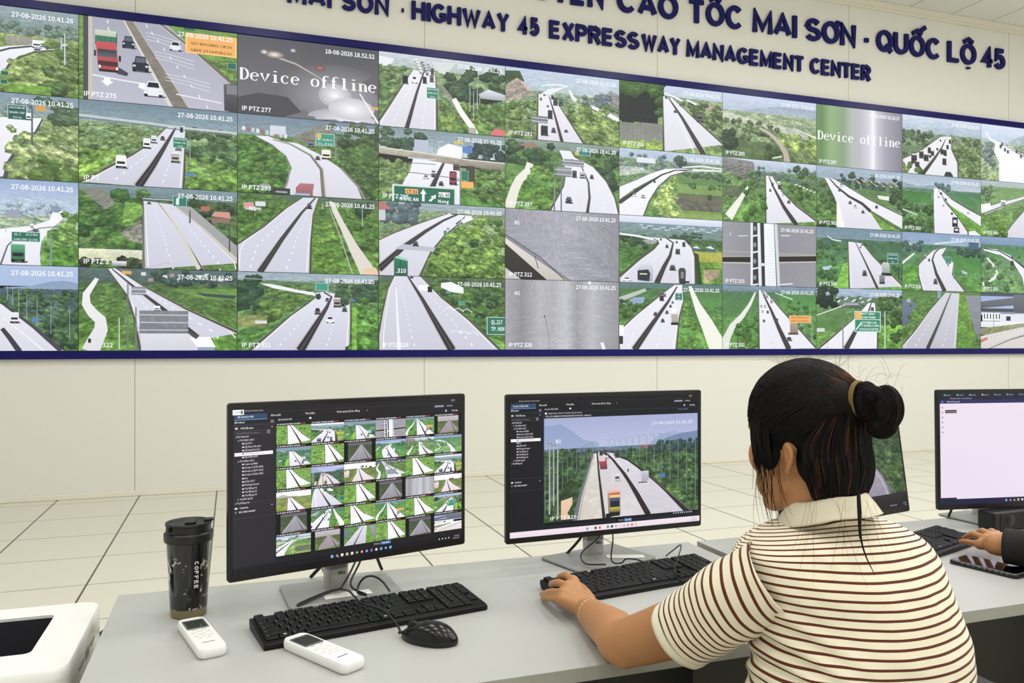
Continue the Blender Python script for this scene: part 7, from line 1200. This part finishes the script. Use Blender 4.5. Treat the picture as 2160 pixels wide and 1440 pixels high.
for dz, ra, rb, ti in ((.028, .0495, .053, .20), (.032, .0515, .056, .22), (.030, .054, .058, .22), (.016, .063, .070, .22), (.0, .068, .082, .25), (-.004, .069, .085, .27)):
    rs.append([Vector((cN.x+ra*math.cos(t), cN.y+rb*math.sin(t)-.002, cN.z+dz-.002-ti*rb*math.sin(t)*1.15+.0012*math.sin(5*t)+.003*math.cos(t))) for t in [2*math.pi*i/72 for i in range(72)]])
rings(bm, rs, cap=False); col_ = pobj('collar', bmesh_of(bm, 'collar'), M['collar'], shirt); sd = col_.modifiers.new('solid', 'SOLIDIFY'); sd.thickness = .0016; sd.offset = -1
bm = B()
for s in (-1, 1):
    kx = .862+s*.10; limb(bm, [(.862+s*.06, .89, .56), (kx, 1.12, .548), (kx, 1.32, .53)], [.1, .085, .064], n=20); limb(bm, [(kx, 1.32, .53), (kx, 1.37, .28), (kx, 1.335, .1)], [.063, .058, .05], n=20)
ellip(bm, (.862, .90, .60), (.16, .13, .1)); pobj('trousers', fuse('trousers', bm, .008, 4), M['trousers'])
for s in (-1, 1):
    kx = .862+s*.10; bm = B(); limb(bm, [(kx, 1.32, .045), (kx, 1.42, .04), (kx+s*.01, 1.51, .036)], [.043, .042, .034], n=16); pobj('shoe', fuse('shoe', bm, .006, 2), M['black'])

# ---- hair: cap, nape mass, bun, strands and loose hairs
bm = B()
ellip(bm, H(0, -.004, .040), (.085, .100, .0845), Rh, 4); ellip(bm, H(0, -.046, -.018), (.070, .052, .074), Rh, 4); ellip(bm, H(0, -.066, -.040), (.050, .032, .056), Rh, 4)
ellip(bm, H(-.002, -.066, .054), (.050, .048, .042), Rh, 3); [(ellip(bm, H(s*.060, .022, .022), (.021, .036, .038), Rh, 3), ellip(bm, H(s*.067, .028, -.008), (.011, .024, .034), Rh, 3)) for s in (-1, 1)]
hair = pobj('hair', fuse('hair', bm, .0032, 6), M['hair']); attr(hair.data, 'strand', lambda co: np.zeros(len(co))+.05)
TIE = H(.002, -.102, .058)
BUN = [((.0, -.118, .054), (.025, .021, .029)), ((.004, -.148, .045), (.024, .023, .031)), ((.004, -.136, .020), (.022, .022, .018)), ((-.008, -.134, .062), (.018, .02, .014))]
bm = B(); [ellip(bm, H(*c), r, Rh) for c, r in BUN]; limb(bm, [H(0, -.080, .058), H(0, -.100, .058), H(0, -.12, .054)], [.020, .0195, .016])
bun = pobj('hair_bun', fuse('hair_bun', bm, .0022, 2), M['hair']); attr(bun.data, 'strand', lambda co: np.zeros(len(co))+.1)
bm = B(); dT = (Rh @ Vector((.1, -1, -.05))).normalized(); a1 = dT.orthogonal().normalized(); a2 = dT.cross(a1)
for off in (0, .003): tube(bm, [TIE+dT*off+(a1*math.cos(t)*1.0+a2*math.sin(t)*1.0)*(.0262 if off == 0 else .0255) for t in [2*math.pi*i/28 for i in range(29)]], .0021, n=8, k=2)
pobj('hair_tie', bmesh_of(bm, 'hair_tie'), M['tie'])
rn = random.Random(11)
def strandset(name, specs, parent, n=5):
    V, F_, A_ = [], [], []
    for pts, r, col in specs:
        pth = catmull(pts, 5); m = len(pth); b0 = len(V); u = None
        for i, p in enumerate(pth):
            T = (pth[min(i+1, m-1)]-pth[max(i-1, 0)]).normalized(); u = (T.orthogonal() if u is None else u-T*u.dot(T)).normalized(); v = T.cross(u); rr = r*max(.12, math.sin(math.pi*min(.97, .12+.85*i/(m-1)))**.6)
            for j in range(n): a = 2*math.pi*j/n; V.append(tuple(p-PO+(u*math.cos(a)+v*math.sin(a))*rr)); A_.append(col if col <= 1 else (col-1)*min(1, max(0, (i/(m-1)-.35)*2.4)))
            if i:
                for j in range(n): k = (j+1) % n; F_.append((b0+(i-1)*n+j, b0+(i-1)*n+k, b0+i*n+k, b0+i*n+j))
    me = bpy.data.meshes.new(name); me.from_pydata(V, [], F_); me.polygons.foreach_set('use_smooth', [True]*len(me.polygons)); me.materials.append(M['hair']); a = me.attributes.new('strand', 'FLOAT', 'POINT'); a.data.foreach_set('value', A_); return tag(link(name, me, parent), kind='stuff')
# combed strands: from the hairline over the skull to the tie
C1, R1 = Vector((0, -.004, .040)), Vector((.085, .100, .0845))
def onE(C, R, d, k=1.0): d = d.normalized(); return C+Vector((R.x*d.x, R.y*d.y, R.z*d.z))*k
specs = []; tl = Vector((.0, -.098, .058))
for i in range(1700):
    th = rn.uniform(-2.45, 2.45); el = (rn.uniform(-.55, .6) if abs(th) > 1.35 else rn.uniform(-.2, .6)) if abs(th) > .6 else rn.uniform(.1, .8); d0 = Vector((math.sin(th), math.cos(th), el)); d1 = Vector((rn.uniform(-.12, .12), -1, .28+rn.uniform(-.12, .12))); pts = []
    for k in range(7):
        t = k/6; d = d0.normalized()*(1-t)+d1.normalized()*t
        if d.length < .25: d += Vector((0, 0, .6))
        d.z += .30*math.sin(math.pi*t)*(1 if el > .1 else .35); p = onE(C1, R1, d, 1.004+rn.uniform(-.002, .006)); ang = math.atan2(d0.z+.15, d0.x)+rn.uniform(-.5, .5); p = p.lerp(tl+Vector((.0275*math.cos(ang), -.003, .0285*math.sin(ang))), max(0, t-.66)/.34); pts.append(H(*p))
    brown = rn.random() < .45 and th > -2.2; specs.append((pts, rn.uniform(.0005, .0011), rn.uniform(1.8, 2) if rn.random() < .45 and -2.2 < th < 1.2 else rn.uniform(0, .7)))
strandset('combed_strands', specs, hair)
specs = []                                          # hair hanging from under the tie to the nape
for i in range(900):
    a = rn.uniform(-1.45, 1.45); tp = Vector((.062*math.sin(a), -.070-.036*math.cos(a), .030+.01*math.cos(a))); R_ = lambda z, k: Vector((math.sin(a)*k*(.076 if z > -.05 else .076-(-.05-z)*.45), -.040-math.cos(a)*(.062 if z > -.05 else .062-(-.05-z)*.35)*k, z)); ln = rn.uniform(-.128, -.100)+.034*abs(math.sin(a))**2
    pts = [tp, R_(-.005, .99), R_(-.045, 1.0), R_(-.08, .94), R_(ln, .60+rn.uniform(-.22, .12))]; pts = [H(*(p+Vector((rn.uniform(-.002, .002), rn.uniform(-.002, .002), 0)))) for p in pts]
    specs.append((pts, rn.uniform(.0005, .0012), rn.uniform(.8, .9) if (rn.random() < .1) else rn.uniform(0, .68)))
strandset('hanging_strands', specs, hair)
specs = []                                          # hair wound round the bun
for (c, R0_) in BUN:
    for i in range(150):
        w = rn.uniform(-.95, .95); t0 = rn.uniform(0, 6.28); s = math.sqrt(1-w*w); pts = [H(*(Vector(c)+Vector((R0_[0]*w, R0_[1]*s*math.cos(t0+k*.45), R0_[2]*s*math.sin(t0+k*.45)))*1.01)) for k in range(6)]; specs.append((pts, rn.uniform(.0004, .0009), rn.uniform(.1, .78)))
strandset('wound_strands', specs, bun)
specs = []                                          # loose fine hairs
for i in range(46):                                 # around the crown and the bun
    th = rn.uniform(-3.1, 3.1); d = Vector((math.sin(th)*.6, math.cos(th)*.6-.2, 1)); p0 = onE(C1, R1, d); t_ = Vector((rn.uniform(-1, 1), rn.uniform(-1, 1), rn.uniform(-.1, .8))).normalized(); L_ = rn.uniform(.02, .055); specs.append(([H(*p0), H(*(p0*1.02+t_*L_*.5+Vector((0, 0, .006)))), H(*(p0*1.03+t_*L_))], .00013, .2))
for i in range(26):
    p0 = Vector((rn.uniform(-.02, .03), -.132+rn.uniform(-.03, .03), .07+rn.uniform(-.03, .02))); t_ = Vector((rn.uniform(-1, 1), rn.uniform(-1, .6), rn.uniform(-.2, 1))).normalized(); L_ = rn.uniform(.02, .06); specs.append(([H(*p0), H(*(p0+t_*L_*.6+Vector((0, 0, .004)))), H(*(p0+t_*L_+Vector((0, 0, -.004))))], .00013, .3))
for i in range(30):                                 # wisps in front of the ear and on the neck
    y0, z0 = rn.uniform(-.004, .05), rn.uniform(-.03, .03); L_ = rn.uniform(.055, .13); e = rn.uniform(-.02, .025); x_ = -.079+.35*max(0, y0-.02); specs.append(([H(x_, y0, z0), H(x_-.005, y0+e*.3, z0-L_*.35), H(x_-.006, y0+e*.6+rn.uniform(-.004, .004), z0-L_*.7), H(x_+.002, y0+e, z0-L_)], rn.uniform(.0002, .0005), rn.uniform(.1, .5)))
for i in range(60):                                 # side lock before the ear
    y0 = rn.uniform(.008, .058); x_ = -.080+.5*max(0, y0-.028); specs.append(([H(x_+.006, y0-.012, rn.uniform(.05, .09)), H(x_-.001, y0, .035), H(x_-.003, y0+.002, -.0), H(x_-.002, y0+rn.uniform(-.006, .004), rn.uniform(-.05, -.018))], rn.uniform(.0006, .0015), rn.uniform(.2, .72)))
yb = lambda y: 1.082+.0*y
for i in range(16):                                 # tail ends over the back of the shirt
    x0 = rn.uniform(1700, 1845); dx = rn.uniform(-40, 95); L_ = rn.uniform(50, 190); zc = rn.uniform(1.070, 1.084); specs.append(([P(x0, 1052, 1.125), P(x0+dx*.2, 1080, 1.095), P(x0+dx*.6, 1090+L_*.5, zc), P(x0+dx, 1082+L_, zc+.002)], rn.uniform(.00012, .0002), rn.uniform(.1, .5)))
specs.append(([P(1814, 1040, 1.12), P(1816, 1080, 1.095), P(1816, 1130, 1.075), P(1826, 1170, 1.072), P(1846, 1212, 1.072)], .0014, .1)); specs.append(([P(1810, 1040, 1.12), P(1813, 1080, 1.097), P(1814, 1135, 1.075)], .0026, .1))
strandset('loose_hairs', specs, hair, 4)

# ---- office chair carrying her
ch = empty('office_chair', (.862, .86, 0), 0, 'black office chair under the woman in the striped shirt, one armrest showing at her right', 'chair')
bm = B(); rings(bm, [[Vector((x*k, y*k+.03, z)) for x, y in rrect(.48, .46, .08)] for k, z in ((.94, .405), (1, .42), (1, .45), (.95, .468))]); obj('seat', bm, M['chair'], ch)
bm = B(); rings(bm, [[Vector((x*k, -.235-.06*(z-.5)+yy, z)) for x, z in rrect(.44, .24, .06, cy=.63)] for k, yy in ((.96, -.02), (1, -.01), (1, .01), (.96, .02))]); obj('backrest', bm, M['chair'], ch)
for s in (-1, 1):
    bm = B(); rings(bm, [[Vector((s*.325+x, y+.12, z)) for x, y in rrect(.075, .24, .03)] for z in (.672, .682, .692, .70)]); obj('armrest', bm, M['black'], ch, bevel=.004)
    bm = B(); tube(bm, [(s*.20, .05, .40), (s*.32, .05, .42), (s*.335, .08, .52), (s*.325, .10, .675)], .013); obj('arm_support', bm, M['silver'], ch)
bm = B(); box(bm, (0, -.24, .48), (.06, .02, .18)); box(bm, (0, -.12, .395), (.06, .26, .02)); obj('back_bracket', bm, M['black'], ch)
bm = B(); lathe(bm, [(.03, .09), (.03, .25), (.016, .26), (.016, .41)], 20); obj('gas_lift', bm, M['black'], ch)
for i in range(5):
    a = 2*math.pi*i/5+.3; bm = B(); tube(bm, [(0, 0, .1), (.15*math.cos(a), .15*math.sin(a), .095), (.29*math.cos(a), .29*math.sin(a), .07)], .017); l_ = obj('leg', bm, M['black'], ch)
    bm = B(); cx_, cy_ = .29*math.cos(a), .29*math.sin(a); rings(bm, [[Vector((cx_+yy*math.sin(a)+.027*math.cos(t)*math.cos(a), cy_-yy*math.cos(a)+.027*math.cos(t)*math.sin(a), .027+.027*math.sin(t))) for t in [2*math.pi*k/18 for k in range(18)]] for yy in (-.014, .014)]); obj('caster', bm, M['black'], l_)

# ---- second person, mostly out of frame: black sleeve and left hand on the right keyboard
p2o = Vector((2.12, .93, 0)); person2 = empty('person', tuple(p2o), 0, 'person in a black long sleeved top at the right edge, hand on the right keyboard', 'person')
def q2(name, me, m, parent=None):
    me.materials.append(m); me.transform(Matrix.Translation(-p2o)); return link(name, me, parent or person2)
W2 = zf(2098, 1147, .789)
F2 = [(zf(2104, 1127, .796), zf(2092, 1119, .796), zf(2076, 1126, .771)), (zf(2090, 1128, .797), zf(2073, 1119, .798), zf(2054, 1129, .770)), (zf(2076, 1134, .792), zf(2053, 1125, .792), zf(2033, 1135, .768)), (zf(2066, 1147, .781), zf(2046, 1143, .776), zf(2027, 1141, .768))]
E2, S2 = Vector((1.87, 1.18, .80)), Vector((1.97, .96, .99)); bm = B()
limb(bm, [S2, S2.lerp(E2, .5), E2, E2.lerp(W2, .5), W2], [.042, .040, .038, .034, .0255], n=20); hand(bm, W2, F2, r=.0084, thumb=[zf(2112, 1140, .780), zf(2116, 1131, .776), zf(2108, 1128, .772), zf(2100, 1128, .768)])
limb(bm, [(2.12, .90, .56), (2.12, .93, .75), (2.12, .96, .95)], [.13, .12, .10], n=22); limb(bm, [(2.12, .96, .98), (2.12, .98, 1.07)], [.055, .05], n=18)
ellip(bm, (2.12, .99, 1.17), (.076, .095, .105), None, 4); ellip(bm, (2.12, 1.03, 1.12), (.055, .055, .06)); ellip(bm, (2.12, 1.09, 1.15), (.011, .016, .014)); [ellip(bm, (2.12+s*.078, .985, 1.15), (.007, .016, .026)) for s in (-1, 1)]
R2s, R2e, R2w = Vector((2.27, .96, .99)), Vector((2.36, 1.16, .80)), Vector((2.27, 1.40, .775)); limb(bm, [R2s, R2s.lerp(R2e, .5), R2e, R2e.lerp(R2w, .5), R2w], [.042, .040, .038, .034, .0255], n=20)
hand(bm, R2w, [(R2w+Vector((-.03, .06, .010)), R2w+Vector((-.04, .09, .006)), R2w+Vector((-.045, .11, -.018))), (R2w+Vector((-.01, .066, .010)), R2w+Vector((-.014, .1, .006)), R2w+Vector((-.015, .12, -.018))), (R2w+Vector((.008, .062, .010)), R2w+Vector((.01, .095, .004)), R2w+Vector((.01, .113, -.018))), (R2w+Vector((.024, .054, .006)), R2w+Vector((.03, .08, .0)), R2w+Vector((.034, .095, -.018)))], thumb=[R2w+Vector((-.012, .012, 0)), R2w+Vector((-.036, .03, 0)), R2w+Vector((-.05, .05, -.008)), R2w+Vector((-.056, .068, -.018))])
for s in (-1, 1): kx = 2.12+s*.1; limb(bm, [(2.12+s*.07, .90, .55), (kx, 1.12, .545), (kx, 1.31, .53)], [.07, .06, .044], n=16); limb(bm, [(kx, 1.32, .53), (kx, 1.365, .28), (kx, 1.335, .09)], [.044, .038, .028], n=16); limb(bm, [(kx, 1.32, .05), (kx, 1.42, .035), (kx, 1.50, .03)], [.036, .034, .026], n=12)
q2('body', fuse('body', bm, .0028, 4), M['skin'])
def cuff(W_, E_, S_, grow=.010, name='sleeve', parent=None):
    A = W_.lerp(E_, .08); bm = B(); rad_ = lambda t: .030+grow+.020*min(1, t*1.6); pth = catmull([A, W_.lerp(E_, .5), E_, E_.lerp(S_, .5), S_], 14); m = len(pth); T = [(pth[min(i+1, m-1)]-pth[max(i-1, 0)]).normalized() for i in range(m)]; u = T[0].cross(Vector((0, 0, 1))).normalized(); rs = []
    for i in range(m):
        u = (u-T[i]*u.dot(T[i])).normalized(); v = T[i].cross(u); rs.append([pth[i]+(u*math.cos(a)+v*math.sin(a))*(rad_(i/(m-1))*(1+.03*math.sin(3*a+i*.5))+noise.noise((pth[i]+u*math.cos(a)*.05+v*math.sin(a)*.05)*18)*.006) for a in [2*math.pi*j/36 for j in range(36)]])
    rings(bm, rs, cap=False); o = q2(name, bmesh_of(bm, name), M['cloth_black'], parent); sd = o.modifiers.new('solid', 'SOLIDIFY'); sd.thickness = .002; return o
bm = B(); limb(bm, [(2.12, .89, .55), (2.12, .93, .75), (2.12, .96, .94)], [.15, .14, .125], n=26); ellip(bm, (2.12, .96, .95), (.18, .095, .075)); ellip(bm, S2, (.062, .062, .062)); ellip(bm, R2s, (.062, .062, .062)); limb(bm, [(2.12, .965, .98), (2.12, .97, 1.03)], [.075, .062]); top2 = q2('top', fuse('top', bm, .007, 4), M['cloth_black'])
cuff(W2, E2, S2, parent=top2); cuff(R2w, R2e, R2s, parent=top2)
bm = B(); ellip(bm, (2.12, .975, 1.195), (.085, .103, .095), None, 4); ellip(bm, (2.12, .93, 1.13), (.07, .05, .08)); h2 = q2('hair', fuse('hair', bm, .005, 3), M['hair'])
bm = B()
for s in (-1, 1): kx = 2.12+s*.1; limb(bm, [(2.12+s*.06, .89, .56), (kx, 1.12, .548), (kx, 1.32, .53)], [.1, .085, .064], n=16); limb(bm, [(kx, 1.32, .53), (kx, 1.37, .28), (kx, 1.335, .1)], [.063, .058, .05], n=16)
q2('trousers', fuse('trousers', bm, .01, 3), M['trousers'])
for s in (-1, 1):
    kx = 2.12+s*.10; bm = B(); limb(bm, [(kx, 1.32, .045), (kx, 1.42, .04), (kx+s*.01, 1.51, .036)], [.043, .042, .034], n=16); q2('shoe', fuse('shoe', bm, .006, 2), M['black'])
def copy_tree(o, parent=None):
    c = o.copy(); COL.objects.link(c); c.parent = parent
    for k_ in [x for x in bpy.data.objects if x.parent == o]: copy_tree(k_, c)
    return c
c2 = copy_tree(ch); c2.location = (2.12, .86, 0); c2['label'] = 'black office chair under the person in the black top, out of frame at right'; ch['group'] = c2['group'] = 'office chairs at the desks'
